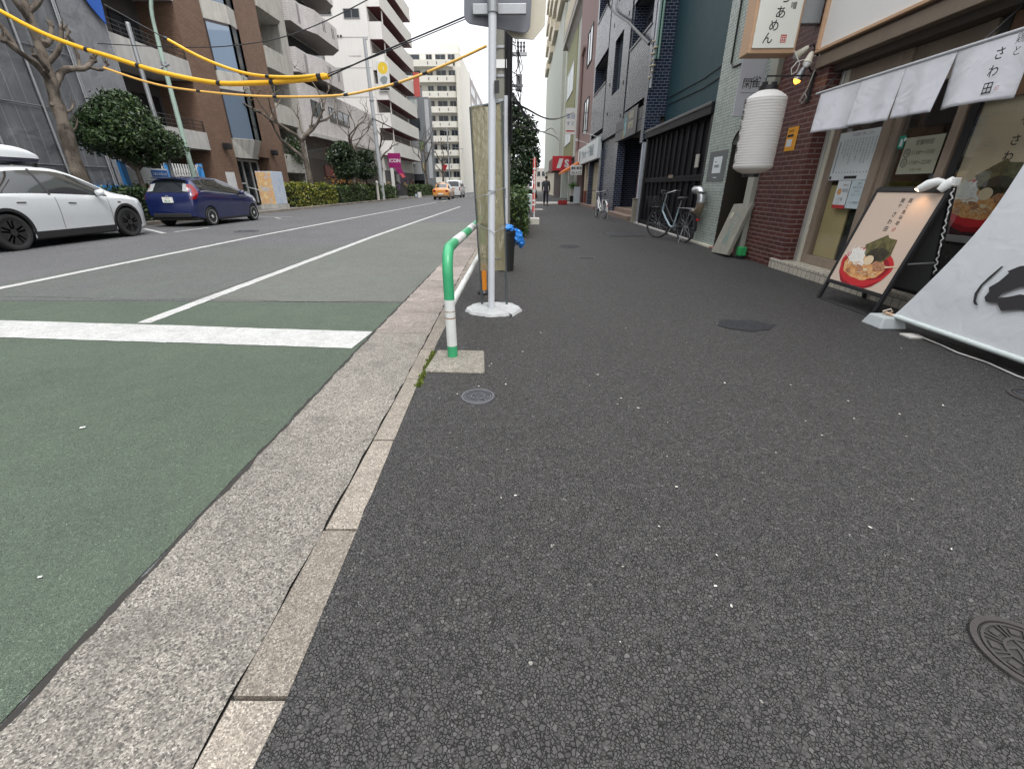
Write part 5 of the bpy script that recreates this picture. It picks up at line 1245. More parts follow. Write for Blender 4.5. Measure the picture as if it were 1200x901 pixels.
# nobori, hedge, tree on the right pavement edge
nbk = thing('red_banner_pole', 'narrow red and white banner pole standing in a white concrete block', 'banner', (.40, 16, 0))
mb = MB(); mb.box(.28, .60, 15.85, 16.15, 0, .22, M('block_white', (.52, .50, .45), .8, var=.12)); mb.build('base', nbk, bevel=.02)
mb = MB(); mb.tube([(.42, 16, .2), (.40, 16, 2.1)], .016, WHITE, 8); mb.build('pole', nbk)
mb = MB(); mb.box(.35, .45, 15.99, 16.01, .42, 2.06, M('red_cloth', (.50, .05, .04), .7, var=.25, scale=5)); mb.build('flag', nbk)
mb = MB(); F = FY(.35, 15.985); mb.column(F, '月極駐車', .05, 1.7, .085, WHITE, .0, 1.2, .02); [mb.fbox(F, .0, .1, z, z + .05, 0, .002, WHITE) for z in (.62, .75, 1.72)]; mb.fbox(F, 0, .1, 1.02, 1.12, 0, .003, M('tape_grey', (.5, .5, .5), .5)); mb.build('lettering', nbk)
def leaves(mb, n, gen, s, mat, q, flat=.0):
    V = []; f = []
    for i in range(n):
        c, nrm = gen(q)
        d = Vector((q.gauss(0, 1), q.gauss(0, 1), q.gauss(0, .8))); d = (d - nrm * d.dot(nrm) * flat).normalized()
        e = d.cross(Vector((q.gauss(0, 1), q.gauss(0, 1), q.gauss(0, 1)))).normalized()
        k = s * q.uniform(.6, 1.4); b = len(V); V += [c - d * k, c + e * k * .42 + d * k * .1, c + d * k, c - e * k * .42 + d * k * .1]; f.append((b, b+1, b+2, b+3))
    mb.add(V, f, mat)
L_HEDGE = leafmat('hedge_leaf', (.016, .035, .010), (.040, .075, .018), (.10, .14, .035)); L_YEL = leafmat('golden_hedge_leaf', (.05, .08, .012), (.14, .16, .02), (.32, .28, .04)); L_DARK = leafmat('dark_tree_leaf', (.010, .022, .010), (.022, .044, .018), (.06, .09, .035)); L_MID = leafmat('camellia_leaf', (.012, .028, .010), (.03, .06, .018), (.085, .12, .04))
def boxhedge(name, label, x0, x1, y0, y1, z0, z1, mat, n, s, group=None, seed=1):
    t = thing(name, label, 'hedge', ((x0+x1)/2, (y0+y1)/2, z0), group); q = random.Random(seed)
    mb = MB(); mb.box(x0 + .13, x1 - .13, y0 + .13, y1 - .13, z0, z1 - .15, M('hedge_core', (.012, .018, .008), .9)); mb.build('dark_core', t)  # solid near-black box filling the hedge behind its leaves
    Lx, Ly, Lz = x1 - x0, y1 - y0, z1 - z0
    def gen(q):
        while True:
            p = Vector((q.uniform(x0, x1), q.uniform(y0, y1), q.uniform(z0 + .03, z1)))
            d = min(p.x - x0, x1 - p.x, p.y - y0, y1 - p.y, z1 - p.z)
            if d < .17:
                b = .09 * math.sin(p.y * 2.3 + seed) + .06 * math.sin(p.y * 5.1 + p.z * 3)
                return p + Vector((q.gauss(0, .05), q.gauss(0, .05), q.gauss(0, .05) + b * (p.z > z1 - .3))), Vector((0, 0, 1))
    mb = MB(); leaves(mb, n, gen, s, mat, q); mb.build('foliage', t); return t
boxhedge('hedge', 'clipped green hedge beside the right pavement behind the utility pole', -.95, .12, 11.6, 15.6, 0, 1.12, L_HEDGE, 9000, .045, seed=2)
def tree(name, label, base, th, blobs, n, s, leaf, bark, tr=.08, seed=1, group=None, lean=(0, 0), gap=.35):
    t = thing(name, label, 'tree', base, group); q = random.Random(seed); B = Vector(base)
    mb = MB(); top = B + Vector((lean[0], lean[1], th)); mb.tube([B - Vector((0, 0, .05)), B.lerp(top, .5) + Vector((.03, .02, 0)), top], [tr * 1.25, tr, tr * .75], bark, 10)
    for c, r in blobs: 
        C = Vector(c); mb.tube([top - Vector((0, 0, .15)), top.lerp(C, .5) + Vector((q.uniform(-.1, .1), q.uniform(-.1, .1), 0)), C], [tr * .6, tr * .35, tr * .15], bark, 6)
    mb.build('trunk', t, smooth=True)
    vols = [r[0] * r[1] * r[2] if isinstance(r, tuple) else r ** 3 for c, r in blobs]; tot = sum(v ** .67 for v in vols)
    mb = MB()
    for (c, r), v in zip(blobs, vols):
        rr = r if isinstance(r, tuple) else (r, r, r); C = Vector(c)
        lob = [(Vector((q.gauss(0, 1), q.gauss(0, 1), q.gauss(0, 1))).normalized(), q.uniform(.75, 1.12)) for _ in range(26)]
        def gen(q):
            d, k = q.choice(lob); u = (d + Vector((q.gauss(0, .34), q.gauss(0, .34), q.gauss(0, .34)))).normalized()
            m = k * (1 - gap * q.random() ** 1.6)
            return C + Vector((u.x * rr[0], u.y * rr[1], u.z * rr[2])) * m, u
        leaves(mb, int(n * v ** .67 / tot), gen, s, leaf, q)
    mb.build('crown', t); return t
BARK = barkmat('grey_bark', (.060, .050, .042), (.135, .115, .095)); BARKD = barkmat('dark_bark', (.05, .042, .034), (.11, .09, .075))
tree('evergreen_tree', 'tall dark evergreen tree behind the hedge on the right pavement edge', (-.6, 22, 0), 1.2, [((-.45, 22, 2.2), (1.1, 1.2, 1.0)), ((-.3, 22.3, 3.4), (.95, 1.1, .9)), ((-.5, 21.8, 1.5), (.8, .9, .5)), ((-.7, 22, 4.3), (.6, .7, .6)), ((.35, 22.2, 2.7), (.5, .6, .7))], 11000, .085, L_DARK, BARKD, .10, 5)
boxhedge('hedge', 'low far green hedge along the pavement beyond the walking man', .3, 1.6, 52, 60, 0, .8, L_HEDGE, 1500, .1, seed=4)
vbox = thing('white_cabinet', 'small pale street cabinet behind the hedge by the red banner pole', 'cabinet', (.2, 18, 0))
mb = MB(); mb.box(-.1, .40, 17.8, 18.2, .35, .95, M('cabinet_pale', (.45, .52, .50), .5)); mb.build('body', vbox, bevel=.06); mb = MB(); mb.box(.0, .3, 17.9, 18.1, 0, .35, STEEL); mb.build('base', vbox)
# ------------------------------------------------------------------ bicycles
def bicycle(label, loc, rz, fm, basket, saddle_mat, fender, steer=0.0, s=1.0, fork=None, rimm=None):
    """Upright city bicycle, local x forward, wheels 26 inch."""
    t = thing('bicycle', label, 'bicycle', (0, 0, 0))
    r = .33; wb = 1.08
    for x, st in ((0, 0), (wb, steer)):
        F = Frame((x, 0, r), (math.cos(st), math.sin(st), 0), (0, 0, 1))
        mb = MB(); mb.tube([F.P(a, b) for a, b in circle(0, 0, r - .016, 40)], .018, RUBBER, 8, closed=True); w = mb.build('wheel', t, smooth=True)
        mb = MB(); mb.tube([F.P(a, b) for a, b in circle(0, 0, r - .038, 40)], .010, rimm or ALU, 6, closed=True); mb.build('rim', w, smooth=True)
        mb = MB(); mb.tube([F.P(0, 0, -.045), F.P(0, 0, .045)], .022, ALU, 10)
        for k in range(18):
            a = 2 * math.pi * k / 18; mb.tube([F.P(.02 * math.cos(a + .4), .02 * math.sin(a + .4), .03 * (-1) ** k), F.P((r - .04) * math.cos(a), (r - .04) * math.sin(a))], .0018, STEEL, 4)
        mb.build('spokes', w)
        mb = MB(); A = circle(0, 0, r + .022, 20, 20 if x == 0 else 50, 190 if x == 0 else 175)
        V = []; f = []
        for a, b in A: V += [F.P(a, b, -.028), F.P(a, b, .028)]
        for i in range(len(A) - 1): f.append((2*i, 2*i+1, 2*i+3, 2*i+2))
        mb.add(V, f, fender); mb.build('mudguard', t, smooth=True)
    bb = (.46, 0, .29); ht = (.93, 0, .80); hb = (.97, 0, .62); st = (.33, 0, .72)
    mb = MB()
    mb.tube([hb, (.8, 0, .46), (.6, 0, .31), bb], .021, fm, 10); mb.tube([ht, (.72, 0, .60), (.52, 0, .42), (.42, 0, .40)], .017, fork or fm, 10)
    mb.tube([bb, st], .018, fm, 10); mb.tube([ht, hb], .022, fm, 10)
    mb.build('frame', t, smooth=True); mb = MB()
    fm = fork or fm
    for y in (-.055, .055):
        mb.tube([(bb[0], y*.5, bb[2]), (0, y, r)], .010, fm, 8); mb.tube([(st[0], y*.4, st[2]), (0, y, r)], .008, fm, 8); mb.tube([(hb[0], y, hb[2]), (wb, y * 1.0, r)], .012, fm, 8)
    mb.build('fork', t, smooth=True)
    mb = MB(); mb.tube([st, (.29, 0, .86)], .013, ALU, 8); mb.build('seat_post', t)
    mb = MB(); V = []
    for x, w, z in ((.14, .03, .90), (.18, .10, .925), (.25, .10, .925), (.33, .05, .915), (.42, .02, .905)): V += [(x, -w, z - .012), (x, -w * .6, z + .012), (x, w * .6, z + .012), (x, w, z - .012), (x, 0, z - .05)]
    mb.add(V, [(5*i + k, 5*i + (k+1) % 5, 5*i + 5 + (k+1) % 5, 5*i + 5 + k) for i in range(4) for k in range(5)] + [(4,3,2,1,0), (20,21,22,23,24)], saddle_mat); mb.build('saddle', t, smooth=True)
    c, sn = math.cos(steer), math.sin(steer)
    H = lambda x, y, z: (.92 + x * c - y * sn, x * sn + y * c, z)
    mb = MB(); mb.tube([ht, H(-.02, 0, 1.0)], .013, ALU, 8); mb.tube([H(-.17, .29, 1.04), H(-.06, .27, 1.05), H(.04, .12, 1.0), H(.0, 0, .99), H(.04, -.12, 1.0), H(-.06, -.27, 1.05), H(-.17, -.29, 1.04)], .011, ALU, 8); mb.build('handlebar', t, smooth=True)
    for sgn in (-1, 1):
        mb = MB(); mb.tube([H(-.08, .275 * sgn, 1.05), H(-.19, .29 * sgn, 1.04)], .017, RUBBER, 8); mb.build('grip', t)
        mb = MB(); mb.tube([H(.0, .22 * sgn, 1.03), H(-.10, .25 * sgn, .995)], .006, BLACK, 6); mb.tube([H(.02, .2 * sgn, 1.03), H(.12, .1 * sgn, .98), H(.08, .02, .82), H(.1, .02, .66)], .004, BLACK, 5); mb.build('brake_lever', t)
    if basket:
        mb = MB()
        for j in range(5):
            z = .70 + j * .055; k = 1 + .06 * j
            mb.tube([H(.10, -.15*k, z), H(.34*k, -.13*k, z), H(.34*k, .13*k, z), H(.10, .15*k, z)], .0045, basket, 5, closed=True)
        for i in range(7):
            y = -.13 + i * .043; mb.tube([H(.335, y, .70), H(.42, y * 1.25, .93)], .0035, basket, 4); mb.tube([H(.10, y, .70), H(.10, y * 1.25, .93)], .0035, basket, 4); mb.tube([H(.10, y, .70), H(.335, y, .70)], .0035, basket, 4)
        for i in range(5): 
            for sg_ in (-1, 1): mb.tube([H(.13 + i * .05, .14 * sg_, .70), H(.14 + i * .065, .18 * sg_, .93)], .0035, basket, 4)
        mb.build('basket', t)
    mb = MB(); 
    for y in (-.06, .06): mb.tube([(-.26, y, .71), (.30, y, .71)], .006, STEEL, 6); mb.tube([(-.2, y, .71), (0, y * .9, r)], .005, STEEL, 6)
    for x in (-.26, -.12, .02, .16): mb.tube([(x, -.06, .71), (x, .06, .71)], .005, STEEL, 6)
    mb.build('rear_rack', t)
    mb = MB(); mb.tube([(-.355, 0, .50), (-.375, 0, .50)], .03, M('reflector_red', (.5, .02, .02), .2), 12); mb.build('reflector', t)
    mb = MB(); mb.lathe(bb, [(.0, .045), (.075, .045), (.075, .055), (0, .055)], STEEL, 20, Frame(bb, (1, 0, 0), (0, 0, 1)))
    for a, y in ((-.15, -.08), (.15, .08)): mb.tube([(bb[0], y * .6, bb[2]), (bb[0] + a * .6, y, bb[2] - a)], .009, ALU, 6); mb.box(bb[0] + a*.6 - .05, bb[0] + a*.6 + .05, y - .04 if y < 0 else y, y if y < 0 else y + .04, bb[2] - a - .012, bb[2] - a + .012, RUBBER)
    mb.build('crank', t)
    mb = MB(); mb.box(.12, bb[0] + .08, -.062, -.05, .25, .38, BLACK) ; mb.build('chain_case', t, bevel=.02)
    mb = MB(); mb.tube([(0, -.06, .31), (-.05, -.16, .02)], .008, STEEL, 6); mb.tube([(0, .06, .31), (-.05, .16, .02)], .008, STEEL, 6); mb.tube([(-.05, -.16, .012), (-.05, .16, .012)], .008, STEEL, 6); mb.build('kickstand', t)
    t.location = loc; t.rotation_euler = (0, R(0), rz); t.scale = (s, s, s)
    return t
PALEB = M('pale_blue_frame', (.32, .42, .46), .35, var=.06)
bicycle('black city bicycle with a pale blue frame leaning beside the black gate', (3.80, 10.70, 0), R(106), PALEB, M('basket_black', (.03, .03, .03), .5), BLACK, BLACK, R(24), 1.06, BLACK, M('dark_rim_steel', (.12, .12, .125), .4, .5))
bicycle('white and silver city bicycle parked by the navy entrance steps', (3.32, 18.8, 0), R(97), WHITE, None, BLACK, WHITE, R(-6), 1.02)

# ------------------------------------------------------------------ the walking man
def skin_mesh(name, verts, edges, radii, root, mat, parent, sub=2):
    o0 = origin(parent)
    me = bpy.data.meshes.new(name); me.from_pydata([tuple(Vector(v) - o0) for v in verts], edges, [])
    o = bpy.data.objects.new(name, me); COL.objects.link(o)
    m = o.modifiers.new('skin', 'SKIN'); m.use_smooth_shade = True
    for i, r_ in enumerate(radii):
        d = me.skin_vertices[0].data[i]; d.radius = (r_, r_) if not isinstance(r_, tuple) else r_; d.use_root = i == root
    s = o.modifiers.new('sub', 'SUBSURF'); s.levels = sub; s.render_levels = sub
    bpy.context.view_layer.update()
    dg = bpy.context.evaluated_depsgraph_get(); me2 = bpy.data.meshes.new_from_object(o.evaluated_get(dg))
    bpy.data.objects.remove(o)
    me2.materials.clear(); me2.materials.append(mat); me2.polygons.foreach_set('use_smooth', [True] * len(me2.polygons))
    o = bpy.data.objects.new(name, me2); COL.objects.link(o); o.parent = parent
    return o
man = thing('person', 'man in a dark suit jacket and trousers walking away along the pavement', 'person', (1.66, 33, 0))
SKIN = M('skin', (.42, .25, .17), .5, var=.06); SUIT = M('suit_grey', (.045, .048, .058), .8, var=.15); TROU = M('trousers_navy', (.018, .020, .035), .8, var=.15); HAIR = M('hair_black', (.012, .010, .010), .5)
X0, Yb = 1.66, 33.0
k = 1.06
def W(x, y, z): return (X0 + x * k, Yb + y * k, z * k)
V = []; E = []; RR = []
def chain(pts, radii, start=None):
    prev = start
    for p, r_ in zip(pts, radii):
        V.append(W(*p)); RR.append((r_[0] * k, r_[1] * k) if isinstance(r_, tuple) else r_ * k)
        if prev is not None: E.append((prev, len(V) - 1))
        prev = len(V) - 1
    return prev
pel = chain([(0, 0, .95)], [(.150, .11)])
chest = chain([(0, 0, 1.10), (0, .01, 1.25), (0, .01, 1.38)], [(.135, .10), (.155, .115), (.15, .11)], pel)
neck = chain([(0, .01, 1.48), (0, .02, 1.53)], [.065, .052], chest)
head = chain([(0, .03, 1.59), (0, .03, 1.66), (0, .03, 1.72)], [(.068, .078), (.078, .095), (.06, .072)], neck)
for sgn, fy, ay in ((-1, .16, -.10), (1, -.16, .12)):
    hip = chain([(.09 * sgn, 0, .88), (.095 * sgn, fy * .45, .50), (.095 * sgn, fy * (1.0 if fy > 0 else 1.5), .10)], [.088, .062, .044], pel)
    chain([(.095 * sgn, fy * (1.0 if fy > 0 else 1.5) + .06, .045), (.10 * sgn, fy * (1.0 if fy > 0 else 1.5) + .16, .035)], [.042, .03], hip)
    sh = chain([(.17 * sgn, .01, 1.42), (.225 * sgn, ay * .4, 1.16), (.235 * sgn, ay * 1.0 + .03, .92)], [.062, .045, .033], chest)
    palm = chain([(.235 * sgn, ay + .045, .86), (.233 * sgn, ay + .05, .81)], [(.03, .018), (.032, .016)], sh)
    for f_ in range(4):
        dx = -.021 + .014 * f_; chain([(.232 * sgn, ay + .05 + dx, .775), (.226 * sgn, ay + .058 + dx, .745 - .004 * (f_ in (1, 2)))], [.0085, .0075], palm)
    chain([(.222 * sgn, ay + .085, .835), (.215 * sgn, ay + .095, .80)], [.010, .008], palm - 1)
body = skin_mesh('body', V, E, RR, pel, SKIN, man)
# clothes: shells of the same chains, a little larger
def shell(name, chains, mat, root=0):
    global V, E, RR
    V = []; E = []; RR = []
    chains()
    return skin_mesh(name, V, E, RR, 0, mat, man)
def jac():
    a = chain([(0, 0, .86)], [(.175, .135)]); b = chain([(0, 0, 1.0), (0, 0, 1.12), (0, .01, 1.26), (0, .01, 1.40)], [(.165, .125), (.155, .118), (.172, .13), (.165, .12)], a); chain([(0, .01, 1.485)], [(.075, .07)], b)
    for sgn, ay in ((-1, -.10), (1, .12)): chain([(.18 * sgn, .01, 1.42), (.232 * sgn, ay * .4, 1.16), (.24 * sgn, ay + .03, .90)], [.075, .060, .05], b)
shell('jacket', jac, SUIT)
def tro():
    a = chain([(0, 0, .95)], [(.158, .118)])
    for sgn, fy in ((-1, .16), (1, -.16)): chain([(.09 * sgn, 0, .86), (.098 * sgn, fy * .45, .50), (.098 * sgn, fy * (1.0 if fy > 0 else 1.5), .12)], [.10, .078, .064], a)
shell('trousers', tro, TROU)
for sgn, fy in ((-1, .16), (1, -.24)):
    mb = MB(); mb.tube([W(.097 * sgn, fy - .06, .04), W(.097 * sgn, fy + .02, .06), W(.10 * sgn, fy + .12, .05), W(.10 * sgn, fy + .20, .03)], [.045, .055, .05, .03], BLACK, 10); mb.build('shoe', man, smooth=True)
mb = MB(); q = random.Random(3); lumpy(mb, W(0, .012, 1.70), (.092, .105, .105), HAIR, a=.03); mb.build('hair', man, smooth=True)
for sgn in (-1, 1):
    mb = MB(); lumpy(mb, W(.088 * sgn, .03, 1.645), (.014, .022, .035), SKIN, 6, 8, .02); mb.build('ear', man, smooth=True)
    mb = MB(); lumpy(mb, W(.034 * sgn, .122, 1.665), (.012, .008, .009), WHITE, 6, 8, .0); mb.build('eye', man, smooth=True)
mb = MB(); mb.tube([W(0, .115, 1.675), W(0, .142, 1.635), W(0, .12, 1.625)], [.009, .016, .012], SKIN, 8); mb.build('nose', man, smooth=True)
mb = MB(); mb.tube([W(-.026, .112, 1.592), W(0, .122, 1.592), W(.026, .112, 1.592)], .006, M('lips', (.35, .13, .11), .5), 6); mb.build('mouth', man, smooth=True)
# ------------------------------------------------------------------ cars (local x forward, y left, z up, ground z = 0)
CARGL = glassdark('car_glass', (.010, .012, .014), .05)
HEADL = M('headlight_clear', (.55, .57, .6), .12, .2, var=.1); TAIL = M('tail_red', (.20, .006, .010), .15, var=.1); CLEAR = M('lens_clear', (.45, .46, .47), .15, .3, var=.2)
PLASTIC = M('black_plastic', (.020, .020, .021), .55, var=.15)
def carpaint(name, col, flake=0.0):
    t = NT(name)
    n = t.noise(1.2, 3); kk = t.math('MULTIPLY_ADD', n, .12); kk.node.inputs[2].default_value = .94
    t.fin(t.mix(1.0, col, kk, 'MULTIPLY'), .28, flake, .6)
    t.bsdf.inputs['Coat Weight'].default_value = 1.0; t.bsdf.inputs['Coat Roughness'].default_value = .03
    return t.mat
class Car:
    def __init__(c, S): c.__dict__.update(S)
    def zt(c, x): return sinterp(c.top, x)
    def zl(c, x): return min(sinterp(c.belt, x), c.zt(x) - .05)
    def wb(c, x): return sinterp(c.plan, x)
    def wr(c, x): return min(sinterp(c.roofw, x), c.wb(x) * .96)
    def zb(c, x):
        z = interp(c.sill, x)
        for xa in (c.xr, c.xf):
            d = abs(x - xa)
            if d < c.ra: z = max(z, c.rw + math.sqrt(c.ra ** 2 - d ** 2))
        return z
    def side(c, x, z):
        """Half width at height z under the belt."""
        zl = c.zl(x); f_ = max(0, min(1, (z - .18) / (zl - .18)))
        s = 1 - .055 * (1 - f_) ** 2 - .022 * f_ ** 3 - .012 * math.sin(f_ * math.pi * 2.0) * c.crease
        return c.wb(x) * s
    def gh(c, x, t):
        """Point of the greenhouse flank, t 0 at the belt to 1 at the roof edge."""
        zl = c.zl(x); zt = c.zt(x); y0 = c.side(x, zl); y1 = c.wr(x)
        if zt - zl < .12: y1 = max(y1, y0 * .90)
        return lerp(y0 - .012 * (t > 0), y1, t) + .018 * math.sin(t * math.pi) * min(1, (zt - zl) * 2), lerp(zl, zt - .035 * min(1, (zt - zl) * 3), t)
    def roof(c, x, u):
        """Top skin, u from -1 to 1."""
        y1, z1 = c.gh(x, 1.0); zt = c.zt(x)
        return y1 * u, z1 + (zt + .012 - z1) * (1 - abs(u) ** 2.6)
def build_car(S, label, loc, rz, name='parked_car'):
    c = Car(S)
    t = thing(name, label, 'car', (0, 0, 0))
    paint = S['paint']
    xs = set(frange(c.x0, c.x1, 84))
    for xa in (c.xr, c.xf):
        xs |= {xa + c.ra * math.cos(R(a)) for a in range(0, 181, 9)} | {xa + c.ra + .002, xa - c.ra - .002}
    for e_ in (c.x0, c.x1):
        for d in (.01, .025, .05, .08, .12): xs.add(e_ + d if e_ == c.x0 else e_ - d)
    xs = sorted(x for x in xs if c.x0 <= x <= c.x1)
    ns, ng, nr2 = 12, 5, 7
    def section(x):
        P = []; zb = c.zb(x); zl = c.zl(x)
        for j in range(ns + 1): z = lerp(zb, max(zl, zb + .02), j / ns); P.append((c.side(x, z), z))
        for j in range(1, ng + 1): P.append(c.gh(x, j / ng))
        for j in range(1, nr2 + 1): P.append(c.roof(x, 1 - j / nr2))
        return P
    mb = MB(); V = []; f = []
    m = ns + ng + nr2 + 1
    full = 2 * m - 1
    for x in xs:
        P = section(x)
        V += [(x, -y, z) for y, z in P] + [(x, y, z) for y, z in reversed(P[:-1])]
    for i in range(len(xs) - 1):
        for j in range(full - 1): a = i * full + j; f.append((a, a + full, a + full + 1, a + 1))
    f.append(tuple(range(full))); f.append(tuple(reversed(range((len(xs) - 1) * full, len(xs) * full))))
    mb.add(V, f, paint); body = mb.build('body', t, smooth=True)
    # floor and wheel housings
    mb = MB()
    mb.box(c.x0 + .1, c.xr - c.ra - .01, -c.w * .9, c.w * .9, .2, .5, PLASTIC); mb.box(c.xr + c.ra + .01, c.xf - c.ra - .01, -c.w * .9, c.w * .9, .16, .5, PLASTIC); mb.box(c.xf + c.ra - .1, c.x1 - .25, -c.w * .55, c.w * .55, .2, .5, PLASTIC)
    mb.box(c.xr - c.ra, c.xf + c.ra, -c.w * .62, c.w * .62, .25, .8, PLASTIC)
    for xa in (c.xr, c.xf):
        for sg in (-1, 1):
            V = []; f = []
            for i, a in enumerate(range(-12, 193, 12)):
                x = xa + c.ra * math.cos(R(a)); z = c.rw + c.ra * math.sin(R(a)); V += [(x, sg * (c.wb(x) * .97 - .01), z), (x, sg * c.w * .6, z)]
                if i: f.append((2*i-2, 2*i-1, 2*i+1, 2*i))
            mb.add(V, f, PLASTIC)
    mb.build('underbody', t)
    def flank(name, xa, xb, fn0, fn1, mat, off=.004, both=True, nx=24, nz=6, par=None, sides=(-1, 1)):
        """Patch lying on the flank between z = fn0(x) and fn1(x)."""
        for sg in sides:
            mb = MB(); V = []; f = []
            for i in range(nx + 1):
                x = lerp(xa, xb, i / nx)
                for j in range(nz + 1):
                    z = lerp(fn0(x), fn1(x), j / nz); V.append((x, sg * (c.side(x, z) + off), z))
            for i in range(nx):
                for j in range(nz): a = i * (nz + 1) + j; f.append((a, a + nz + 1, a + nz + 2, a + 1) if sg < 0 else (a, a + 1, a + nz + 2, a + nz + 1))
            mb.add(V, f, mat); o = mb.build(name, par or t, smooth=True)
        return o
    def glassflank(name, xa, xb, t0, t1, mat, off=.005, nx=30, sides=(-1, 1)):
        for sg in sides:
            mb = MB(); V = []; f = []; nz = 5
            for i in range(nx + 1):
                x = lerp(xa, xb, i / nx)
                for j in range(nz + 1):
                    y, z = c.gh(x, lerp(t0, t1, j / nz)); V.append((x, sg * (y + off), z + off * .3))
            for i in range(nx):
                for j in range(nz): a = i * (nz + 1) + j; f.append((a, a + nz + 1, a + nz + 2, a + 1) if sg < 0 else (a, a + 1, a + nz + 2, a + nz + 1))
            mb.add(V, f, mat); mb.build(name, t, smooth=True)
    def topglass(name, xa, xb, u, mat, off=.006, nx=18, ul=None):
        mb = MB(); V = []; f = []; nu = 12
        dx = (xb - xa); 
        for i in range(nx + 1):
            x = lerp(xa, xb, i / nx); sl = (c.zt(x + .01) - c.zt(x - .01)) / .02; nl = math.hypot(1, sl)
            for j in range(nu + 1):
                y, z = c.roof(x, lerp(-u if ul is None else ul, u, j / nu)); V.append((x - sl / nl * off, y, z + off / nl))
        for i in range(nx):
            for j in range(nu): a = i * (nu + 1) + j; f.append((a, a + nu + 1, a + nu + 2, a + 1))
        mb.add(V, f, mat); mb.build(name, t, smooth=True)
    glassflank('side_window', c.g0, c.g1, .07, .90, CARGL)
    for xp in c.pillars: glassflank('window_pillar', xp - .028, xp + .028, .05, .95, PLASTIC if c.blackpillar else paint, .009, 3)
    if c.chrome: glassflank('window_trim', c.g0 - .03, c.g1 + .03, -.005, .055, c.chrome, .009)
    topglass('windshield', c.ws[0], c.ws[1], .90, CARGL); topglass('rear_window', c.rg[0], c.rg[1], .86, CARGL)
    flank('sill_trim', c.xr + c.ra + .02, c.xf - c.ra - .02, lambda x: c.zb(x) - .01, lambda x: c.zb(x) + c.sillh, PLASTIC, .006)
    if c.cladding:
        for xa in (c.xr, c.xf):
            for sg in (-1, 1):
                mb = MB(); V = []; f = []; A = list(range(-10, 191, 8))
                for i, a in enumerate(A):
                    for r_, o_ in ((c.ra - .004, .004), (c.ra + .055, .008)):
                        x = max(c.x0 + .01, min(c.x1 - .01, xa + r_ * math.cos(R(a)))); z = c.rw + r_ * math.sin(R(a)); V.append((x, sg * (c.side(x, max(z, .2)) + o_), z))
                    if i: f.append((2*i-2, 2*i-1, 2*i+1, 2*i) if sg > 0 else (2*i-2, 2*i, 2*i+1, 2*i-1))
                mb.add(V, f, PLASTIC); mb.build('arch_cladding', t, smooth=True)
    GAP = M('panel_gap', (.015, .015, .017), .6)
    for xd, a0, a1 in c.gaps: flank('door_gap', xd - .005, xd + .005, lambda x: c.zb(x) + a0, lambda x: lerp(c.zb(x), c.zl(x), a1), GAP, .0022, nx=1, nz=14)
    for xh in c.handles: flank('door_handle', xh, xh + .19, lambda x: c.zl(x) - .135, lambda x: c.zl(x) - .112, c.handlemat, .012, nx=4, nz=2)
    for sg in (-1, 1):
        mb = MB(); x = c.mirror; y, z = c.gh(x, .05)
        mb.tube([(x, sg * (y - .02), z + .02), (x - .02, sg * (y + .07), z + .05)], [.03, .03], PLASTIC, 8)
        mb.tube([(x - .02, sg * (y + .05), z + .075), (x - .03, sg * (y + .10), z + .08), (x - .05, sg * (y + .20), z + .085), (x - .06, sg * (y + .245), z + .085)], [.04, .078, .075, .03], paint, 14); mb.build('mirror', t, smooth=True)
    # wheels
    for xa in (c.xr, c.xf):
        for sg in (-1, 1):
            yo = c.wb(xa) * .985; wt = .21
            F = Frame((xa, sg * (yo - wt), c.rw), (1, 0, 0), (0, 0, 1 * -sg))   # N points outward
            mb = MB(); rw = c.rw
            mb.lathe(None, [(rw * .68, .01), (rw * .93, .0), (rw, .03), (rw, wt - .03), (rw * .96, wt - .005), (rw * .86, wt + .002), (rw * .70, wt - .012), (rw * .68, wt - .02)], RUBBER, 40, F); wh = mb.build('wheel', t, smooth=True)
            mb = MB(); RM = c.rim; mb.lathe(None, [(rw * .70, wt - .012), (rw * .67, wt - .014), (rw * .64, wt - .03), (rw * .62, wt - .10), (0, wt - .11)], c.rimback, 36, F)
            mb.build('rim_barrel', wh, smooth=True)
            mb = MB(); n = c.spokes; mb.lathe(None, [(rw * .685, wt - .022), (rw * .70, wt - .008), (rw * .655, wt - .010), (rw * .64, wt - .03)], RM, 40, F)
            for i in range(n):
                for w in c.twin:
                    a = 2 * math.pi * i / n + .3; d = Vector((math.cos(a), math.sin(a))); p = Vector((-d.y, d.x))
                    q0 = [(d * rw * .12 + p * (w * .3 - .018)), (d * rw * .12 + p * (w * .3 + .018)), (d * rw * .67 + p * (w + .016)), (d * rw * .67 + p * (w - .016))]
                    mb.prism(F, [(v.x, v.y) for v in q0], wt - .045, wt - .012, RM)
            mb.lathe(None, [(rw * .2, wt - .04), (rw * .19, wt - .006), (0, wt - .003)], RM, 20, F); mb.build('rim', wh)
    # lights
    for fn in S.get('extra', ()): fn(c, t, flank, topglass)
    t.location = loc; t.rotation_euler = (0, 0, rz)
    return t
def suv_extra(c, t, flank, topglass):
    flank('headlight', c.x1 - .42, c.x1 - .04, lambda x: c.zl(x) - .10 - .05 * (x - c.x1 + .42), lambda x: c.zl(x) - .02, HEADL, .006)
    flank('side_repeater', 3.62, 3.72, lambda x: c.zl(x) - .10, lambda x: c.zl(x) - .075, PLASTIC, .008, nx=3, nz=1)
    flank('tail_light', .02, .45, lambda x: c.zl(x) - .14, lambda x: c.zl(x) - .01, TAIL, .006)
    mb = MB(); mb.box(-.012, 0.012, -.26, .26, .72, .88, WHITE); mb.build('number_plate', t)
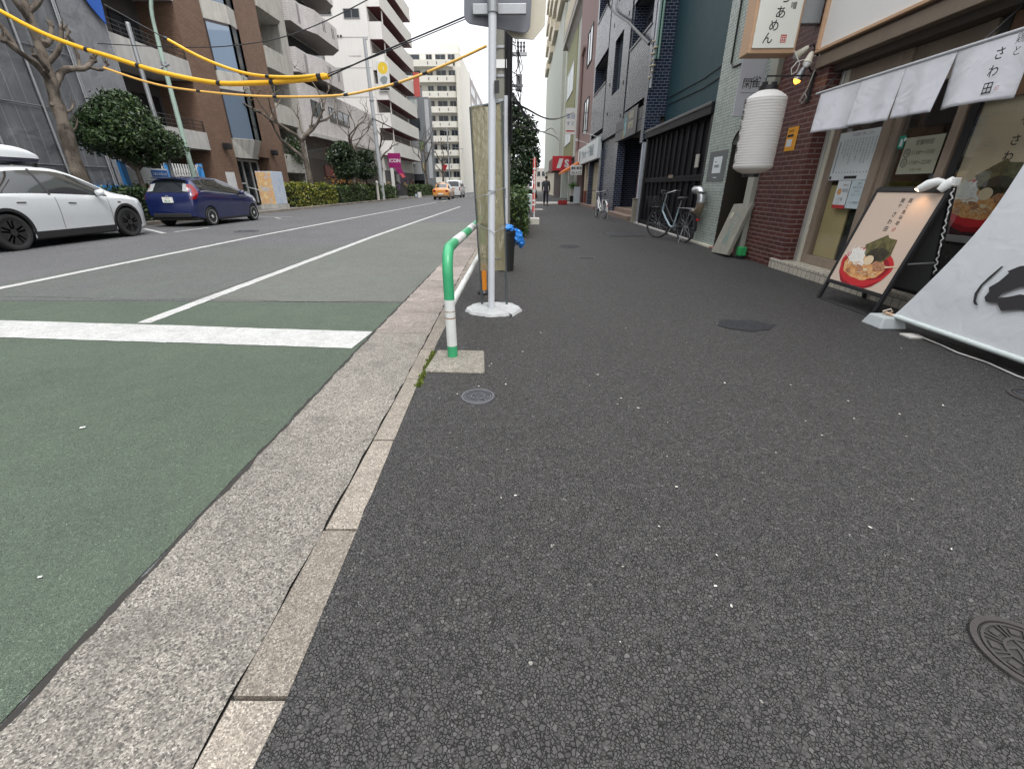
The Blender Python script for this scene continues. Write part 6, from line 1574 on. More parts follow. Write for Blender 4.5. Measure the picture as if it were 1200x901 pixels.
SUV = dict(x0=0, x1=4.75, w=.945, xr=.93, xf=3.82, rw=.355, ra=.41, crease=.6, cladding=True, sillh=.13, blackpillar=True, chrome=None,
    top=[(0, .78), (.02, 1.0), (.12, 1.14), (.45, 1.29), (.9, 1.47), (1.5, 1.595), (2.1, 1.63), (2.6, 1.595), (3.05, 1.44), (3.5, 1.20), (3.75, 1.09), (4.15, 1.005), (4.5, .89), (4.66, .77), (4.75, .60)],
    belt=[(0, .98), (.5, 1.04), (1.5, 1.03), (2.6, .985), (3.5, .955), (4.3, .86), (4.75, .7)],
    plan=[(0, .70), (.05, .80), (.2, .89), (.6, .94), (1.2, .945), (3.4, .94), (3.9, .935), (4.3, .87), (4.55, .76), (4.68, .62), (4.75, .40)],
    roofw=[(0, .66), (.5, .62), (1.0, .60), (2.2, .60), (3.0, .66), (3.5, .74), (4.75, .8)],
    sill=[(0, .36), (.4, .27), (1.3, .20), (3.4, .20), (4.3, .22), (4.75, .26)],
    g0=.52, g1=3.42, pillars=[1.98, .92], ws=(2.62, 3.52), rg=(.14, 1.05), gaps=[(3.36, .14, .99), (2.05, .14, .99)], handles=[2.30, 1.20], handlemat=PLASTIC, mirror=3.12,
    rim=M('dark_rim', (.045, .046, .048), .35, .5), rimback=M('rim_black', (.012, .012, .012), .6), spokes=5, twin=(-.045, .045), paint=carpaint('white_car_paint', (.61, .63, .64)), extra=[suv_extra])  # near-black wheel barrel behind the spokes
suv = build_car(SUV, 'white SUV with black wheels and roof box parked across the street', (-11.35, 8.20, -.010), R(90))
# roof box and bars, a separate load on the roof
rb = thing('roof_box', 'white ribbed cargo box carried on the roof of the white SUV', 'roof box', (0, 0, 0))
mb = MB(); V = []; f = []; st = [(0.55, .05, .08), (.60, .26, .16), (.85, .33, .22), (1.6, .36, .25), (2.2, .35, .235), (2.55, .31, .17), (2.75, .22, .08), (2.80, .10, .03)]
st2 = [(lerp(st[i][0], st[i+1][0], k / 5), sinterp([(a, b) for a, b, c_ in st], lerp(st[i][0], st[i+1][0], k / 5)), sinterp([(a, c_) for a, b, c_ in st], lerp(st[i][0], st[i+1][0], k / 5))) for i in range(len(st) - 1) for k in range(5)] + [st[-1]]
for x, w, h in st2:
    for a in range(0, 181, 9):
        cx = math.cos(R(a)); sx = math.sin(R(a)); rib = .012 * math.cos(R(a) * 12) * (sx > .3)
        V.append((x, w * math.copysign(abs(cx) ** .55, cx), 1.79 + (h + rib) * abs(sx) ** .55))
m = 21
for i in range(len(st2) - 1):
    for j in range(m - 1): a = i * m + j; f.append((a, a + 1, a + m + 1, a + m))
f.append(tuple(range(m))); f.append(tuple(reversed(range((len(st2)-1)*m, len(st2)*m))))
mb.add(V, f, M('roof_box_white', (.62, .64, .66), .35, var=.05)); mb.build('lid', rb, smooth=True)
mb = MB()
V = []; f = []
for x, w, h in st2: V += [(x, -w * .99, 1.789), (x, w * .99, 1.789), (x, w * .9, 1.71 if .6 < x < 2.7 else 1.77), (x, -w * .9, 1.71 if .6 < x < 2.7 else 1.77)]
for i in range(len(st2) - 1):
    for j in range(4): f.append((4*i + j, 4*i + (j+1) % 4, 4*i + 4 + (j+1) % 4, 4*i + 4 + j))
mb.add(V, f, M('roof_box_base', (.03, .028, .05), .6)); mb.build('tray', rb)
mb = MB()
for x in (1.15, 2.25):
    mb.box(x - .035, x + .035, -.62, .62, 1.665, 1.695, BLACK)
    for s_ in (-1, 1): mb.box(x - .04, x + .04, s_ * .56 - .03, s_ * .56 + .03, 1.54, 1.665, BLACK)
mb.build('crossbar', rb, bevel=.008)
rb.location = (-11.35, 8.20, -.010); rb.rotation_euler = (0, 0, R(90))
def hatch_extra(c, t, flank, topglass):
    # tall tail lamps wrapped round the rear corners
    for sg in (-1, 1):
        mb = MB(); V = []; f = []
        for j in range(11):
            s = j / 10; z = lerp(.84, 1.28, s); xq = lerp(.03, .22, s); wdt = lerp(.10, .20, math.sin(s * math.pi))
            for i in range(7):
                u = i / 6; x = xq + lerp(-.03, wdt, u) ; zl = c.zl(x)
                y = c.side(x, z) if z < zl else c.gh(x, (z - zl) / max(.05, c.zt(x) - .035 - zl))[0]
                V.append((x, sg * (y + .010), z))
        for j in range(10):
            for i in range(6): a = j * 7 + i; f.append((a, a + 1, a + 8, a + 7) if sg < 0 else (a, a + 7, a + 8, a + 1))
        mb.add(V, f, TAIL); mb.build('tail_light', t, smooth=True)
        topglass('reversing_light', .10, .255, *((.97, CLEAR, .012, 10, .70) if sg > 0 else (-.70, CLEAR, .012, 10, -.97)))
        continue
        mb.add([(.012, sg * .47, .84), (.012, sg * .60, .83), (.20, sg * .66, 1.10), (.16, sg * .44, 1.08)], [(0, 1, 2, 3) if sg < 0 else (3, 2, 1, 0)], CLEAR); mb.add([(-.004, sg * .45, .86), (-.002, sg * .61, .83), (.16, sg * .655, 1.10), (.135, sg * .44, 1.10)], [(0, 1, 2, 3) if sg > 0 else (3, 2, 1, 0)], CLEAR); mb.build('reversing_light', t)
    mb = MB(); mb.box(-.03, -.008, -.17, .17, .74, .905, M('plate_white', (.72, .72, .68), .5)); pl = mb.build('number_plate', t, bevel=.004)
    F = Frame((-.0305, .17, .74), (0, -1, 0), (0, 0, 1)); mb = MB(); PGN = M('plate_green', (.02, .16, .08), .5); mb.text(F, '38-16', .055, .025, .085, PGN, .001, bold=.02); mb.text(F, '品川500', .10, .115, .04, PGN, .001); mb.build('lettering', pl)
    mb = MB(); mb.box(-.026, -.006, -.05, .05, .925, .955, STEEL); mb.build('badge', t, bevel=.004)
    mb = MB(); mb.box(-.02, .05, -.62, .62, .30, .42, PLASTIC); mb.build('rear_bumper_trim', t, bevel=.02)
    mb = MB(); V = [(.33, -.56, 1.475), (.33, .56, 1.475), (.20, .52, 1.468), (.20, -.52, 1.468), (.36, -.56, 1.44), (.36, .56, 1.44), (.21, .52, 1.45), (.21, -.52, 1.45)]; mb.add(V, [(0,1,2,3), (7,6,5,4), (0,4,5,1), (2,6,7,3), (1,5,6,2), (3,7,4,0)], c.paint); mb.build('spoiler', t, bevel=.008)
    mb = MB(); mb.tube([(.10, -.02, 1.02), (.20, .28, 1.19)], .008, BLACK, 5); mb.build('wiper', t)
    flank('headlight', c.x1 - .62, c.x1 - .10, lambda x: c.zl(x) - .11, lambda x: c.zl(x) + .0, HEADL, .006)
HAT = dict(x0=0, x1=3.99, w=.85, xr=.72, xf=3.25, rw=.295, ra=.335, crease=1.0, cladding=False, sillh=.05, blackpillar=True, chrome=M('chrome', (.5, .5, .52), .2, .9),
    top=[(0, .78), (.015, .90), (.06, 1.0), (.20, 1.22), (.33, 1.39), (.45, 1.455), (.8, 1.50), (1.3, 1.52), (1.75, 1.49), (2.2, 1.385), (2.65, 1.215), (3.05, 1.045), (3.4, .935), (3.7, .82), (3.9, .67), (3.99, .53)],
    belt=[(0, .92), (.5, 1.06), (1.2, 1.02), (2.4, .925), (3.2, .86), (3.7, .74), (3.99, .58)],
    plan=[(0, .74), (.04, .79), (.15, .83), (.5, .85), (2.8, .85), (3.3, .83), (3.65, .75), (3.87, .60), (3.99, .40)],
    roofw=[(0, .70), (.2, .66), (.4, .575), (1.0, .58), (2.0, .58), (2.6, .66), (3.1, .74), (3.99, .75)],
    sill=[(0, .34), (.35, .25), (1.1, .19), (2.9, .19), (3.6, .20), (3.99, .24)],
    g0=.48, g1=2.92, pillars=[1.60, .78], ws=(1.95, 3.0), rg=(.075, .37), gaps=[(2.72, .06, .98), (1.68, .06, .98)], handles=[1.95, .98], handlemat=None, mirror=2.50,
    rim=M('silver_rim', (.55, .56, .57), .35, .15), rimback=M('rim_grey', (.05, .05, .05), .6), spokes=8, twin=(0,), paint=carpaint('navy_car_paint', (.006, .013, .075), .1), extra=[hatch_extra])
HAT['handlemat'] = HAT['paint']
build_car(HAT, 'dark blue hatchback parked with its rear towards the camera', (-11.38, 14.82, -.010), R(90))
def taxi_extra(c, t, flank, topglass):
    for sg in (-1, 1):
        mb = MB(); mb.box(-.015, .03, sg * .50, sg * .74, .72, .92, TAIL); mb.build('tail_light', t)
    mb = MB(); mb.box(-.02, 0, -.25, .25, .5, .62, WHITE); mb.build('number_plate', t)
    mb = MB(); mb.box(-.03, .03, -.74, .74, .33, .48, M('bumper_grey', (.2, .16, .1), .5)); mb.build('bumper', t, bevel=.02)
    mb = MB(); mb.box(1.7, 1.85, -.2, .2, 1.52, 1.66, WHITE); mb.build('roof_lamp', t, bevel=.03)
TAX = dict(HAT, x1=4.5, xf=3.6, top=[(0, .80), (.02, .95), (.1, 1.0), (.5, 1.06), (.75, 1.18), (1.1, 1.42), (1.5, 1.51), (2.1, 1.51), (2.5, 1.42), (3.0, 1.12), (3.4, 1.0), (4.2, .86), (4.5, .6)], belt=[(0, .92), (3.3, .93), (4.2, .8), (4.5, .62)], plan=[(0, .76), (.06, .82), (.3, .85), (3.9, .84), (4.3, .7), (4.5, .45)], roofw=[(0, .74), (.8, .62), (2.2, .6), (3, .7), (4.5, .75)], sill=[(0, .3), (4.5, .25)], g0=.75, g1=3.1, ws=(2.5, 3.2), rg=(.62, 1.15), gaps=[(2.9, .06, .98), (1.9, .06, .98)], pillars=[1.85], handles=[2.1, 1.1], mirror=2.7, paint=carpaint('taxi_orange', (.62, .24, .03)), extra=[taxi_extra], handlemat=PLASTIC)
build_car(TAX, 'small orange taxi driving away far down the street', (-8.25, 47.5, -.010), R(90), 'taxi')
def van_extra(c, t, flank, topglass):
    for sg in (-1, 1):
        mb = MB(); mb.box(-.015, .03, sg * .66, sg * .78, .8, 1.15, TAIL); mb.build('tail_light', t)
    mb = MB(); mb.box(-.02, 0, -.2, .2, .6, .72, M('plate_white', (.72, .72, .68))); mb.build('number_plate', t)
VAN = dict(HAT, x1=4.6, xf=3.7, top=[(0, .8), (.02, 1.1), (.12, 1.6), (.25, 1.86), (.6, 1.92), (3.0, 1.92), (3.5, 1.75), (3.95, 1.2), (4.3, .98), (4.6, .6)], belt=[(0, 1.05), (3.8, 1.02), (4.6, .66)], plan=[(0, .78), (.06, .83), (.3, .85), (4.1, .84), (4.45, .7), (4.6, .5)], roofw=[(0, .74), (.4, .70), (3.2, .70), (4.6, .75)], sill=[(0, .3), (4.6, .25)], g0=.4, g1=3.75, ws=(3.2, 3.95), rg=(.04, .2), gaps=[(3.5, .06, .98), (2.3, .06, .98)], pillars=[1.4, 2.6], handles=[2.6], mirror=3.6, paint=carpaint('van_white', (.55, .57, .58)), extra=[van_extra], handlemat=PLASTIC, chrome=None)
build_car(VAN, 'white van ahead of the orange taxi in the distance', (-8.15, 56, -.010), R(90), 'van')
# ------------------------------------------------------------------ left side of the street
BROWNT = TILE('brown_brick_tile', (.215, .125, .082), (.165, .094, .062), (.11, .085, .07), .24, .075, .008, .6, .5, grime=.2)
WHT = TILE('white_split_tile', (.62, .59, .585), (.55, .525, .52), (.30, .28, .27), .30, .10, .008, .6, .8, grime=.3, wob=.6)
WALLW = M('white_render', (.68, .665, .64), .8, var=.07, scale=.5, grime=.1); MAROON = M('maroon_soffit', (.13, .028, .035), .6)
GREYB = M('grey_building_wall', (.20, .215, .235), .7, var=.08, grime=.2); CREAMW = M('cream_white_wall', (.66, .64, .58), .7, var=.06, grime=.2); BEIGET = M('beige_grey_tile', (.29, .265, .25), .7, var=.08, grime=.2)
FX = -16.5
# scaffolded building in mesh sheeting
sf = thing('scaffolded_building', 'building wrapped in dark grey scaffold mesh sheeting on the left edge', 'building', (-18, 12, 0))
t = NT('scaffold_mesh')
x_, y_, z_ = t.sep(t.co)
n = t.noise(.6, 5, .6, dist=.5); st = t.noise(1.0, 4, .6, vec=t.comb(0.0, t.math('MULTIPLY', y_, 3.0), t.math('MULTIPLY', z_, .25)))
c = t.mix(t.ramp(n, [(.3, 0.0), (.7, 1.0)]), (.085, .088, .096), (.15, .155, .165)); c = t.mix(t.ramp(st, [(.45, 0.0), (.7, .5)]), c, (.21, .215, .225))
br_ = t.node('ShaderNodeTexBrick', {'Vector': t.comb(y_, z_, 0.0), 'Color1': (0, 0, 0), 'Color2': (0, 0, 0), 'Mortar': (1, 1, 1), 'Scale': 1.0, 'Mortar Size': .014, 'Brick Width': .46, 'Row Height': 1.83}, offset=0.0).outputs['Fac']
c = t.mix(t.math('MULTIPLY', br_, .5), c, (.30, .31, .32))
t.bump(t.noise(1.2, 4, .5, dist=.6), .5, .15); t.fin(c, .75)
tr = t.node('ShaderNodeBsdfTransparent', {'Color': (.75, .76, .8)}).outputs[0]
t.t.links.new(t.node('ShaderNodeMixShader', {0: .14, 1: t.bsdf.outputs[0], 2: tr}).outputs[0], t.out.inputs[0]); MESH = t.mat
mb = MB(); mb.box(-26, -17.6, -12, 20.6, 0, 16, M('scaffold_dark_wall', (.10, .10, .105), .9, var=.2)); mb.build('wall', sf)
for i, y in enumerate(frange(-9, 18.9, 15)[:-1]):
    y1 = y + 1.86
    mb = MB(); V = []; f = []
    for j in range(29):
        z = .35 + j * .55
        for k in range(7):
            u = k / 6; V.append((FX + .03 * math.sin(u * math.pi) * (1 + .6 * math.sin(z * 1.1 + i)) + .012 * math.sin(z * 7 + k), lerp(y + .02, y1 - .02, u), z))
    for j in range(28):
        for k in range(6): a = j * 7 + k; f.append((a, a + 1, a + 8, a + 7))
    mb.add(V, f, MESH); mb.build('mesh_sheet', sf, smooth=True)
mb = MB(); V = []; f = []
for j in range(29):
    z = .35 + j * .55
    for k in range(7): u = k / 6; V.append((FX + .10 + .03 * math.sin(u * 3.1 + z), lerp(18.95, 20.85, u), z))
for j in range(28):
    for k in range(6): a = j * 7 + k; f.append((a, a + 1, a + 8, a + 7))
LM = MESH.copy(); LM.name = 'light_scaffold_mesh'
mb.add(V, f, LM); mb.quad((FX + .1, 20.85, .35), (FX - 1.2, 20.85, .35), (FX - 1.2, 20.85, 15.7), (FX + .1, 20.85, 15.7), LM); mb.build('mesh_sheet', sf, smooth=True)
for nd in LM.node_tree.nodes:
    if nd.type == 'MIX' and nd.data_type == 'RGBA': 
        if not nd.inputs[6].is_linked: nd.inputs[6].default_value = (.16, .165, .178, 1)
        nd.inputs[7].default_value = (.25, .255, .27, 1)
mb = MB()
for y in frange(-9, 18.9, 15) + [18.82, 20.9]: mb.tube([(FX + .09, y, 0), (FX + .09, y, 16)], .028, STEEL, 8)
for z in (1.9, 3.7, 5.5, 7.3, 9.1): mb.tube([(FX + .05, -9, z), (FX + .05, 18.9, z)], .018, M('scaffold_dark_pipe', (.15, .15, .16), .5, .4), 6)
for y in frange(-9, 18.9, 15): mb.tube([(FX - .9, y, 0), (FX - .9, y, 16)], .03, STEEL, 6)
mb.build('scaffold_pipe', sf)
mb = MB(); mb.box(FX + .0, FX + .14, 8, 20.7, .1, 1.25, M('site_blue', (.03, .20, .50), .5, var=.12)); mb.build('blue_skirt', sf)
bt = thing('blue_tarp', 'bright blue tarp hanging at the top right of the scaffold sheeting', 'tarp', (FX + .2, 20.3, 7))
mb = MB(); mb.prism(Frame((FX + .2, 0, 0), (0, 1, 0), (0, 0, 1)), [(19.75, 8.1), (20.3, 7.35), (20.78, 6.95), (20.86, 7.5), (20.95, 9.5), (19.4, 9.5)], 0, .03, M('tarp_blue', (.02, .10, .42), .45, var=.2, scale=4)); mb.build('sheet', bt)

# brown brick building with balconies and bays
bb_ = thing('brick_building', 'brown brick apartment building with concrete bay windows and dark balconies', 'building', (-20, 27, 0))
mb = MB()
mb.box(-30, -18.3, 20.95, 33.4, 0, 19, M('dark_recess_wall', (.10, .09, .085), .8)); mb.box(-18.3, FX, 25.5, 27.65, 0, 19, BROWNT); mb.box(-18.3, FX - .01, 27.65, 30.05, 2.75, 19, CONC); mb.box(-18.3, FX, 30.05, 33.4, 2.9, 19, BROWNT); mb.box(-18.3, FX, 31.3, 33.4, 0, 2.9, BROWNT); mb.box(-18.3, -17.6, 27.65, 31.3, 0, .25, CONCL)
mb.build('wall', bb_)
for z in (2.95, 6.0, 9.1, 12.2):
    mb = MB(); mb.box(-18.3, FX + .05, 20.96, 25.49, z, z + .18, CONCL); mb.box(FX - .10, FX + .05, 20.96, 25.49, z + .181, z + .80, CONCL); mb.build('balcony', bb_)
    mb = MB()
    for k in range(3): mb.tube([(FX - .02, 20.96, z + .95 + k * .17), (FX - .02, 25.49, z + .95 + k * .17)], .018, BLACK, 6)
    for k in range(7): mb.tube([(FX - .02, 21.0 + .74 * k, z + .80), (FX - .02, 21.0 + .74 * k, z + 1.32)], .018, BLACK, 6)
    mb.build('balcony_railing', bb_)
    window(bb_, FL(-18.28, 0), 21.4, 23.2, z + .25, z + 2.3, BLACK, GLASS, 2); window(bb_, FL(-18.28, 0), 23.6, 25.2, z + .25, z + 2.3, BLACK, GLASS, 2)
plan = [(FX, 27.7), (-15.78, 28.75), (-15.85, 29.55), (FX, 30.0)]
for z0, z1 in ((2.75, 3.72), (6.05, 6.9), (9.1, 9.95), (12.2, 13.1)):
    mb = MB()
    if z0 < 3:
        V = [(x if x == FX else x, y, 3.72) for x, y in plan] + [(x if x == FX else lerp(x, FX, .55), lerp(y, 28.85, .25), 2.72) for x, y in plan]
        mb.add(V, [(0, 1, 2, 3), (7, 6, 5, 4), (0, 4, 5, 1), (1, 5, 6, 2), (2, 6, 7, 3)], CONC)
    else: mb.prism(Frame((0, 0, z0), (1, 0, 0), (0, 1, 0)), plan, 0, z1 - z0, CONC)
    mb.build('bay_spandrel', bb_, bevel=.02)
for z0, z1 in ((3.72, 6.05), (6.9, 9.1), (9.95, 12.2)):
    mb = MB()
    for i in range(3):
        a, b = plan[i], plan[i+1]
        for p in (a, b): mb.box(p[0] - .05, p[0] + .03, p[1] - .05, p[1] + .05, z0 + .002, z1 - .002, M('bay_frame', (.05, .04, .04), .5))
        mb.quad((a[0] - .02, a[1], z1 - .1), (b[0] - .02, b[1], z1 - .1), (b[0] - .02, b[1], z1), (a[0] - .02, a[1], z1), M('bay_frame', (.05, .04, .04)))
    o = mb.build('bay_window', bb_)
    mb = MB()
    for i in range(3): a, b = plan[i], plan[i+1]; mb.quad((a[0] - .03, a[1], z0), (b[0] - .03, b[1], z0), (b[0] - .03, b[1], z1), (a[0] - .03, a[1], z1), glassdark('bay_sky_tinted', (.10, .13, .17), .03) if i == 0 and z0 < 4 else (bpy.data.materials['bay_sky_tinted'] if i == 0 else GLASS))  # first pane: reflected sky painted in as a paler blue-grey base colour
    mb.build('pane', o)
F = FL(-17.3, 0)
mb = MB(); 
for y in (27.7, 28.5, 29.35, 30.2, 31.05): mb.fbox(F, y, y + .09, .25, 2.62, 0, .09, WHITE)
mb.fbox(F, 27.7, 31.14, 2.62, 2.72, 0, .09, WHITE)
for z in (.25, .85, 1.35): mb.fbox(F, 28.6, 29.34, z, z + .09, .002, .07, WHITE)
ed = mb.build('entrance_door', bb_); mb = MB(); mb.fbox(F, 27.75, 31.1, .26, 2.6, .01, .02, GLASS); mb.build('pane', ed)
mb = MB(); mb.tube([(-16.4, 29.2, .1), (-16.4, 29.2, 1.0), (-17.2, 29.2, 1.2)], .03, WHITE, 8); mb.tube([(-16.4, 30.6, .1), (-16.4, 30.6, 1.0), (-17.2, 30.6, 1.2)], .03, WHITE, 8); mb.build('handrail', bb_, smooth=True)
mb = MB(); mb.fbox(FL(FX, 0), 26.3, 27.1, .7, 1.95, .003, .03, M('pale_notice', (.6, .6, .6), .5)); mb.build('notice_plate', bb_)
for y, l in ((26.75, 'black box wall lamp on the brick pier left of the entrance'), (31.75, 'black box wall lamp on the brick wall right of the bay window')):
    wl = thing('wall_lamp', l, 'lamp', (FX, y, 3.2), 'wall lamps on the brick building'); mb = MB(); mb.box(FX, FX + .06, y - .08, y + .08, 3.15, 3.4, BLACK); mb.build('wall_plate', wl); mb = MB(); mb.box(FX + .061, FX + .38, y - .16, y + .16, 3.08, 3.38, BLACK); mb.build('lamp_head', wl, bevel=.03)

# raw concrete building with plant balconies
cb = thing('concrete_building', 'stained bare concrete building with deep balconies and a green plant', 'building', (-20, 35.7, 0))
mb = MB(); mb.box(-30, -18.2, 33.42, 38, 0, 22, CONC); mb.box(-18.2, FX - .4, 36.9, 38.0, 0, 22, CONC); mb.build('wall', cb)
for z in (2.1, 5.1, 8.2, 11.3, 14.4):
    mb = MB(); mb.prism(Frame((0, 0, z), (1, 0, 0), (0, 1, 0)), [(-18.2, 33.43), (FX + .1, 33.43), (FX + .1, 36.2), (FX - .35, 36.89), (-18.2, 36.89)], 0, 1.15, CONC); mb.build('balcony', cb, bevel=.02)
    window(cb, FL(-18.19, 0), 33.9, 36.3, z + 1.2, z + 2.6, ALU, GLASS, 2)
mb = MB(); q = random.Random(21)
leaves(mb, 900, lambda q: (Vector((FX + .1 + q.gauss(0, .15), 35.0 + q.gauss(0, .5), 3.6 + q.gauss(0, .45))), Vector((0, 0, 1))), .10, L_MID, q); mb.build('balcony_plant', cb)

# white tiled apartment block
wt = thing('white_tiled_building', 'white split tile apartment block with angular balconies and a shop below', 'building', (-20, 42.5, 0))
mb = MB(); mb.box(-30, -18.0, 38.02, 47.5, 0, 24, WHT); mb.box(-18.0, FX, 38.02, 54.5, 5.0, 8.3, WHT); mb.box(-24, FX - .02, 47.5, 56.9, 3.2, 4.999, WHT); mb.box(-18.0, -17.0, 38.02, 56, 0, 3.3, M('dark_shop_recess', (.045, .035, .03), .7)); mb.build('wall', wt)
mb = MB(); mb.box(FX - .02, FX + .35, 38.02, 54.4, 4.75, 5.0, CONCL); mb.build('ledge', wt)
for z in (8.9, 11.9, 14.9, 17.9):
    mb = MB(); mb.prism(Frame((0, 0, z), (1, 0, 0), (0, 1, 0)), [(-18.0, 38.1), (FX, 38.1), (FX, 40.0), (FX + .02, 40.02), (-15.95, 41.3), (-15.95, 45.6), (FX - .6, 47.2), (-18.0, 47.2)], 0, 1.5, WHT); mb.build('balcony', wt)
    mb = MB(); mb.box(FX, FX + .012, 39.4, 39.75, z + .25, z + 1.35, M('balcony_slot', (.25, .24, .24), .6)); [mb.box(-15.95, -15.935, y, y + .10, z + .55, z + 1.25, BLACK) for y in (42.6, 42.9, 44.4, 44.7)]; mb.build('slot', wt)
    mb = MB(); mb.box(-17.99, -17.9, 38.5, 46.8, z + 1.55, z + 2.85, GLASS); mb.build('window', wt)
for a, b in ((39.2, 41.0), (42.6, 44.0), (44.4, 47.2)): window(wt, FL(FX, 0), a, b, 6.3, 7.35, BLACK, GLASS, 2)
mb = MB(); mb.box(FX, FX + .06, 41.5, 41.62, 5.2, 8.3, CONCL); mb.build('rain_pipe', wt)
shp = thing('restaurant', 'dark small restaurant front with wood railings and orange flowers', 'shop', (-16.8, 45, 0))
mb = MB(); mb.box(-16.98, -16.9, 41, 47.5, 2.0, 2.9, M('shop_red_brown', (.12, .035, .025), .6)); mb.build('sign_band', shp); mb = MB(); F = FL(-16.895, 0); mb.text(F, '居酒屋', 42, 2.2, .5, REDINK, .003); mb.build('lettering', shp)
mb = MB(); [mb.box(-16.8, -16.74, y, y + .06, 3.6, 4.5, M('old_wood', (.2, .12, .07), .8)) for y in frange(41, 47, 14)]; mb.build('railing', shp)
of = thing('orange_shrub', 'low orange brown shrub behind the round trimmed trees', 'shrub', (-14.9, 40, .1)); mb = MB(); q = random.Random(5)
leaves(mb, 1500, lambda q: (Vector((-15.0 + q.gauss(0, .35), 40.5 + q.gauss(0, 2.2), .9 + q.gauss(0, .4))), Vector((0, 0, 1))), .10, leafmat('orange_leaf', (.22, .08, .015), (.36, .15, .02), (.45, .24, .05)), q); mb.build('foliage', of)

# pale block with maroon balcony undersides
mr = thing('maroon_balcony_building', 'tall pale apartment block with blank side wall and maroon balcony undersides', 'building', (-20, 64, 0))
mb = MB(); mb.box(-30, FX, 57, 72.5, 0, 36, WALLW)
mb.build('wall', mr)
mb = MB()
for z in (7.6, 10.3, 13.0, 15.7): mb.box(-24, FX - .1, 56.985, 56.998, z, z + .05, M('wall_joint', (.3, .29, .28), .8))
mb.build('joint', mr)
F = FY(0, 56.99)
window(mr, F, -18.95, -17.25, 17.3, 18.15, ALU, GLASS, 2); window(mr, F, -21.6, -20.2, 17.6, 18.6, ALU, GLASS, 1)
mb = MB(); mb.fbox(F, -18.9, -17.6, 14.1, 14.65, .003, .03, WALLW); mb.build('blank_panel', mr)
mb = MB(); [mb.fbox(F, -20.3 + .35*k, -20.12 + .35*k, 15.75, 15.9, .003, .1, BLACK) for k in range(3)]; mb.build('vent', mr)
for i in range(9):
    z = 4.6 + 2.75 * i
    mb = MB(); mb.box(-15.25, -15.13, 57.2, 72, z, z + 1.5, WALLW); mb.box(FX, -15.25, 57.2, 57.32, z, z + 1.5, WALLW); mb.box(FX, -15.25, 71.88, 72, z, z + 1.5, WALLW); b_ = mb.build('balcony', mr)
    mb = MB(); mb.box(FX + .002, -15.14, 57.22, 71.98, z - .04, z - .002, MAROON); mb.build('soffit', b_)
    mb = MB(); mb.box(FX, FX + .03, 57.6, 71.5, z + 1.2, z + 2.55, M('grey_recess', (.24, .20, .20), .6)); mb.build('recess', mr)
    mb = MB(); [mb.box(-15.3, -15.2, y, y + .1, z + 1.25, z + 2.7, WALLW) for y in (58.2,)]; mb.build('post', mr)
gs_ = thing('yellow_circle_banner', 'tall white hanging banner with a yellow circle on the pale block', 'banner', (-15.4, 57.1, 12)); F = FY(-16.05, 57.0)
mb = MB(); mb.fbox(F, 0, 1.3, 10.9, 13.6, -.1, 0, M('banner_white', (.58, .59, .58), .6)); mb.build('panel', gs_)
mb = MB(); mb.poly(F, circle(.65, 13.0, .55, 24), .004, M('circle_yellow', (.66, .47, .03), .5)); mb.text(F, '1', .58, 12.8, .5, WHITE, .008); mb.fbox(F, .1, 1.2, 10.95, 11.2, .001, .004, INK); mb.poly(F, [(.2, 11.9), (.5, 11.5), (.9, 11.6), (1.1, 12.1), (.8, 12.3), (.4, 12.2)], .004, M('banner_grey_ink', (.2, .24, .25), .6)); mb.build('print', gs_)
rd = thing('red_side_sign', 'faded red sign standing out from the pale block high above the street', 'sign', (-15.8, 71, 14)); mb = MB(); mb.box(-15.12, -14.3, 71.0, 71.2, 12.6, 15.4, M('faded_red', (.50, .10, .09), .6)); mb.build('panel', rd); mb = MB(); mb.box(-15.13, -15.10, 71.0, 71.2, 13, 15, STEEL); mb.build('bracket', rd)
mb = MB(); 
gsh = thing('ground_shop', 'cluttered small shop front under the maroon balconies', 'shop', (-16.3, 60, 0)); mb.box(FX, FX + .1, 57.3, 72, .1, 3.0, M('clutter_dark', (.06, .055, .06), .6, var=.5, scale=2)); mb.build('shop_window', gsh)
mb = MB(); q = random.Random(33)
for i in range(16): y = q.uniform(57.5, 71); z = q.uniform(.2, 2); mb.box(FX + .101, FX + .3, y, y + q.uniform(.3, .9), z, z + q.uniform(.3, .9), q.choice((M('goods_white', (.5, .5, .5)), M('goods_purple', (.16, .08, .22)), M('goods_tan', (.35, .25, .16)))))
mb.build('display', gsh)

# grey building
gy = thing('grey_building', 'dark grey low building with black shop awning and pale panels', 'building', (-18, 80, 0))
mb = MB(); mb.box(-30, -14.0, 75, 77.2, 0, 13.2, GREYB); mb.box(-22, -15.2, 75.5, 77, 13.2, 14.6, GREYB); mb.build('wall', gy)
F = FY(0, 74.99); mb = MB(); mb.fbox(F, -18.2, -15.9, 6.0, 8.1, .003, .03, M('grey_pale_panel', (.36, .37, .38), .6)); mb.fbox(F, -17.8, -15.7, 2.9, 5.1, .003, .03, M('grey_pale_panel', (.36, .37, .38))); mb.fbox(F, -14.6, -14.02, 2.4, 12.9, .003, .03, M('silver_strip', (.48, .5, .53), .4)); mb.build('panel', gy)
window(gy, F, -17.75, -15.45, 8.9, 10.5, BLACK, GLASS, 2, fw=.1); window(gy, F, -15.7, -15.1, 6.3, 7.6, BLACK, M('green_glass', (.22, .30, .16), .2), 1); window(gy, F, -17.4, -15.6, 11.6, 13.0, ALU, M('pale_blind', (.5, .56, .56)), 3); window(gy, F, -15.5, -15.1, 3.2, 4.6, ALU, M('warm_glass', (.5, .42, .2), .3), 1)
mb = MB(); [mb.fbox(F, x, x + .25, z, z + .25, .003, .25, WHITE) for x, z in ((-17.3, 7.5), (-16.9, 4.4))]; mb.build('wall_light', gy)
